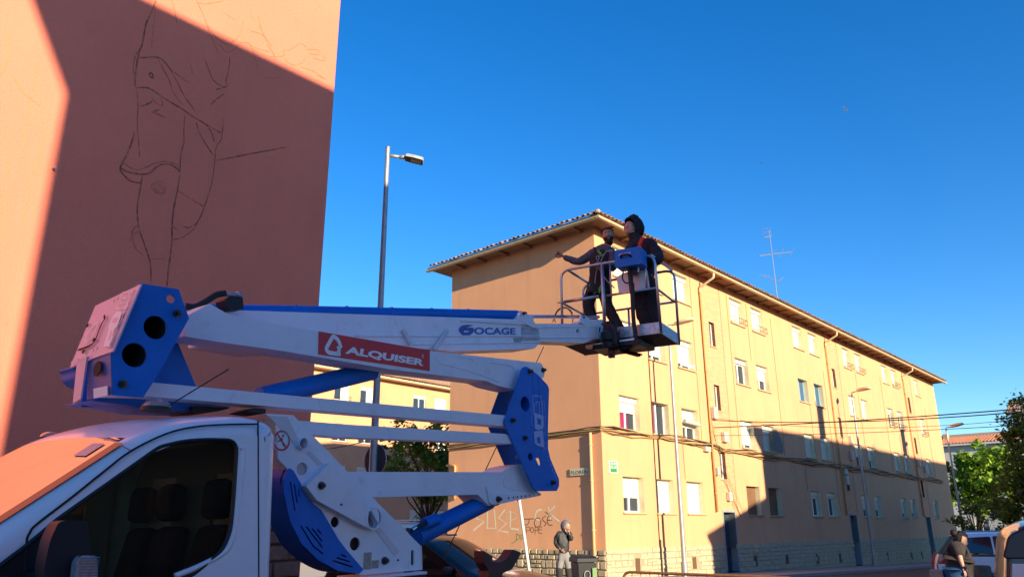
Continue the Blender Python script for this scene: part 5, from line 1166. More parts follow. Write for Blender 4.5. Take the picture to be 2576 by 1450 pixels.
# -- cylinders
def cyl(name, f, a, b, d, r_, mat, d2=None, n2=20):
    pa_ = bp(d).hit(*f(*a)); pb_ = bp(d if d2 is None else d2).hit(*f(*b)); m = MB(); m.tube([pa_, pb_], r_, n2); return m.build(name, mat, TR, autos=40)
cyl('lift_cylinder', R5, (1235, 980), (1800, 700), .0, .085, LB); cyl('cylinder_eye', R5, (1790, 705), (1860, 690), .0, .06, BLK)
cyl('hose_pipe', R5, (1200, 935), (1330, 860), -.12, .018, BLK); cyl('valve_block', R5, (1300, 880), (1400, 845), -.1, .05, LB); cyl('hose_fitting', R5, (1205, 930), (1235, 908), -.12, .02, CHROME)
cyl('riser_cylinder', R3, (-200, 1060), (830, 815), .12, .078, LB); cyl('riser_rod', R3, (830, 812), (960, 792), .12, .03, CHROME)
cyl('telescope_cylinder', R3, (-960, 262), (2150, 305), .30, .055, LB); cyl('telescope_pipe', R3, (-560, 243), (2170, 280), .27, .014, LB)
cyl('telescope_rod', R3, (2240, 318), (2900, 322), .30, .022, CHROME)
for x in (110, 580, 990, 1355, 1690): m = MB(); c = bp(.28).hit(*R3(x, 250+x*.018)); m.cbox(c, BT*.02, BN*.07, Z*.07); m.build('pipe_clamp', LB, TR, bevel=.004)
m = MB(); pl = bp(.26); m.tube([pl.hit(*p) for p in [R3(2040, 295), R3(2050, 275), R3(2170, 280), R3(2190, 272), R3(2200, 290)]], .008, 6); m.build('hose_pipe', LB, TR)
pl = bp(.1); m = MB(); m.tube(fillet([pl.hit(*R2(*p)) for p in [(1265, 350), (1350, 365), (1440, 320), (1560, 240), (1640, 228)]], .1), .024, 9); m.build('hydraulic_hose', BLK, TR, smooth=True)
m = MB(); m.tube([pl.hit(*R2(*p)) for p in [(1618, 232), (1700, 243), (1750, 243)]], .018, 8); m.tube([pl.hit(*R2(*p)) for p in [(1745, 240), (1790, 240)]], .022, 8); m.tube([pl.hit(*R2(*p)) for p in [(1770, 240), (1770, 262)]], .016, 8); m.build('hose_fitting', GALV, TR, smooth=True)
slab('valve_block', R2, [(1680, 262), (1810, 268), (1818, 380), (1700, 388), (1660, 350), (1640, 290)], .08, .12, BLKP, rd=.006)
# -- pedestal: white plate with stiffener, tubes and holes, and the blue curved guard
PDN = -.42
ped = [(75, 28), (290, 40), (2*170, 95), (530, 290), (905, 680), (1275, 1050), (1282, 1235), (800, 1278), (640, 1020), (430, 700), (345, 590), (230, 440), (170, 380), (160, 110)]
PD = slab('pedestal_plate', R5, ped, PDN, .014, LW, holes=[(347, 262, 32, 40), (357, 456, 42, 50), (612, 866, 33, 42), (766, 1035, 39, 52), (870, 838, 56, 78), ([(1200, 1090), (1212, 1076), (1224, 1090), (1224, 1192), (1212, 1207), (1200, 1192)], .004)], bevel=.003)
PDF = slab('pedestal_plate', R5, [(290, 40), (530, 290), (905, 680), (1285, 1050), (1290, 1235), (800, 1290), (640, 1020), (430, 700), (160, 380), (160, 110)], .3, .014, LW, bevel=.003)
pp = bp(PDN); fpx = bp(.3)
m = MB(); edge = [(290, 40), (530, 290), (905, 680), (1275, 1050), (1282, 1235)]   # rear web joining both plates
for a, b in zip(edge, edge[1:]):
    a_, b_ = pp.st(*R5(*a)), pp.st(*R5(*b)); m.box(pp.p(a_[0]-.006, a_[1], .014), pp.p(b_[0]-.006, b_[1], .014) - pp.p(a_[0]-.006, a_[1], .014), BN*.69, BT*.006)
m.build('pedestal_web', LW, PD)
m = MB()   # base web
a_, b_ = pp.st(*R5(800, 1278)), pp.st(*R5(1282, 1235)); m.box(pp.p(a_[0], a_[1]-.01, -.06), pp.p(b_[0], b_[1]-.01, -.06)-pp.p(a_[0], a_[1]-.01, -.06), BN*.30, -Z*.02); m.build('pedestal_foot', LW, PD, bevel=.004)
m = MB(); pts = [(350, 590), (530, 420), (815, 760), (870, 760)]
st_ = [(345, 590), (525, 415), (700, 600), (845, 760), (925, 910), (870, 925), (800, 900), (430, 700)]
o = [pp.st(*R5(*p)) for p in st_]; vs, fs = plate(o, [circ(*pp.st(*R5(870, 838)), .0545, .078, 26)], pp.mat(-.05), .012); m.add(vs, fs)
inn = [(375, 600), (530, 430), (690, 610), (830, 765)]
for a, b in zip(st_ + [st_[0]], st_[1:] + [st_[0]]):
    a_, b_ = pp.st(*R5(*a)), pp.st(*R5(*b)); m.quad(pp.p(a_[0], a_[1], -.05), pp.p(b_[0], b_[1], -.05), pp.p(b_[0], b_[1], 0), pp.p(a_[0], a_[1], 0))
m.build('stiffener_box', LW, PD, bevel=.004)
# raised strips down the plate, their white darkened to paint in recess shade
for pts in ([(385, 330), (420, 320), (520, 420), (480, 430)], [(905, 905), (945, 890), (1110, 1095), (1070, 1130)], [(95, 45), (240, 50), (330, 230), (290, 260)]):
    o = [pp.st(*R5(*p)) for p in pts]; vs, fs = plate(o, [], pp.mat(.004), .014); m = MB(); m.add(vs, fs); m.build('shade_strip', pbr('lift shaded white', (.60, .60, .62), .5), PD)
for (cx, cy, rx, ry, ln, pr) in ((347, 262, 32, 42, .30, .035), (870, 838, 56, 80, .66, .06)):
    a = pp.st(*R5(cx, cy)); b = pp.st(*R5(cx+rx, cy)); c = pp.st(*R5(cx, cy+ry)); rx_, ry_ = abs(b[0]-a[0]), abs(c[1]-a[1]); rr_ = (rx_+ry_)/2; n2 = 28; m = MB()
    for (ra, rb, e0_, e1_) in ((1, 1, -pr, ln), (1.12, 1.12, -pr, .0)):
        vs = [pp.p(a[0]+math.cos(t)*rx_*ra, a[1]+math.sin(t)*ry_*ra, e) for e in (e0_, e1_) for t in [2*math.pi*k/n2 for k in range(n2)]]; m.add(vs, [(k, (k+1) % n2, n2+(k+1) % n2, n2+k) for k in range(n2)])
    vs = [pp.p(a[0]+math.cos(t)*rx_*ra, a[1]+math.sin(t)*ry_*ra, -pr) for ra in (1, 1.12) for t in [2*math.pi*k/n2 for k in range(n2)]]; m.add(vs, [(k, (k+1) % n2, n2+(k+1) % n2, n2+k) for k in range(n2)])
    m.build('cross_tube', LW, PD, smooth=False)
m = MB(); a = pp.st(*R5(357, 456)); m.disc(pp.p(a[0], a[1], .02), BN, .055, 24, .01); m.build('round_cover', pbr('lift grey cover', (.45, .42, .44), .5), PD)
for (cx, cy, r_) in ((612, 866, .05), (766, 1035, .06)): m = MB(); a = pp.st(*R5(cx, cy)); m.disc(pp.p(a[0], a[1], .05), BN, r_*1.3, 20, .02); m.build('plate_tube_or_shade', DARK, PD)  # dark discs stand in for the shade inside the plate holes
for (x, y) in ((500, 585), (992, 1165)): bolt(R5, x, y, PDN-.05 if x < 600 else PDN, .019, PD)
for (x, y) in ((617, 733), (1097, 1160)): m = MB(); a = pp.st(*R5(x, y)); m.disc(pp.p(a[0], a[1], -.058 if x < 700 else -.004), BN, .007, 8, .01); m.build('bolt_hole', DARK, PD)
m = MB(); a = pp.st(*R5(1212, 1140)); m.box(pp.p(a[0]-.05, a[1]-.12, .03), BT*.1, BN*.01, Z*.24); m.build('slot_shade', DARK, PD)  # near-black plate painted as the shade behind the slot
# data plates
for (x0, y0, x1, y1) in ((835, 1102, 887, 1230), (896, 1163, 947, 1222)):
    a, b = pp.st(*R5(x0, y0)), pp.st(*R5(x1, y1)); m = MB(); m.box(pp.p(a[0], b[1], -.003), BT*(b[0]-a[0]), BN*.002, Z*(a[1]-b[1])); m.build('data_plate', pbr('data plate', (.28, .30, .33), .4, .5, c2=(.16, .18, .2), scale=60) if 'data plate' not in bpy.data.materials else bpy.data.materials['data plate'], PD)
# no-standing warning disc
a = pp.st(*R5(197, 237)); m = MB(); strokes(m, pp, [circ(a[0]+.0, a[1], .062, .062, 30) + [(a[0]+.062, a[1])]], .012, d=-.003); strokes(m, pp, [[(a[0]-.04, a[1]+.042), (a[0]+.04, a[1]-.042)]], .01, d=-.0035); m.build('warning_ring', REDS, PD)
m = MB(); strokes(m, pp, [[(a[0]-.005, a[1]+.02), (a[0]+.02, a[1]-.035)], [(a[0]-.03, a[1]-.01), (a[0]+.01, a[1]+.01)], circ(a[0]+.01, a[1]+.032, .007, .007, 10)], .006, d=-.0025); m.build('warning_figure', CABLE, PD)
# blue curved guard
GPL = PDN - .012
gpts = [(240, 470), (262, 450), (290, 468), (352, 575), (345, 600), (430, 715), (505, 770), (640, 1000), (700, 1080), (832, 1232), (800, 1265), (640, 1245), (480, 1160), (350, 1030), (265, 860), (215, 640), (215, 540)]
def slot(a, b, w_): 
    a, b = Vector(a), Vector(b); t = (b-a).normalized(); n_ = Vector((-t.y, t.x))*w_; return ([tuple(a-n_-t*w_), tuple(b-n_+t*w_), tuple(b+n_+t*w_), tuple(a+n_-t*w_)], .004)
gsl = [slot((266, 560), (300, 775), 5), slot((296, 575), (318, 715), 5), slot((330, 622), (336, 668), 5), slot((350, 900), (436, 1040), 6), slot((440, 1050), (515, 1108), 6), slot((392, 905), (512, 1060), 6), slot((437, 918), (508, 1010), 6), slot((477, 925), (502, 953), 6), slot((598, 1165), (745, 1212), 6), slot((630, 1143), (722, 1172), 6), slot((665, 1120), (692, 1133), 6)]
GD = slab('curved_guard', R5, gpts, GPL, .008, LB, holes=gsl, bevel=0)
m = MB(); cv_ = smooth2([(262, 450), (225, 520), (215, 640), (240, 760), (265, 860), (350, 1030), (480, 1160), (640, 1245), (800, 1265)], 5); gp = bp(GPL)
P = [gp.st(*R5(*p)) for p in cv_]
for a_, b_ in zip(P, P[1:]): m.quad(gp.p(a_[0], a_[1], .004), gp.p(b_[0], b_[1], .004), gp.p(b_[0], b_[1], .22), gp.p(a_[0], a_[1], .22))
m.build('guard_skirt', LBP, GD)
vs, fs = plate([gp.st(*R5(*p)) for p in gpts], [], gp.mat(.04), .004); m = MB(); m.add(vs, fs); m.build('guard_slot_shade', DARK, GD)  # near-black sheet gives the guard slots their painted shade
# -- boom tip section and basket mount
TIP = bp(.22)
tipf = lambda *p: B6(*p)
slab('boom_tip', B6, [(-520, 740), (600, 740), (680, 665), (915, 668), (1005, 745), (905, 1010), (760, 1010), (600, 1085), (0, 1060), (-520, 1050)], .22, .24, LW, rd=.008, bevel=.01)
m = MB(); pl = bp(.22); m.tube([pl.p(*pl.st(*B6(*p)), -.004) for p in ((-500, 805), (820, 800))], .006, 6); m.tube([pl.p(*pl.st(*B6(*p)), -.004) for p in ((-500, 990), (780, 992))], .006, 6); m.tube([pl.p(*pl.st(*B6(*p)), -.004) for p in ((850, 760), (830, 1000))], .006, 6); m.build('weld_seam', LW, TR)
m = MB(); a = pl.st(*B6(472, 865)); m.disc(pl.p(a[0], a[1], -.01), BN, .022, 16, .02); m.build('pin_bolt', STEEL, TR)
slab('rod_lug', B6, [(548, 600), (620, 598), (685, 645), (690, 690), (600, 760), (520, 720)], .2, .03, LW, rd=.008); slab('lug_hole', B6, [(575, 615), (615, 610), (618, 645), (575, 645)], .198, .003, BLK, rd=.01, bevel=0)
slab('lug_hole', B6, [(868, 800), (890, 800), (885, 850), (872, 895), (860, 880)], .218, .003, BLK, rd=.004, bevel=0); slab('lug_hole', B6, [(900, 735), (928, 725), (928, 770), (905, 775)], .218, .003, BLK, rd=.006, bevel=0)
# ------------------------------------------------------------------ the basket
BD = Vector((math.cos(R(29)), -math.sin(R(29)), 0)); BNK = Vector((math.sin(R(29)), math.cos(R(29)), 0))
NR = at(1663, 836.7, 9.8); KB = Plane2(Vector((NR.x, NR.y, 0)), BD, BNK); ZB = NR.z; L0 = -1.39; DW = .75
def k3(f, X, Y, d=0): return KB.off(d).hit(*f(X, Y))
def kp3(u, z, d): return KB.p(u, z, d)
ZT = KB.st(*B5(1700, 778))[1]; ZM = KB.st(*B6(1880, 110))[1]
m = MB()
for (a, b, c, d) in ((L0, 0, 0, .012), (L0, 0, DW-.012, DW), (L0, L0+.012, .012, DW-.012), (-.012, 0, .012, DW-.012)): m.box(kp3(a, ZB, c), BD*(b-a), BNK*(d-c), Z*.15)
BK = thing('x', kp3(L0/2, ZB, DW/2), 'x', 'x'); bpy.data.objects.remove(BK)
kick = m.build('basket_kick_plate', GALV, TR, bevel=.002)
m = MB(); m.box(kp3(L0+.01, ZB+.004, .01), BD*(-L0-.02), BNK*(DW-.02), Z*.02); m.build('basket_floor', pbr('dirty underside', (.20, .14, .10), .9, c2=(.12, .08, .06), scale=14, bump=.4), TR)
for u in (-.95, -.42): m = MB(); m.box(kp3(u, ZB-.05, .01), BD*.05, BNK*(DW-.02), Z*.05); m.build('floor_beam', pbr('floor beam', (.22, .16, .12), .8) if 'floor beam' not in bpy.data.materials else bpy.data.materials['floor beam'], TR)
m = MB(); m.box(kp3(-1.0, ZB-.09, .25), BD*.72, BNK*.3, Z*.05); m.build('floor_beam', RUST, TR)
rt_ = .0185
m = MB(); m.tube(fillet([kp3(L0, ZB+.0, 0), kp3(L0, ZT, 0), kp3(-.03, ZT, 0), kp3(0, ZB+.0, 0)], .14, 8), rt_, 10); m.build('basket_rail', ALU, TR, smooth=True)
m = MB(); m.tube(fillet([kp3(L0, ZB, DW), kp3(L0, ZT, DW), kp3(0, ZT, DW), kp3(0, ZB, DW)], .14, 8), rt_, 10); m.build('basket_rail', ALU, TR, smooth=True)
for u in (L0, -.03):
    m = MB(); m.tube([kp3(u + (.10 if u < -1 else -.04), ZT, .0), kp3(u + (.10 if u < -1 else 0), ZT, DW)], rt_*.9, 8); m.build('side_rail', ALU, TR, smooth=True)
    m = MB(); m.tube([kp3(u, ZM, 0), kp3(u, ZM, DW)], rt_*.85, 8); m.build('side_rail', ALU, TR, smooth=True)
m = MB(); m.tube([kp3(L0, ZM, DW), kp3(0, ZM, DW)], rt_*.9, 8); m.build('mid_rail', ALU, TR, smooth=True)
m = MB(); m.tube([kp3(-.72, ZM, 0), kp3(-.01, ZM, 0)], rt_*.9, 8); m.build('mid_rail', ALU, TR, smooth=True)
m = MB(); m.tube([kp3(-1.34, ZM-.005, -.03), kp3(-.83, ZM-.0, -.03)], rt_*1.15, 10); m.tube([kp3(-1.43, ZM-.005, -.03), kp3(-1.34, ZM-.005, -.03)], .01, 6); m.build('sliding_gate_bar', ALU, TR, smooth=True)
for (u, r_, d, z0, z1) in ((-.77, .024, 0, ZB+.15, ZT), (-.655, .012, 0, ZM, ZT), (-.16, .014, 0, ZM, ZT), (-.70, .016, DW, ZB, ZM), ):
    m = MB(); m.tube([kp3(u, z0, d), kp3(u, z1, d)], r_, 8); m.build('basket_post', ALU, TR, smooth=True)
o = [KB.st(*B5(*p)) for p in [(1112, 1135), (1240, 1062), (1430, 1015), (1640, 1020), (1688, 1335), (1150, 1400)]]
vs, fs = plate(o, [], KB.mat(.05), .01); m = MB(); m.add(vs, fs); m.build('basket_panel', pbr('panel grey', (.64, .68, .76), .45, var=.1, scale=10), TR)
# control box
kb = KB.off(-.22); o = [kb.st(*B5(*p)) for p in [(1103, 705), (1120, 690), (1525, 622), (1550, 640), (1563, 900), (1540, 925), (1120, 985), (1105, 960)]]
vs, fs = plate(rnd_poly(o, .015), [], kb.mat(.11), .22); m = MB(); m.add(vs, fs); CB = m.build('control_box', LB, TR, bevel=.012)
m = MB(); letter(m, 'SOCAGE', kb, kb.st(*B5(1388, 722)), kb.st(*B5(1178, 756)), kb.st(*B5(1372, 752)), d=-.004, bold=.02); m.build('lettering', WHS, CB)
m = MB(); m.tube(fillet([kb.hit(*B5(1218, 822)), kb.hit(*B5(1222, 795)) - BNK*.05, kb.hit(*B5(1370, 775)) - BNK*.05, kb.hit(*B5(1380, 800))], .03), .013, 8); m.build('handle', BLK, CB, smooth=True)
m = MB(); pl = KB.off(-.1); m.box(pl.hit(*B5(1330, 985)), BD*.1, BNK*.08, -Z*.1); m.build('box_bracket', BLKP, TR)
for (x, y0, y1) in ((1510, 935, 1060), (1290, 1000, 1060), (1200, 990, 1015)): m = MB(); m.tube([pl.hit(*B5(x, y0)), pl.hit(*B5(x, y1))], .012, 7); m.build('box_stud', GALV, TR)
m = MB(); m.tube([pl.hit(*q) for q in smooth2([B5(1350, 990), B5(1370, 1200), B5(1395, 1430), B6(1440, 60), B6(1455, 450), B6(1475, 750), B6(1500, 950), B6(1440, 1100), B6(1300, 1180), B6(1180, 1160)], 5)], .026, 9); m.build('hydraulic_hose', BLK, TR, smooth=True)
m = MB(); m.tube([pl.hit(*q) for q in smooth2([B5(1400, 990), B5(1410, 1250), B6(1470, 50), B6(1480, 450), B6(1500, 750), B6(1530, 930), B6(1490, 1080), B6(1350, 1170), B6(1200, 1170)], 5)], .012, 7); m.build('hydraulic_hose', BLK, TR, smooth=True)
m = MB(); m.tube([pl.hit(*q) for q in smooth2([B5(1280, 1000), B5(1245, 1080), B5(1240, 1180), B5(1290, 1250), B5(1350, 1240), B5(1370, 1150)], 5)], .010, 7); m.build('hydraulic_hose', BLK, TR, smooth=True)
for k, q in enumerate(([B6(90, 590), B6(130, 520), B6(190, 480), B6(270, 465), B6(340, 510), B6(385, 590), B6(400, 650), B6(390, 720)], [B6(78, 590), B6(115, 520), B6(180, 462), B6(260, 452), B6(350, 500), B6(395, 570)], [B6(40, 720), B6(65, 655), B6(90, 720)])):
    m = MB(); m.tube([KB.off(.1).hit(*p) for p in smooth2(q, 4)], .006, 6); m.build('loose_hose', BLK, TR, smooth=True)
# black rotator and its hoses between boom tip and basket
rp_ = KB.off(-.16); m = MB(); c0 = rp_.hit(*B6(1060, 760)); c1 = rp_.hit(*B6(1060, 1190)); m.tube([c0, c0.lerp(c1, .3), c0.lerp(c1, .32), c0.lerp(c1, .7), c0.lerp(c1, .72), c1], [.09, .09, .125, .125, .10, .10], 20); m.tube([c0+Z*.04, c0], .07, 18); m.build('rotator', BLKP, TR, bevel=.02, autos=40)
r = random.Random(3)
for k in range(9):
    a = [rp_.hit(*B6(940+r.uniform(-10, 60), 760+r.uniform(-40, 200))), rp_.off(-.08).hit(*B6(1000+r.uniform(0, 120), 720+r.uniform(-20, 60))), rp_.off(-.1).hit(*B6(1130+r.uniform(-20, 40), 860+r.uniform(-40, 60))), rp_.off(-.08).hit(*B6(1150+r.uniform(-40, 30), 1050+r.uniform(0, 90))), rp_.hit(*B6(1020+r.uniform(0, 200), 1180+r.uniform(-20, 30)))]
    m = MB(); m.tube(fillet(a, .2, 6), .016, 7); m.build('hydraulic_hose', BLK, TR, smooth=True)
m = MB(); m.box(rp_.hit(*B6(740, 1200)), BD*.66, BNK*.3, Z*.07); m.build('basket_mount', BLKP, TR, bevel=.01)
m = MB(); m.box(rp_.hit(*B6(620, 1125)), rp_.hit(*B6(930, 1070)) - rp_.hit(*B6(620, 1125)), BNK*.1, -Z*.035); m.build('levelling_arm', LW, TR)
m = MB(); m.box(rp_.hit(*B6(1220, 1035)), rp_.hit(*B6(1475, 990)) - rp_.hit(*B6(1220, 1035)), BNK*.06, -Z*.03); m.build('levelling_arm', LW, TR)
m = MB(); m.box(rp_.hit(*B6(1020, 1340)), BD*.075, BNK*.06, Z*.10); m.build('hanging_bracket', RUST, TR); m = MB(); m.disc(rp_.hit(*B6(1068, 1295))-BNK*.01, BNK, .015, 10, .02); m.build('bracket_hole', DARK, TR)
for a, b in (((1200, 1190), (1620, 1290)), ((1240, 1230), (1590, 1312))): m = MB(); m.tube([rp_.off(.3).hit(*B6(*a)), rp_.off(.3).hit(*B6(*b))], .014, 6); m.build('levelling_rod', BLK, TR)
m = MB(); m.tube([KB.off(.0).hit(*B6(-120, 1150)), bp(.42).hit(1115, 1405)], .006, 5); rope = m.build('safety_rope', BLK); tag(rope, 'thin black rope running from the basket down to the truck bed', 'rope')
# rest cradle and things on the bed
slab('boom_rest', C3, [(925, 800), (1045, 870), (1040, 935), (1130, 948), (1215, 910), (1265, 850), (1300, 785), (1400, 822), (1395, 850), (1340, 950), (1290, 1035), (1170, 1085), (1160, 1200), (985, 1200), (1000, 1050), (940, 960), (930, 880)], -.1, .11, RUST, rd=.01, bevel=.004)
slab('deck_locker', C3, [(-100, 1075), (205, 1072), (215, 1200), (-100, 1200)], -.35, .4, BLKP, bevel=.01)

# ------------------------------------------------------------------ people
def skin_mesh(verts, edges, radii, sub=2):
    me = bpy.data.meshes.new('s'); me.from_pydata([tuple(v) for v in verts], edges, []); o = bpy.data.objects.new('s', me); col.objects.link(o)
    o.modifiers.new('k', 'SKIN').use_smooth_shade = True
    for i, q in enumerate(me.skin_vertices[0].data): q.radius = (radii[i], radii[i]) if not isinstance(radii[i], tuple) else radii[i]; q.use_root = (i == 0)
    s_ = o.modifiers.new('u', 'SUBSURF'); s_.levels = sub; s_.render_levels = sub
    return evaluated(o)
def basis(f, up=Z):
    f = Vector(f).normalized(); r_ = f.cross(up).normalized(); u = r_.cross(f); return r_, f, u
def head_pt(th, ph, off=0, seed=None):
    x = math.sin(th)*math.sin(ph); y = math.sin(th)*math.cos(ph); z = math.cos(th)
    X, Y, Zz = x*.076, y*.094, z*.118
    g = lambda a, b, s: math.exp(-((X-a)**2+(Zz-b)**2)/(2*s*s))
    if Zz < 0: t = (-Zz/.118); X *= 1-.30*t**1.6; Y = Y*(1-.12*t) if Y < 0 else Y
    if Y > 0:
        Y += .020*math.exp(-(X/.010)**2)*math.exp(-((Zz+.022)/.022)**2) + .007*g(0, -.058, .016) + .010*g(0, -.100, .02) + .004*(g(.03, .028, .012)+g(-.03, .028, .012))
        Y -= .009*(g(.030, .006, .012) + g(-.030, .006, .012))
    p = Vector((X, Y, Zz))
    if off: p += p.normalized()*off
    return p
def head(m, c, f, up, sc=1, mats=(0, 1, 2, 3), smile=True):
    r_, f, u = basis(f, up); W = lambda p: c + (r_*p.x + f*p.y + u*p.z)*sc; nt_, np_ = 28, 40
    m.mi = mats[0]; vs = [W(head_pt(math.pi*i/nt_, 2*math.pi*j/np_)) for i in range(nt_+1) for j in range(np_)]
    m.add(vs, [(i*np_+j, (i+1)*np_+j, (i+1)*np_+(j+1) % np_, i*np_+(j+1) % np_) for i in range(nt_) for j in range(np_)])
    for s_ in (-1, 1):
        m.mi = mats[0]; m.ball(W(Vector((s_*.077, -.004, -.008))), .024*sc, 8, (.45, .8, 1.2))
        m.mi = mats[1]; m.ball(W(Vector((s_*.030, .080, .006))), .0105*sc, 8)
        m.mi = mats[2]; m.ball(W(Vector((s_*.030, .0885, .006))), .005*sc, 6)
        m.mi = mats[2]; m.tube([W(Vector((s_*.014, .094, .026))), W(Vector((s_*.03, .092, .031))), W(Vector((s_*.046, .082, .025)))], .0042*sc, 5)
    m.mi = mats[3]; m.tube([W(Vector((-.024, .086, -.055))), W(Vector((0, .098, -.060))), W(Vector((.024, .086, -.055)))], .006*sc, 6)
    if smile: m.mi = mats[1]; m.tube([W(Vector((-.016, .094, -.0575))), W(Vector((0, .101, -.0605))), W(Vector((.016, .094, -.0575)))], .0042*sc, 5)
    m.mi = mats[0]
def shell(c, f, up, keep, off, rough=.004, sc=1, seed=1):
    "hair, beard or hood: the part of the head surface that keep() picks, lifted by off"
    r_, f, u = basis(f, up); m = MB(); nt_, np_ = 30, 44; vs = []; ok = []
    for i in range(nt_+1):
        for j in range(np_):
            th, ph = math.pi*i/nt_, 2*math.pi*j/np_; p = head_pt(th, ph); o = off(p) if callable(off) else off
            q = p + p.normalized()*(o + rough*noise.noise(p*60 + Vector((seed, 0, 0)))); vs.append(c + (r_*q.x + f*q.y + u*q.z)*sc); ok.append(keep(p))
    fs = [f_ for i in range(nt_) for j in range(np_) for f_ in [(i*np_+j, (i+1)*np_+j, (i+1)*np_+(j+1) % np_, i*np_+(j+1) % np_)] if sum(ok[k] for k in f_) >= 3]
    m.add(vs, fs); return m
def hand(m, w, d, n, curl=.6, sc=1, thumb=1, spread=.16):
    "w wrist, d pointing direction, n palm normal; five bent fingers"
    d = Vector(d).normalized(); n = Vector(n); n = (n - d*n.dot(d)).normalized(); s_ = d.cross(n)*thumb
    ctr = w + d*.045*sc; vs = []
    for t in range(5):
        k = t/4; hw = (.024+.018*k)*sc; hh = .014*sc
        for j in range(10): a = 2*math.pi*j/10; vs.append(w + d*(.088*k*sc) + s_*math.cos(a)*hw + n*math.sin(a)*hh)
    m.add(vs, [(i*10+j, i*10+(j+1) % 10, (i+1)*10+(j+1) % 10, (i+1)*10+j) for i in range(4) for j in range(10)] + [tuple(range(10))[::-1], tuple(range(40, 50))])
    for k, (L, off) in enumerate(((.072, .030), (.080, .010), (.074, -.010), (.058, -.029))):
        p = w + (d*.080 + s_*off)*sc; P = [p]; a = 0
        for j, fr in enumerate((.45, .32, .23)):
            a += curl*(.8 if j == 0 else 1.1); dd = d*math.cos(a) + n*math.sin(a) + s_*off*spread*3; P.append(P[-1] + dd.normalized()*L*fr*sc)
        m.tube(P, [.0092*sc, .0088*sc, .0080*sc, .0062*sc], 7)
    p = w + (d*.03 + s_*.03)*sc; m.tube([p, p + (d*.022+s_*.024+n*.008)*sc, p + (d*.048+s_*.026+n*.022)*sc, p + (d*.068+s_*.016+n*.032)*sc], [.012*sc, .011*sc, .0098*sc, .007*sc], 7)
class Person:
    def __init__(s, label, J, skinm, heading, face, hup=Z, smile=True, group=None, sc=1.0):
        base = Vector(((J['anL']+J['anR'])/2)); base.z = min(J['anL'].z, J['anR'].z) - .08
        s.J = J; s.t = thing('person', base, label, 'person', group); s.sc = sc; s.face = face; s.hup = hup; s.head = heading
        keys = ['pe', 'wa', 'ch', 'ne', 'hb', 'shL', 'elL', 'wrL', 'shR', 'elR', 'wrR', 'hiL', 'knL', 'anL', 'toL', 'hiR', 'knR', 'anR', 'toR']
        if 'hb' not in J: J['hb'] = J['he'] - (Z*.05 - Vector(face).normalized()*-.03)
        s.E = [(0,1),(1,2),(2,3),(3,4),(2,5),(5,6),(6,7),(2,8),(8,9),(9,10),(0,11),(11,12),(12,13),(13,14),(0,15),(15,16),(16,17),(17,18)]
        s.keys = keys; rad = [.115,.115,.12,.055,.05,.055,.042,.028,.055,.042,.028,.085,.06,.042,.035,.085,.06,.042,.035]
        me = skin_mesh([J[k] for k in keys], s.E, [q*sc for q in rad], 2)
        m = MB(); m.mesh(me); head(m, J['he'], face, hup, sc, smile=smile)
        for sd_, hd in J.get('hands', {}).items(): hand(m, J['wr'+sd_], sc=sc, **hd)
        m.build('body', [skinm, EYEW, HAIR, LIP], s.t, smooth=True)
    def cloth(s, name, names, rad, mat, extra=None, sub=2, wr=.012, label=None):
        idx = {k: i for i, k in enumerate(names)}; E = [(idx[s.keys[a]], idx[s.keys[b]]) for a, b in s.E if s.keys[a] in idx and s.keys[b] in idx]
        V_ = [s.J[k] for k in names]; rad = list(rad)
        if extra:
            for (k, p, rr) in extra: V_.append(p); rad.append(rr); E.append((idx[k], len(V_)-1))
        me = skin_mesh(V_, E, [r_*s.sc if not isinstance(r_, tuple) else r_ for r_ in rad], sub); m = MB(); m.mesh(me)
        for i, v in enumerate(m.v):
            k = noise.noise(v*9 + Vector((i*0, 3, 1)))*wr + noise.noise(Vector((v.x*26, v.y*26, v.z*11)))*wr*.7; m.v[i] = v + (me.vertices[i].normal)*k
        return m.build(name, mat, s.t, smooth=True, label=label)
    def shoes(s, mat):
        for q in 'LR':
            m = MB(); a, t = s.J['an'+q], s.J['to'+q]; m.tube([a-Z*.03-(t-a).normalized()*.04, a-Z*.03+(t-a)*.35, a+(t-a)*.8-Z*.03, a+(t-a)*1.15-Z*.035], [.05, .055, .05, .03], 10, flat=.8); m.build('shoe', mat, s.t, smooth=True)
def lr(J): return J
# bearded man on the left of the basket
MPB = KB.off(.36); q = lambda f, X, Y, d=.36: KB.off(d).hit(*f(X, Y)); ZF = ZB+.03
foot = lambda u, d: KB.p(u, ZF+.09, d)
J = dict(he=q(B5, 990, 440), ne=q(B5, 975, 615), ch=q(B5, 905, 760), wa=q(B5, 855, 1000), pe=q(B5, 820, 1270), shR=q(B5, 735, 735), shL=q(B5, 1060, 730),
         elR=q(B5, 500, 905, .32), wrR=q(B5, 215, 795, .26), elL=q(B5, 1090, 1010, .25), wrL=q(B5, 890, 905, .08), hiR=q(B5, 720, 1370), hiL=q(B5, 930, 1370), knR=q(B6, 660, 400), knL=q(B6, 1000, 420))
J['anR'] = foot(KB.st(*B6(680, 620))[0]-.02, .36); J['anL'] = foot(KB.st(*B6(1090, 690))[0]-.0, .42); J['toR'] = J['anR'] - BNK*.16 - Z*.05 - BD*.03; J['toL'] = J['anL'] - BNK*.15 + BD*.06 - Z*.05
J['hands'] = {'R': dict(d=(q(B5, 95, 715, .22)-J['wrR']), n=-Z*.6-BNK*.6, curl=1.0, thumb=-1), 'L': dict(d=-BD*.8-BNK*.45-Z*.1, n=-Z, curl=.75, thumb=1)}
fc = (EYE - J['he']).normalized() + Vector((.0, 0, .30))
P1 = Person('bearded man in a dark vest with green harness straps pointing left from the basket', J, SKIN2, None, fc, hup=Z + BD*-.10)
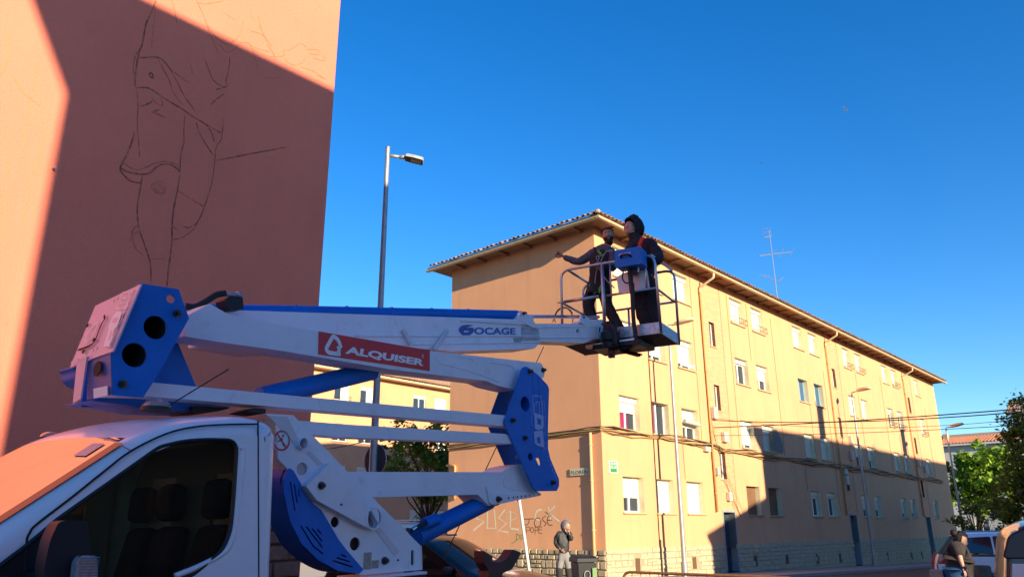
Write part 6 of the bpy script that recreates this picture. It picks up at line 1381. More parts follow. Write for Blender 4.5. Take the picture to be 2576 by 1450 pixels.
SH1 = pbr('grey blue shirt', (.085, .095, .135), .9, var=.3, scale=14, bump=.5, bscale=30); VEST = pbr('dark vest', (.022, .020, .024), .85, var=.3, scale=12, bump=.5, bscale=30); TRO1 = pbr('charcoal trousers', (.030, .026, .027), .9, var=.3, scale=10, bump=.5, bscale=30)
P1.cloth('shirt', ['ch', 'ne', 'shL', 'elL', 'wrL', 'shR', 'elR', 'wrR'], [.135, .07, .078, .064, .042, .078, .064, .042], SH1)
P1.cloth('vest', ['pe', 'wa', 'ch', 'shL', 'shR'], [.165, .158, .168, .088, .088], VEST, extra=[('pe', J['pe']-Z*.11, .11)])
P1.cloth('trousers', ['pe', 'hiL', 'knL', 'anL', 'hiR', 'knR', 'anR'], [.115, .105, .088, .066, .105, .088, .066], TRO1, extra=[('pe', J['pe'].lerp(J['wa'], .45), .135)])
P1.shoes(BLK)
m = shell(J['he'], fc, Z + BD*-.1, lambda p: p.z < -.028 and p.y > -.01 and not (abs(p.x) < .024 and -.068 < p.z < -.048), lambda p: .008 + (.03 if p.z < -.085 else 0), .008, seed=4); m.build('beard', HAIR, P1.t, smooth=True)
m = shell(J['he'], fc, Z + BD*-.1, lambda p: (p.z > .072 and p.y < .06) or (p.y < .0 and p.z > -.06), .009, .006, seed=5); m.build('hair', HAIR, P1.t, smooth=True)
m = MB(); m.tube([J['he'] + Vector((0, 0, .075)) + (Vector(fc).normalized()*.09*math.cos(a)) + (Vector(fc).cross(Z).normalized()*.078*math.sin(a)) for a in [2*math.pi*k/20 for k in range(21)]], .007, 5); m.build('headband', BLK, P1.t)
GRH = pbr('green webbing', (.06, .42, .03), .6, var=.05); GYH = pbr('grey webbing', (.20, .24, .20), .6, var=.1); RDH = pbr('red webbing', (.55, .02, .015), .6, var=.05)
def strap(f, pts, d, wd, mat, par, th=.006, name='harness_strap'):
    m = MB(); pl = KB.off(d); P = [pl.hit(*f(*p)) for p in pts]
    for a, b in zip(P, P[1:]):
        t = (b-a).normalized(); s_ = t.cross(BNK).normalized()*wd/2; m.add([a-s_, a+s_, b+s_, b-s_, a-s_-BNK*th, a+s_-BNK*th, b+s_-BNK*th, b-s_-BNK*th], [(0,1,2,3), (7,6,5,4), (0,4,5,1), (1,5,6,2), (2,6,7,3), (3,7,4,0)])
    return m.build(name, mat, par)
strap(B6, [(700, 45), (740, 110), (800, 205)], .215, .045, GRH, P1.t); strap(B6, [(925, 50), (885, 110), (850, 190)], .215, .045, GRH, P1.t)
strap(B5, [(815, 690), (840, 730), (870, 760)], .20, .03, GRH, P1.t)
strap(B5, [(750, 640), (790, 740), (825, 820)], .19, .035, VEST, P1.t); strap(B5, [(1075, 690), (960, 710), (900, 800), (870, 880)], .19, .016, GYH, P1.t); strap(B5, [(820, 800), (880, 780), (925, 760)], .185, .016, GYH, P1.t)
strap(B5, [(815, 950), (780, 1100), (765, 1260)], .16, .014, GYH, P1.t); strap(B5, [(820, 960), (880, 1080), (960, 1200), (1100, 1340)], .12, .016, GYH, P1.t)
m = MB(); pl = KB.off(.16); m.tube([pl.hit(*B5(*p)) for p in [(790, 800), (815, 780), (840, 830), (815, 870), (795, 850), (790, 800)]], .006, 6); m.build('carabiner', GALV, P1.t)
# hooded man on the right
J = dict(he=q(B5, 1378, 330, .42), ne=q(B5, 1470, 520, .42), ch=q(B5, 1560, 720, .42), wa=q(B5, 1590, 960, .42), pe=q(B5, 1600, 1230, .42), shL=q(B5, 1745, 610, .45), shR=q(B5, 1390, 640, .38),
         elL=q(B5, 1860, 860, .30), wrL=q(B5, 1640, 800, .0), elR=q(B5, 1330, 830, .12), wrR=q(B5, 1480, 860, .0), hiL=q(B6, 1760, 60, .42), hiR=q(B6, 1600, 60, .42), knL=q(B6, 1760, 420, .38), knR=q(B6, 1610, 430, .34))
J['anL'] = foot(KB.st(*B6(1790, 700))[0]-.06, .36); J['anR'] = foot(KB.st(*B6(1680, 730))[0]-.08, .30); J['toL'] = J['anL'] - BNK*.12 - BD*.06 - Z*.05; J['toR'] = J['anR'] - BNK*.12 - BD*.08 - Z*.05
J['hands'] = {'L': dict(d=-BD*.8-Z*.25-BNK*.1, n=-Z, curl=.8, thumb=1), 'R': dict(d=BD*.6-Z*.3-BNK*.3, n=-Z, curl=.9, thumb=-1)}
fc2 = Vector((-.80, -.62, -.30))
P2 = Person('man in a black hood and red harness straps leaning over the blue control box', J, SKIN, None, fc2, hup=Z, smile=False)
HOOD = pbr('black navy hoodie', (.012, .011, .018), .85, var=.35, scale=12, bump=.5, bscale=30); TRO2 = pbr('black work trousers', (.013, .011, .012), .85, var=.4, scale=9, bump=.6, bscale=26)
P2.cloth('hoodie', ['pe', 'wa', 'ch', 'ne', 'shL', 'elL', 'wrL', 'shR', 'elR', 'wrR'], [.165, .18, .19, .10, .12, .095, .058, .105, .085, .055], HOOD, extra=[('pe', J['pe']-Z*.11, .12), ('ne', J['he']-Vector(fc2).normalized()*.07-Z*.07, .095)])
P2.cloth('trousers', ['pe', 'hiL', 'knL', 'anL', 'hiR', 'knR', 'anR'], [.125, .12, .12, .083, .12, .12, .083], TRO2, wr=.02, extra=[('pe', J['pe'].lerp(J['wa'], .45), .145)])
P2.shoes(BLK)
hc = J['he'] - Vector(fc2).normalized()*.055 + Vector((0, 0, .012))
m = shell(hc, fc2, Z, lambda p: not (p.y > .042 and -.108 < p.z < .095 and abs(p.x) < .060), lambda p: .026 + (.026 if p.y < -.02 else 0) + (.012 if p.z > .08 else 0), .006, sc=1.08, seed=8)
for s_ in (1,):
    pass
hd = m.build('hood', HOOD, P2.t, smooth=True); sd_ = hd.modifiers.new('s', 'SOLIDIFY'); sd_.thickness = .012
m = shell(J['he'], fc2, Z, lambda p: p.z < -.05 and p.y > 0 and not (abs(p.x) < .022 and p.z > -.07), .006, .006, seed=9); m.build('beard', HAIR, P2.t, smooth=True)
strap(B5, [(1600, 460), (1560, 530), (1530, 600), (1545, 680)], .22, .05, RDH, P2.t, .012); strap(B5, [(1360, 610), (1335, 640)], .24, .035, RDH, P2.t); strap(B5, [(1625, 1000), (1610, 1060)], .20, .03, RDH, P2.t)

# man on the phone by the corner
DM = 21.5; q = lambda X, Y, d=0: at(*C3(X, Y), DM + d)
rr3, ff3 = Vector((1, -.05, 0)).normalized(), Vector((0, 1, 0))
ctr = at(1416, 1400, DM); g0 = gz(ctr)+.11
J = dict(he=q(1975, 498), ne=q(1945, 570), ch=q(1930, 650), wa=q(1940, 770), pe=q(1945, 870), shR=q(1872, 590, -.05), shL=q(1995, 600, .05), elR=q(1832, 700, 0), wrR=q(1893, 780, -.14), elL=q(2035, 660, -.12), wrL=q(2012, 590, -.16), hiR=q(1905, 900), hiL=q(1985, 900), knR=q(1885, 1050, -.03), knL=q(2000, 1050))
for s_ in 'RL': a = J['kn'+s_].copy(); a.z = g0+.09; a += Vector((-.02 if s_ == 'R' else .03, .06, 0)); J['an'+s_] = a; J['to'+s_] = a + Vector((.10, -.13, -.05))
J['hands'] = {'L': dict(d=Vector((-.25, .1, 1)), n=Vector((-1, 0, 0)), curl=.7, thumb=1), 'R': dict(d=Vector((.6, -.2, -.7)), n=Vector((1, .4, 0)), curl=.4, thumb=1)}
fc3 = Vector((.72, -.62, -.42))
P3 = Person('man in a grey and black hooded jacket talking on a phone beside the wheelie bin', J, SKIN, None, fc3, smile=False)
GJ = pbr('black puffer', (.028, .028, .032), .6, var=.35, scale=22, bump=.8, bscale=16); GH = pbr('grey jersey', (.16, .15, .17), .9, var=.2, scale=14); GT = pbr('grey trousers', (.24, .23, .23), .9, var=.15, scale=10); GT2 = pbr('black knee panels', (.03, .028, .028), .9)
P3.cloth('jacket', ['pe', 'wa', 'ch', 'ne', 'shL', 'elL', 'wrL', 'shR', 'elR', 'wrR'], [.13, .15, .16, .075, .085, .075, .05, .085, .08, .055], GJ, wr=.016)
P3.cloth('jacket_yoke', ['ch', 'ne', 'shL', 'shR'], [.175, .085, .092, .092], GH)
P3.cloth('trousers', ['pe', 'hiL', 'knL', 'hiR', 'knR'], [.11, .10, .085, .10, .085], GT, extra=[('pe', J['pe'].lerp(J['wa'], .8), .135)])
for s_ in 'LR': m = MB(); m.tube([J['kn'+s_].lerp(J['hi'+s_], .18), J['kn'+s_], J['kn'+s_].lerp(J['an'+s_], .5), J['an'+s_]], [.088, .094, .08, .066], 12); m.build('trouser_leg', GT2, P3.t, smooth=True)
P3.shoes(BLK)
hc = J['he'] - fc3.normalized()*.04; m = shell(hc, fc3, Z, lambda p: not (p.y > .05 and -.11 < p.z < .08), lambda p: .026, .008, sc=1.08, seed=3); o_ = m.build('hood', GH, P3.t, smooth=True); o_.modifiers.new('s', 'SOLIDIFY').thickness = .01
hv = J['wrL'] + Vector((-.03, -.01, .08)); m = MB(); m.cbox(hv, Vector((.012, 0, 0)), Vector((0, .07, .02)), Vector((-.02, -.02, .14))); ph = m.build('mobile_phone', BLKP); tag(ph, 'dark phone held to the ear of the man by the bin', 'phone')

# woman by the parked cars
DWM = 14.5; q = lambda X, Y, d=0: at(*B2(X, Y), DWM + d)
J = dict(he=q(1035, 850), ne=q(960, 925), ch=q(985, 1010), wa=q(1010, 1180), pe=q(985, 1330), shR=q(985, 960, -.15), shL=q(950, 960, .15), elR=q(1030, 1150, -.2), wrR=q(1080, 1290, -.22), elL=q(1080, 1150, .2), wrL=q(1150, 1250, .2), hiR=q(975, 1400, -.09), hiL=q(985, 1400, .09))
for s_, dy in (('R', -.09), ('L', .09)):
    b_ = J['hi'+s_].copy(); g_ = gz(b_); J['kn'+s_] = Vector((b_.x+.02, b_.y, g_+.47)); J['an'+s_] = Vector((b_.x, b_.y, g_+.09)); J['to'+s_] = J['an'+s_] + Vector((.17, -.02, -.05))
J['hands'] = {'R': dict(d=Vector((.25, -.05, -1)), n=Vector((-.4, .9, 0)), curl=.35, thumb=1), 'L': dict(d=Vector((.3, 0, -.9)), n=Vector((0, -1, 0)), curl=.4, thumb=-1)}
fc4 = Vector((.90, -.30, -.38))
P4 = Person('dark haired woman in loose charcoal top and blue jeans beside the white estate', J, SKIN, None, fc4, hup=Vector((.25, 0, 1)), smile=False)
P4.cloth('top', ['pe', 'wa', 'ch', 'ne', 'shL', 'elL', 'wrL', 'shR', 'elR'], [.20, .22, .205, .06, .11, .105, .05, .11, .10], pbr('charcoal top', (.045, .036, .036), .95, var=.3, scale=16, bump=.4), extra=[('pe', J['pe']-Z*.12, .15)])
P4.cloth('jeans', ['pe', 'hiL', 'knL', 'anL', 'hiR', 'knR', 'anR'], [.175, .15, .10, .07, .15, .10, .07], pbr('blue denim', (.03, .12, .30), .85, var=.25, scale=20)); P4.shoes(BLK)
m = shell(J['he'], fc4, Vector((.25, 0, 1)), lambda p: p.z > .058 or p.y < .01, .020, .012, seed=12); m.ball(J['he'] + Vector((-.07, .02, .10)), .06, 10); m.build('hair', HAIR, P4.t, smooth=True)

# ------------------------------------------------------------------ parked vehicles
def carM(rear_dir, c, z=0): x = Vector(rear_dir).normalized(); y = Z.cross(x); return Matrix(((x.x, y.x, 0, c.x), (x.y, y.y, 0, c.y), (0, 0, 1, z), (0, 0, 0, 1)))
def heading(az): return Vector((math.sin(R(az)), math.cos(R(az)), 0))
BC = pbr('black car paint', (.015, .011, .010), .22, var=.1, coat=.5, spec=.4)
h = heading(118); nose = at(1392, 1440, 12.6); c = nose - h*2.1 + Z.cross(h)*.3; c.z = 0
DC = thing('parked_car', c, 'black glossy parked car reflecting the ochre wall behind the truck bed', 'car')
pf = [(-2.12, .35), (-2.16, .70), (-1.98, .94), (-1.05, 1.10), (-.10, 1.56), (.45, 1.63), (1.3, 1.60), (2.0, 1.12), (2.15, .85), (2.12, .35)]
cr = Car(DC, carM(-h, c), pf, [.35, .38, .33, .22, .16, .06, 0, -.12, -.15, -.1], .90, BC, r=.13, zb=1.02, lean=.34, crown=.05, glassz=((-.98, 1.12, -.16, 1.54), (1.4, 1.1, 1.95, 1.55)), sidewin=[rnd_poly([(-.72, 1.09), (-.05, 1.44), (.38, 1.49), (.38, 1.09)], .04), rnd_poly([(.46, 1.09), (.46, 1.49), (1.2, 1.46), (1.62, 1.15), (1.55, 1.09)], .04)], wheels=[-1.35, 1.35], wr=.33, gout=.002, rcorner=.14, wmat=glass('car windscreen', (.05, .032, .02), rough=.03, spec=.35))
m = MB()
for sg in (-1, 1): m.tube([cr.side(.2, 1.60, sg, -.12), cr.side(1.4, 1.58, sg, -.12)], .018, 6)
m.build('roof_rail', GALV, DC)
for sg in (-1, 1):
    m = MB(); m.cbox(carM(-h, c) @ Vector((-1.98, sg*.66, .78)), -h*.22, Z.cross(h)*.34, Z*.14); m.build('headlight', CLEAR, DC, bevel=.04)
    m = MB(); m.cbox(cr.side(-.62, 1.08, sg, .1), -h*.1, Z.cross(h)*.2, Z*.13); m.build('door_mirror', BLKP, DC, bevel=.04)
m = MB(); m.cbox(carM(-h, c) @ Vector((-2.16, 0, .62)), -h*.04, Z.cross(h)*.8, Z*.14); m.build('grille', BLKP, DC, bevel=.01)
m = MB(); Mx = carM(-h, c); m.tube([Mx @ Vector((-.95, .6, 1.13)), Mx @ Vector((-.86, -.1, 1.19))], .009, 5); m.build('wiper', BLK, DC)
# van roof peeping out behind the pedestal
h = heading(105); c = at(1035, 1400, 40) ; c.z = 0
VN = thing('parked_van', c, 'silver van with dark windows far behind the truck pedestal', 'van')
pf = [(-2.2, .4), (-2.25, .9), (-1.9, 1.15), (-1.1, 1.88), (-.7, 2.04), (2.1, 2.06), (2.25, 1.7), (2.3, .4)]
Car(VN, carM(-h, c), pf, [.3, .3, .25, .2, .1, 0, 0, 0], .92, pbr('silver paint', (.5, .5, .52), .3, .3), r=.1, zb=1.05, lean=.12, glassz=((-1.8, 1.2, -1.0, 1.82),), sidewin=[rnd_poly([(-1.4, 1.15), (-.9, 1.72), (.0, 1.76), (.0, 1.15)], .04), rnd_poly([(.1, 1.15), (.1, 1.76), (2.0, 1.76), (2.0, 1.15)], .04)], wheels=[-1.5, 1.4], gout=.002)
m = MB(); m.box(carM(-h, c) @ Vector((-.2, -.8, 2.10)), -h*2.0, Z.cross(h)*-1.2*-1, Z*.06); m.build('roof_rack', WHITE, VN)
# white estate on the right
h = heading(113); rear = at(2362, 1425, 24); c = rear + h*2.2 + Z.cross(h)*.0; zc = gz(c); c.z = zc
WC = thing('parked_car', c, 'white parked estate car with a red and white tail light behind the woman', 'car')
pf = [(-2.25, .4), (-2.3, .75), (-2.1, .98), (-1.15, 1.12), (-.35, 1.55), (.3, 1.62), (1.75, 1.58), (2.25, .98), (2.32, .6), (2.28, .35)]
Mx = carM(-h, c, zc); wc = Car(WC, Mx, pf, [.3, .32, .3, .2, .12, .05, -.02, -.1, -.1, -.08], .88, VW, r=.12, zb=1.02, lean=.22, glassz=((-1.1, 1.15, -.4, 1.52), (1.8, 1.02, 2.2, 1.52)), sidewin=[rnd_poly([(-.75, 1.08), (-.2, 1.46), (.4, 1.5), (.4, 1.08)], .04), rnd_poly([(.46, 1.08), (.46, 1.5), (.98, 1.49), (.98, 1.08)], .03), rnd_poly([(1.04, 1.08), (1.04, 1.48), (1.55, 1.45), (1.78, 1.12)], .04)], wheels=[-1.4, 1.35], gout=.002, gmat=glass('dark car glass', (.015, .017, .03), rough=.04))
for sg in (-1, 1):
    m = MB(); pts = [(2.20, 1.06), (2.08, 1.02), (2.05, .80), (2.12, .56), (2.27, .58), (2.30, .8)]; m.add([wc.side(x, z, sg, .012) for x, z in pts] + [wc.side(x, z, sg, -.2) for x, z in pts], [tuple(range(6)), tuple(range(6, 12))[::-1]] + [(i, (i+1) % 6, 6+(i+1) % 6, 6+i) for i in range(6)]); tl = m.build('tail_light', pbr('red lens', (.5, .01, .01), .2, coat=1), WC, bevel=.01)
    m = MB(); m.add([wc.side(x, z, sg, .018) for x, z in [(2.07, .84), (2.29, .84), (2.28, .72), (2.08, .72)]], [(0, 1, 2, 3)]); m.build('white_lens', WHS, tl)
    m = MB(); m.tube([wc.side(-.1, 1.62, sg, -.10), wc.side(1.6, 1.60, sg, -.12)], .02, 6); m.build('roof_rail', GALV, WC)
for x in (.42, 1.01): m = MB(); m.tube([wc.side(x, 1.05, -1, .001), wc.side(x, .45, -1, .001)], .005, 4); m.build('door_seam', DARK, WC)
m = MB(); m.tube([wc.side(1.75, .86, -1, .002), wc.side(1.45, .86, -1, .002), wc.side(1.35, .84, -1, .002), wc.side(1.3, .60, -1, .002)], .006, 4); m.build('fuel_flap_seam', DARK, WC)
# nearer van at the right edge
h = heading(119); rear = at(2512, 1420, 8.6); c = rear + h*2.1 + Z.cross(h)*.85; c.z = 0
EV = thing('parked_van', c, 'close white van with brown reflection painted on its glass cut by the right edge', 'van')
pf = [(-2.1, .4), (-2.2, .8), (-1.9, 1.05), (-1.1, 1.25), (-.5, 1.70), (.2, 1.78), (1.8, 1.77), (2.04, 1.66), (2.14, 1.2), (2.16, .35)]
ev = Car(EV, carM(-h, c), pf, [.3, .3, .25, .2, .15, .1, 0, -.05, -.06, -.05], .88, pbr('brown reflection upper body', (.045, .022, .014), .25, coat=.6), lowpaint=VW, r=.045, zb=1.38, lean=.10, glassz=((-1.0, 1.3, -.55, 1.66),), sidewin=[rnd_poly([(.6, 1.41), (.6, 1.715), (1.78, 1.71), (1.98, 1.61), (2.05, 1.43), (1.82, 1.43), (1.80, 1.41)], .03), rnd_poly([(-.5, 1.41), (-.2, 1.60), (.5, 1.69), (.5, 1.41)], .03)], wheels=[-1.4, 1.4], gout=.002, gmat=glass('brown reflection glass', (.06, .026, .016), rough=.12, spec=.35))  # brown of upper body and glass is a reflection painted into the colour
m = MB(); m.cbox(ev.side(1.62, 1.24, -1, .01), h*.14, Z.cross(h)*.03, Z*.035); m.build('door_handle', BLKP, EV, bevel=.008)

# ------------------------------------------------------------------ street furniture
def wheelie(x0, x1, ytop, d, label, num, yaw=.35):
    a, b = at(x0, ytop, d), at(x1, ytop, d); w_ = (b-a).length; c = (a+b)/2; g0 = gz(c); h_ = a.z - g0; t = thing('wheelie_bin', Vector((c.x, c.y, g0)), label, 'bin', 'black wheelie bins')
    ax = Vector((math.cos(yaw), math.sin(yaw)*.6, 0)).normalized(); ay = Z.cross(ax); B0 = Vector((c.x, c.y, g0))
    m = MB(); pts = []
    for (z, k) in ((.08, .78), (h_*.86, .98)): pts += [B0 + ax*(sx_*w_*.46*k) + ay*(sy*.30*k) + Z*z for sx_, sy in ((-1, -1), (1, -1), (1, 1), (-1, 1))]
    m.add(pts, [(3,2,1,0), (4,5,6,7), (0,1,5,4), (1,2,6,5), (2,3,7,6), (3,0,4,7)]); m.build('bin_body', BLKP, t, bevel=.02)
    m = MB(); m.add([B0 + ax*(sx_*w_*.5) + ay*(sy*.34) + Z*z for z in (h_*.87, h_*.95) for sx_, sy in ((-1, -1), (1, -1), (1, 1), (-1, 1))] + [B0 + ax*(sx_*w_*.4) + ay*(sy*.28) + Z*h_ for sx_, sy in ((-1, -1), (1, -1), (1, 1), (-1, 1))], [(3,2,1,0), (0,1,5,4), (1,2,6,5), (2,3,7,6), (3,0,4,7), (4,5,9,8), (5,6,10,9), (6,7,11,10), (7,4,8,11), (8,9,10,11)]); m.build('bin_lid', BLKP, t, bevel=.01)
    m = MB(); cc = B0 - ay*.31 - ax*w_*.02 + Z*h_*.62; m.tube([cc + ax*math.cos(q_)*.07 + Z*math.sin(q_)*.085 for q_ in [2*math.pi*k/24 for k in range(25)]], .011, 5); m.build('ring_logo', GREYP, t)
    for sx_ in (-1, 1): m = MB(); m.tube([B0 + ax*(sx_*w_*.42) + ay*.3 + Z*.1 - ax*.03, B0 + ax*(sx_*w_*.42) + ay*.3 + Z*.1 + ax*.03], .1, 16); m.build('wheel', BLK, t)
    if num:
        PLq = Plane2(Vector((B0.x, B0.y, 0)) - ay*.325, ax, ay); z_ = g0 + h_*.78
        m = MB(); m.box(PLq.p(w_*.22, z_-.34, -.004), ax*w_*.2, ay*.003, Z*.32); s_ = m.build('sticker', pbr('green sticker', (.10, .22, .05), .5), t)
        m = MB(); m.box(PLq.p(w_*.22, g0+.02, -.004), ax*w_*.2, ay*.003, Z*(z_-.36-g0-.02)); s_ = m.build('sticker', pbr('teal sticker', (.03, .14, .12), .5), t)
        m = MB(); letter(m, '2', PLq, (w_*.25, z_-.62), (w_*.39, z_-.62), (w_*.25, z_-.44), d=-.008, bold=.02); m.build('lettering', WHS, s_)
    return t
wheelie(1439, 1494, 1396, 19.5, 'black wheelie bin with a ring logo and green stickers beside the man on the phone', True)
wheelie(1064, 1120, 1400, 17.5, 'black wheelie bin with a ring logo between the pedestal and the black car', False, .1)
# crowd barrier
a, b = atz(1582, 1437, 1.05), atz(1985, 1452, 1.05); ax = (b-a); ax.z = 0; ax.normalize(); Lb = (b-a).length
BR = thing('crowd_barrier', (a+b)/2 - Z*1.05, 'brown painted tubular crowd barrier at the bottom edge of the frame', 'barrier')
BRM = pbr('brown tube paint', (.30, .13, .05), .5, var=.25, scale=14, bump=.2)
m = MB(); g0 = 0; p = lambda u, z: a - Z*1.05 + ax*u + Z*z; m.tube(fillet([p(-.12, .08), p(-.12, 1.05), p(Lb+.12, 1.05), p(Lb+.12, .08)], .16, 8), .021, 10); m.tube([p(-.12, .18), p(Lb+.12, .18)], .016, 8); m.build('frame', BRM, BR, smooth=True)
n_ = int((Lb+.1)/.165)
for k in range(n_): m = MB(); u = .05+k*(Lb/n_); m.tube([p(u, .18), p(u, 1.04)], .0065, 6); m.build('bar', BRM, BR)
for u in (.25, Lb-.25): m = MB(); s_ = ax.cross(Z); m.tube([p(u, .18), p(u, .02) + s_*.28], .016, 6); m.tube([p(u, .18), p(u, .02) - s_*.28], .016, 6); m.build('foot', BRM, BR)
# street lamps
LPG = pbr('lamp post galvanised', (.36, .37, .38), .45, .4, c2=(.28, .29, .31), scale=20); LPW = pbr('lamp post pale', (.62, .62, .58), .5, var=.08)
lt = at(975.5, 372, 15.3); bs_ = Vector((lt.x, lt.y, 0))
L1 = thing('street_lamp', bs_, 'tall slim street lamp with flat led head right of the salmon wall', 'street lamp')
m = MB(); m.tube([bs_ + Z*z for z in (0, 1.2, 3.5, 6, lt.z)], [.085, .075, .072, .06, .046], 18); m.tube([lt, lt+Z*.012], .054, 16); m.tube([bs_, bs_+Z*.03], .16, 4); m.build('post', LPG, L1, autos=40)
pl5 = Plane2(bs_, Vector((1, .12, 0)).normalized(), Vector((-.12, 1, 0)).normalized()); g5 = lambda X, Y, d=0: pl5.off(d).hit(*C5(X, Y))
m = MB(); m.tube([g5(320, 425), g5(550, 450)], .036, 12); m.build('arm', LPG, L1, smooth=True)
m = MB(); m.tube([g5(540, 450), g5(660, 462)], .046, 12); m.build('arm_socket', LPG, L1, smooth=True)
e_ = (g5(990, 525) - g5(640, 440)).normalized(); s_ = Vector((-.12, 1, 0)); u_ = e_.cross(s_).normalized(); u_ = u_ if u_.z > 0 else -u_
h0 = g5(640, 455); hl = (g5(985, 535) - h0).length
m = MB(); pr = [(0, -.10), (.02, -.13), (hl*.5, -.15), (hl*.92, -.14), (hl, -.10), (hl, .10), (hl*.92, .14), (hl*.5, .15), (.02, .13), (0, .10)]; n_ = len(pr)
vs = [h0 + e_*x + s_*y - u_*.03 for x, y in pr] + [h0 + e_*x + s_*y + u_*.02 for x, y in pr] + [h0 + e_*(x*.92+.02) + s_*y*.75 + u_*.055 for x, y in pr]
m.add(vs, [tuple(range(n_))] + [(i, (i+1) % n_, n_+(i+1) % n_, n_+i) for i in range(n_)] + [(n_+i, n_+(i+1) % n_, 2*n_+(i+1) % n_, 2*n_+i) for i in range(n_)] + [tuple(range(2*n_, 3*n_))[::-1]]); hdm = m.build('lamp_head', pbr('lamp head grey', (.30, .33, .34), .5), L1)
m = MB(); m.add([h0 + e_*x + s_*y - u_*.034 for x, y in ((hl*.35, -.09), (hl*.9, -.09), (hl*.9, .09), (hl*.35, .09))], [(0, 1, 2, 3)]); m.build('led_panel', pbr('led panel', (.30, .24, .18), .3, var=.3, scale=60), hdm)
m = MB(); m.add([h0 + e_*x + s_*y - u_*.032 for x, y in ((.0, -.10), (hl*.97, -.125), (hl*.97, .125), (.0, .10))], [(0, 1, 2, 3)]); m.build('head_underside', BLKP, hdm)
# road sign seen from behind on the lamp post
c_ = Vector((bs_.x, bs_.y, at(946, 1155, 15.3).z)) + Vector((.02, .11, 0)); nrm = Vector((.62, .78, 0)).normalized()
m = MB(); n_ = 32; su = nrm.cross(Z); vs = []
for rr_, dd in ((0, 0), (.285, 0), (.30, -.012), (.30, .012), (.285, .006)): pass
m.disc(c_, nrm, .30, 32, .012); SGN = m.build('road_sign', pbr('sign back', (.07, .08, .10), .5, .3, var=.15)); tag(SGN, 'round road sign seen from behind fixed to the slim street lamp', 'sign')
m = MB(); m.tube([c_ + (su*math.cos(t) + Z*math.sin(t))*.30 for t in [2*math.pi*k/32 for k in range(33)]], .010, 6, cap=False); m.build('rim', GALV, SGN)
m = MB(); m.tube([c_ + (su*math.cos(t) + Z*math.sin(t))*.27 + nrm*.007 for t in [2*math.pi*k/32 for k in range(33)]], .02, 4, cap=False, flat=.1); m.build('red_border', REDS, SGN)
# leaning thin sign post
pa_, pb_ = at(1306, 1258, 17.5), at(1327, 1408, 17.2); dv = (pb_-pa_).normalized(); bt = pb_ + dv*((pb_.z-0)/-dv.z); tp_ = pa_ - dv*.5
SPo = thing('road_sign', bt, 'thin white leaning sign post with a red edged sign in front of the graffiti wall', 'sign')
m = MB(); m.tube([bt, tp_], .032, 12); m.build('post', LPW, SPo, smooth=True)
m = MB(); cs_ = pa_ - dv*.30 + Vector((-.03, -.04, 0)); nv = Vector((.35, -.94, 0)); m.disc(cs_, nv, .30, 30, .012); o_ = m.build('sign_plate', REDS, SPo); m = MB(); m.disc(cs_ + nv*.008, nv, .22, 28, .004); m.build('sign_face', WHS, o_)
def old_lamp(foot, topz, head0, head1, d_head, label, rad=.075, lean=None):
    """slender tapered post with a sloping cobra head; head0, head1 = picture points of the head ends"""
    t = thing('street_lamp', foot, label, 'street lamp', 'old street lamps along the ochre front')
    top = lean or Vector((foot.x, foot.y, topz)); m = MB(); m.tube([foot, foot.lerp(top, .2), top], [rad, rad*.9, rad*.5], 14); m.tube([foot, foot+Z*.5], rad*1.35, 12); m.build('post', LPG, t, autos=40)
    dd = math.hypot(top.x, top.y); p0, p1 = at(*head0, dd*1.0), at(*head1, dd*.985)
    m = MB(); m.tube([top - Z*.02, top + Z*.08, p0], rad*.33, 8); m.build('arm', LPG, t)
    e = (p1-p0); L = e.length; e.normalize(); s_ = e.cross(Z).normalized(); u = s_.cross(e); m = MB(); vs = []; N2 = 12; ks = [(0, .3, .5), (.06, .6, .8), (.25, .9, 1), (.6, 1, 1), (.9, .8, .75), (1, .3, .3)]
    for (x, a_, b_) in ks:
        for j in range(N2): an = 2*math.pi*j/N2; vs.append(p0 + e*x*L + s_*math.cos(an)*.13*L/.7*a_ + u*(math.sin(an)*(.095 if math.sin(an) > 0 else .04)*L/.7*b_))
    m.add(vs, [(i*N2+j, i*N2+(j+1) % N2, (i+1)*N2+(j+1) % N2, (i+1)*N2+j) for i in range(len(ks)-1) for j in range(N2)] + [tuple(range(N2))[::-1], tuple(range((len(ks)-1)*N2, len(ks)*N2))]); m.build('lamp_head', CREAM, t, smooth=True); return t
PFL = PF.off(-.9)
f2 = PFL.hit(1722, 1438); f2.z = gz(f2)+.12; t2 = PFL.hit(*R6(1232, 1055))
old_lamp(f2, t2.z, R6(1300, 1045), R6(1480, 995), 0, 'pale slender street lamp nearest the corner, its head just right of the basket', .085, lean=Vector((f2.x, f2.y, t2.z)))
f3 = PFL.hit(2197, 1400); f3.z = gz(f3)+.12; t3 = PFL.hit(*B1(612, 68)); old_lamp(f3, t3.z, B1(668, 52), B1(778, 28), 0, 'street lamp midway along the shaded ochre front', .085, lean=Vector((f3.x, f3.y, t3.z)))
t4 = at(*B1(1340, 335), 58); f4 = Vector((t4.x, t4.y, -.72)); old_lamp(f4, t4.z, B1(1375, 322), B1(1470, 298), 0, 'farthest street lamp in front of the pale building', .09)
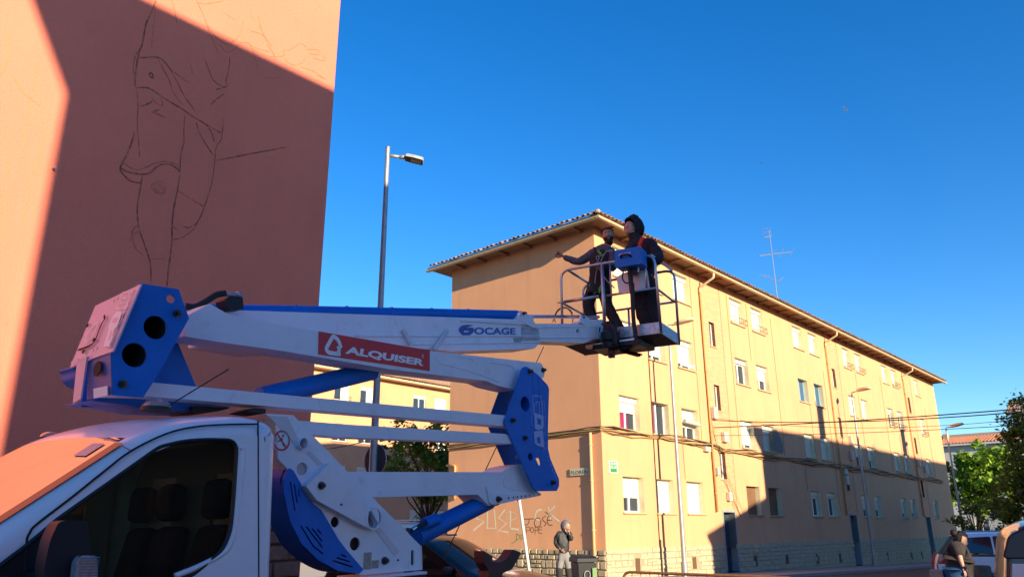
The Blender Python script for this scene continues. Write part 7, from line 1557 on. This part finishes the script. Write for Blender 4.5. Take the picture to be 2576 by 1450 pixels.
# overhead wires
def wire(p0, p1, s_, r_, name, label, k=1):
    m = MB(); m.tube(sag(p0, p1, s_, 24), r_, 6); o = m.build(name, CABLE); tag(o, label, 'cable', 'overhead wires'); return o
bq = PF; W0_ = PF.p(7.9, PF.st(*R8(140, 1010))[1], -.1); W1_ = PF.p(7.9, PF.st(*R8(125, 1055))[1], -.1)
E0 = at(2580, 1018, 29); E1 = at(2580, 1021, 29.3)
ex_ = lambda a, b, k: a + (b-a)*k
wire(W0_, ex_(W0_, E0, 1.25), .30, .019, 'overhead_cable', 'upper thick black overhead cable crossing the street')
wire(W1_, ex_(W1_, E1, 1.25), .10, .021, 'overhead_cable', 'lower thick black overhead cable crossing the street')
W2_ = PF.p(7.9, PF.st(*R8(130, 1108))[1], -.1); wire(W2_, ex_(W2_, at(2580, 1062, 30), 1.2), .12, .012, 'overhead_wire', 'lowest thin wire sagging across the shaded front')
W3_ = PF.p(7.9, PF.st(*R8(110, 990))[1], -.1); wire(W3_, ex_(W3_, at(2580, 1030, 30), 1.2), .5, .009, 'overhead_wire', 'faint thin wire just below the thick cables')
pa_ = PR.hit(*B4(90, 760)); wire(at(*B4(-60, 775), 40), at(*B4(490, 680), 50), .1, .03, 'overhead_cable', 'twin black cable in front of the rear ochre block')
pq = PF; wire(PF.p(8.55, 3.6, -.03), PF.p(9.8, 2.15, -.03), .0, .012, 'wire_shadow', 'dark strand for the wire shadow slanting over the brick strip beside the first door')  # dark strand modelled in place of a wire's cast shadow
# concrete blocks by the woman
def cblock(px0, px1, yt, d, label, mat, yaw=.2, w2=.45):
    a, b = at(px0, yt, d), at(px1, yt, d); c = (a+b)/2; g0 = gz(c); ax = Vector((math.cos(yaw), math.sin(yaw), 0)); ay = Z.cross(ax); w_ = (b-a).length; m = MB(); B0 = Vector((c.x, c.y, g0)); h_ = a.z-g0
    m.add([B0 + ax*(sx_*w_*.5*k) + ay*(sy*w2*.5*k) + Z*z for z, k in ((0, 1.06), (h_-.03, 1), (h_, .94)) for sx_, sy in ((-1, -1), (1, -1), (1, 1), (-1, 1))], [(3,2,1,0), (0,1,5,4), (1,2,6,5), (2,3,7,6), (3,0,4,7), (4,5,9,8), (5,6,10,9), (6,7,11,10), (7,4,8,11), (8,9,10,11)])
    o = m.build('concrete_block', mat, bevel=.015); tag(o, label, 'block'); return o
CON = pbr('rough concrete', (.34, .31, .27), .95, var=.25, scale=9, bump=.6); cblock(2352, 2402, 1430, 16, 'pale concrete block behind the woman under the red tail light', CON)
cblock(2432, 2472, 1419, 16.5, 'darker olive concrete block in front of the white estate', pbr('dark olive concrete', (.13, .125, .09), .95, var=.3, scale=9, bump=.6))  # plain dark olive colour, darker than its neighbour
# birds
def bird(X, Y, d, sp, label, rot):
    c = at(X, Y, d); r_ = Vector((math.cos(rot), 0, math.sin(rot))); f_ = Vector((-math.sin(rot), .3, math.cos(rot))).normalized(); m = MB()
    m.tube([c - f_*.09, c - f_*.03, c + f_*.05, c + f_*.09], [.006, .022, .022, .006], 8)
    m.add([c + f_*.04, c + r_*sp*.45 + f_*.03, c + r_*sp - f_*.10, c + r_*sp*.4 - f_*.03, c - r_*sp*.45 + f_*.03, c - r_*sp - f_*.10, c - r_*sp*.4 - f_*.03, c - f_*.04], [(0, 1, 3, 7), (1, 2, 3), (0, 7, 6, 4), (4, 6, 5)])
    m.add([c - f_*.07 - r_*.01, c - f_*.19 - r_*.05, c - f_*.12, c - f_*.19 + r_*.05, c - f_*.07 + r_*.01], [(0, 1, 2), (2, 3, 4), (0, 2, 4)]); o = m.build('bird', CABLE); tag(o, label, 'bird', None)
bird(2127, 273, 34, .16, 'swift high in the blue sky right of the basket', -.95)
bird(1915, 409, 70, .16, 'tiny far bird above the basket in the open sky', .3)
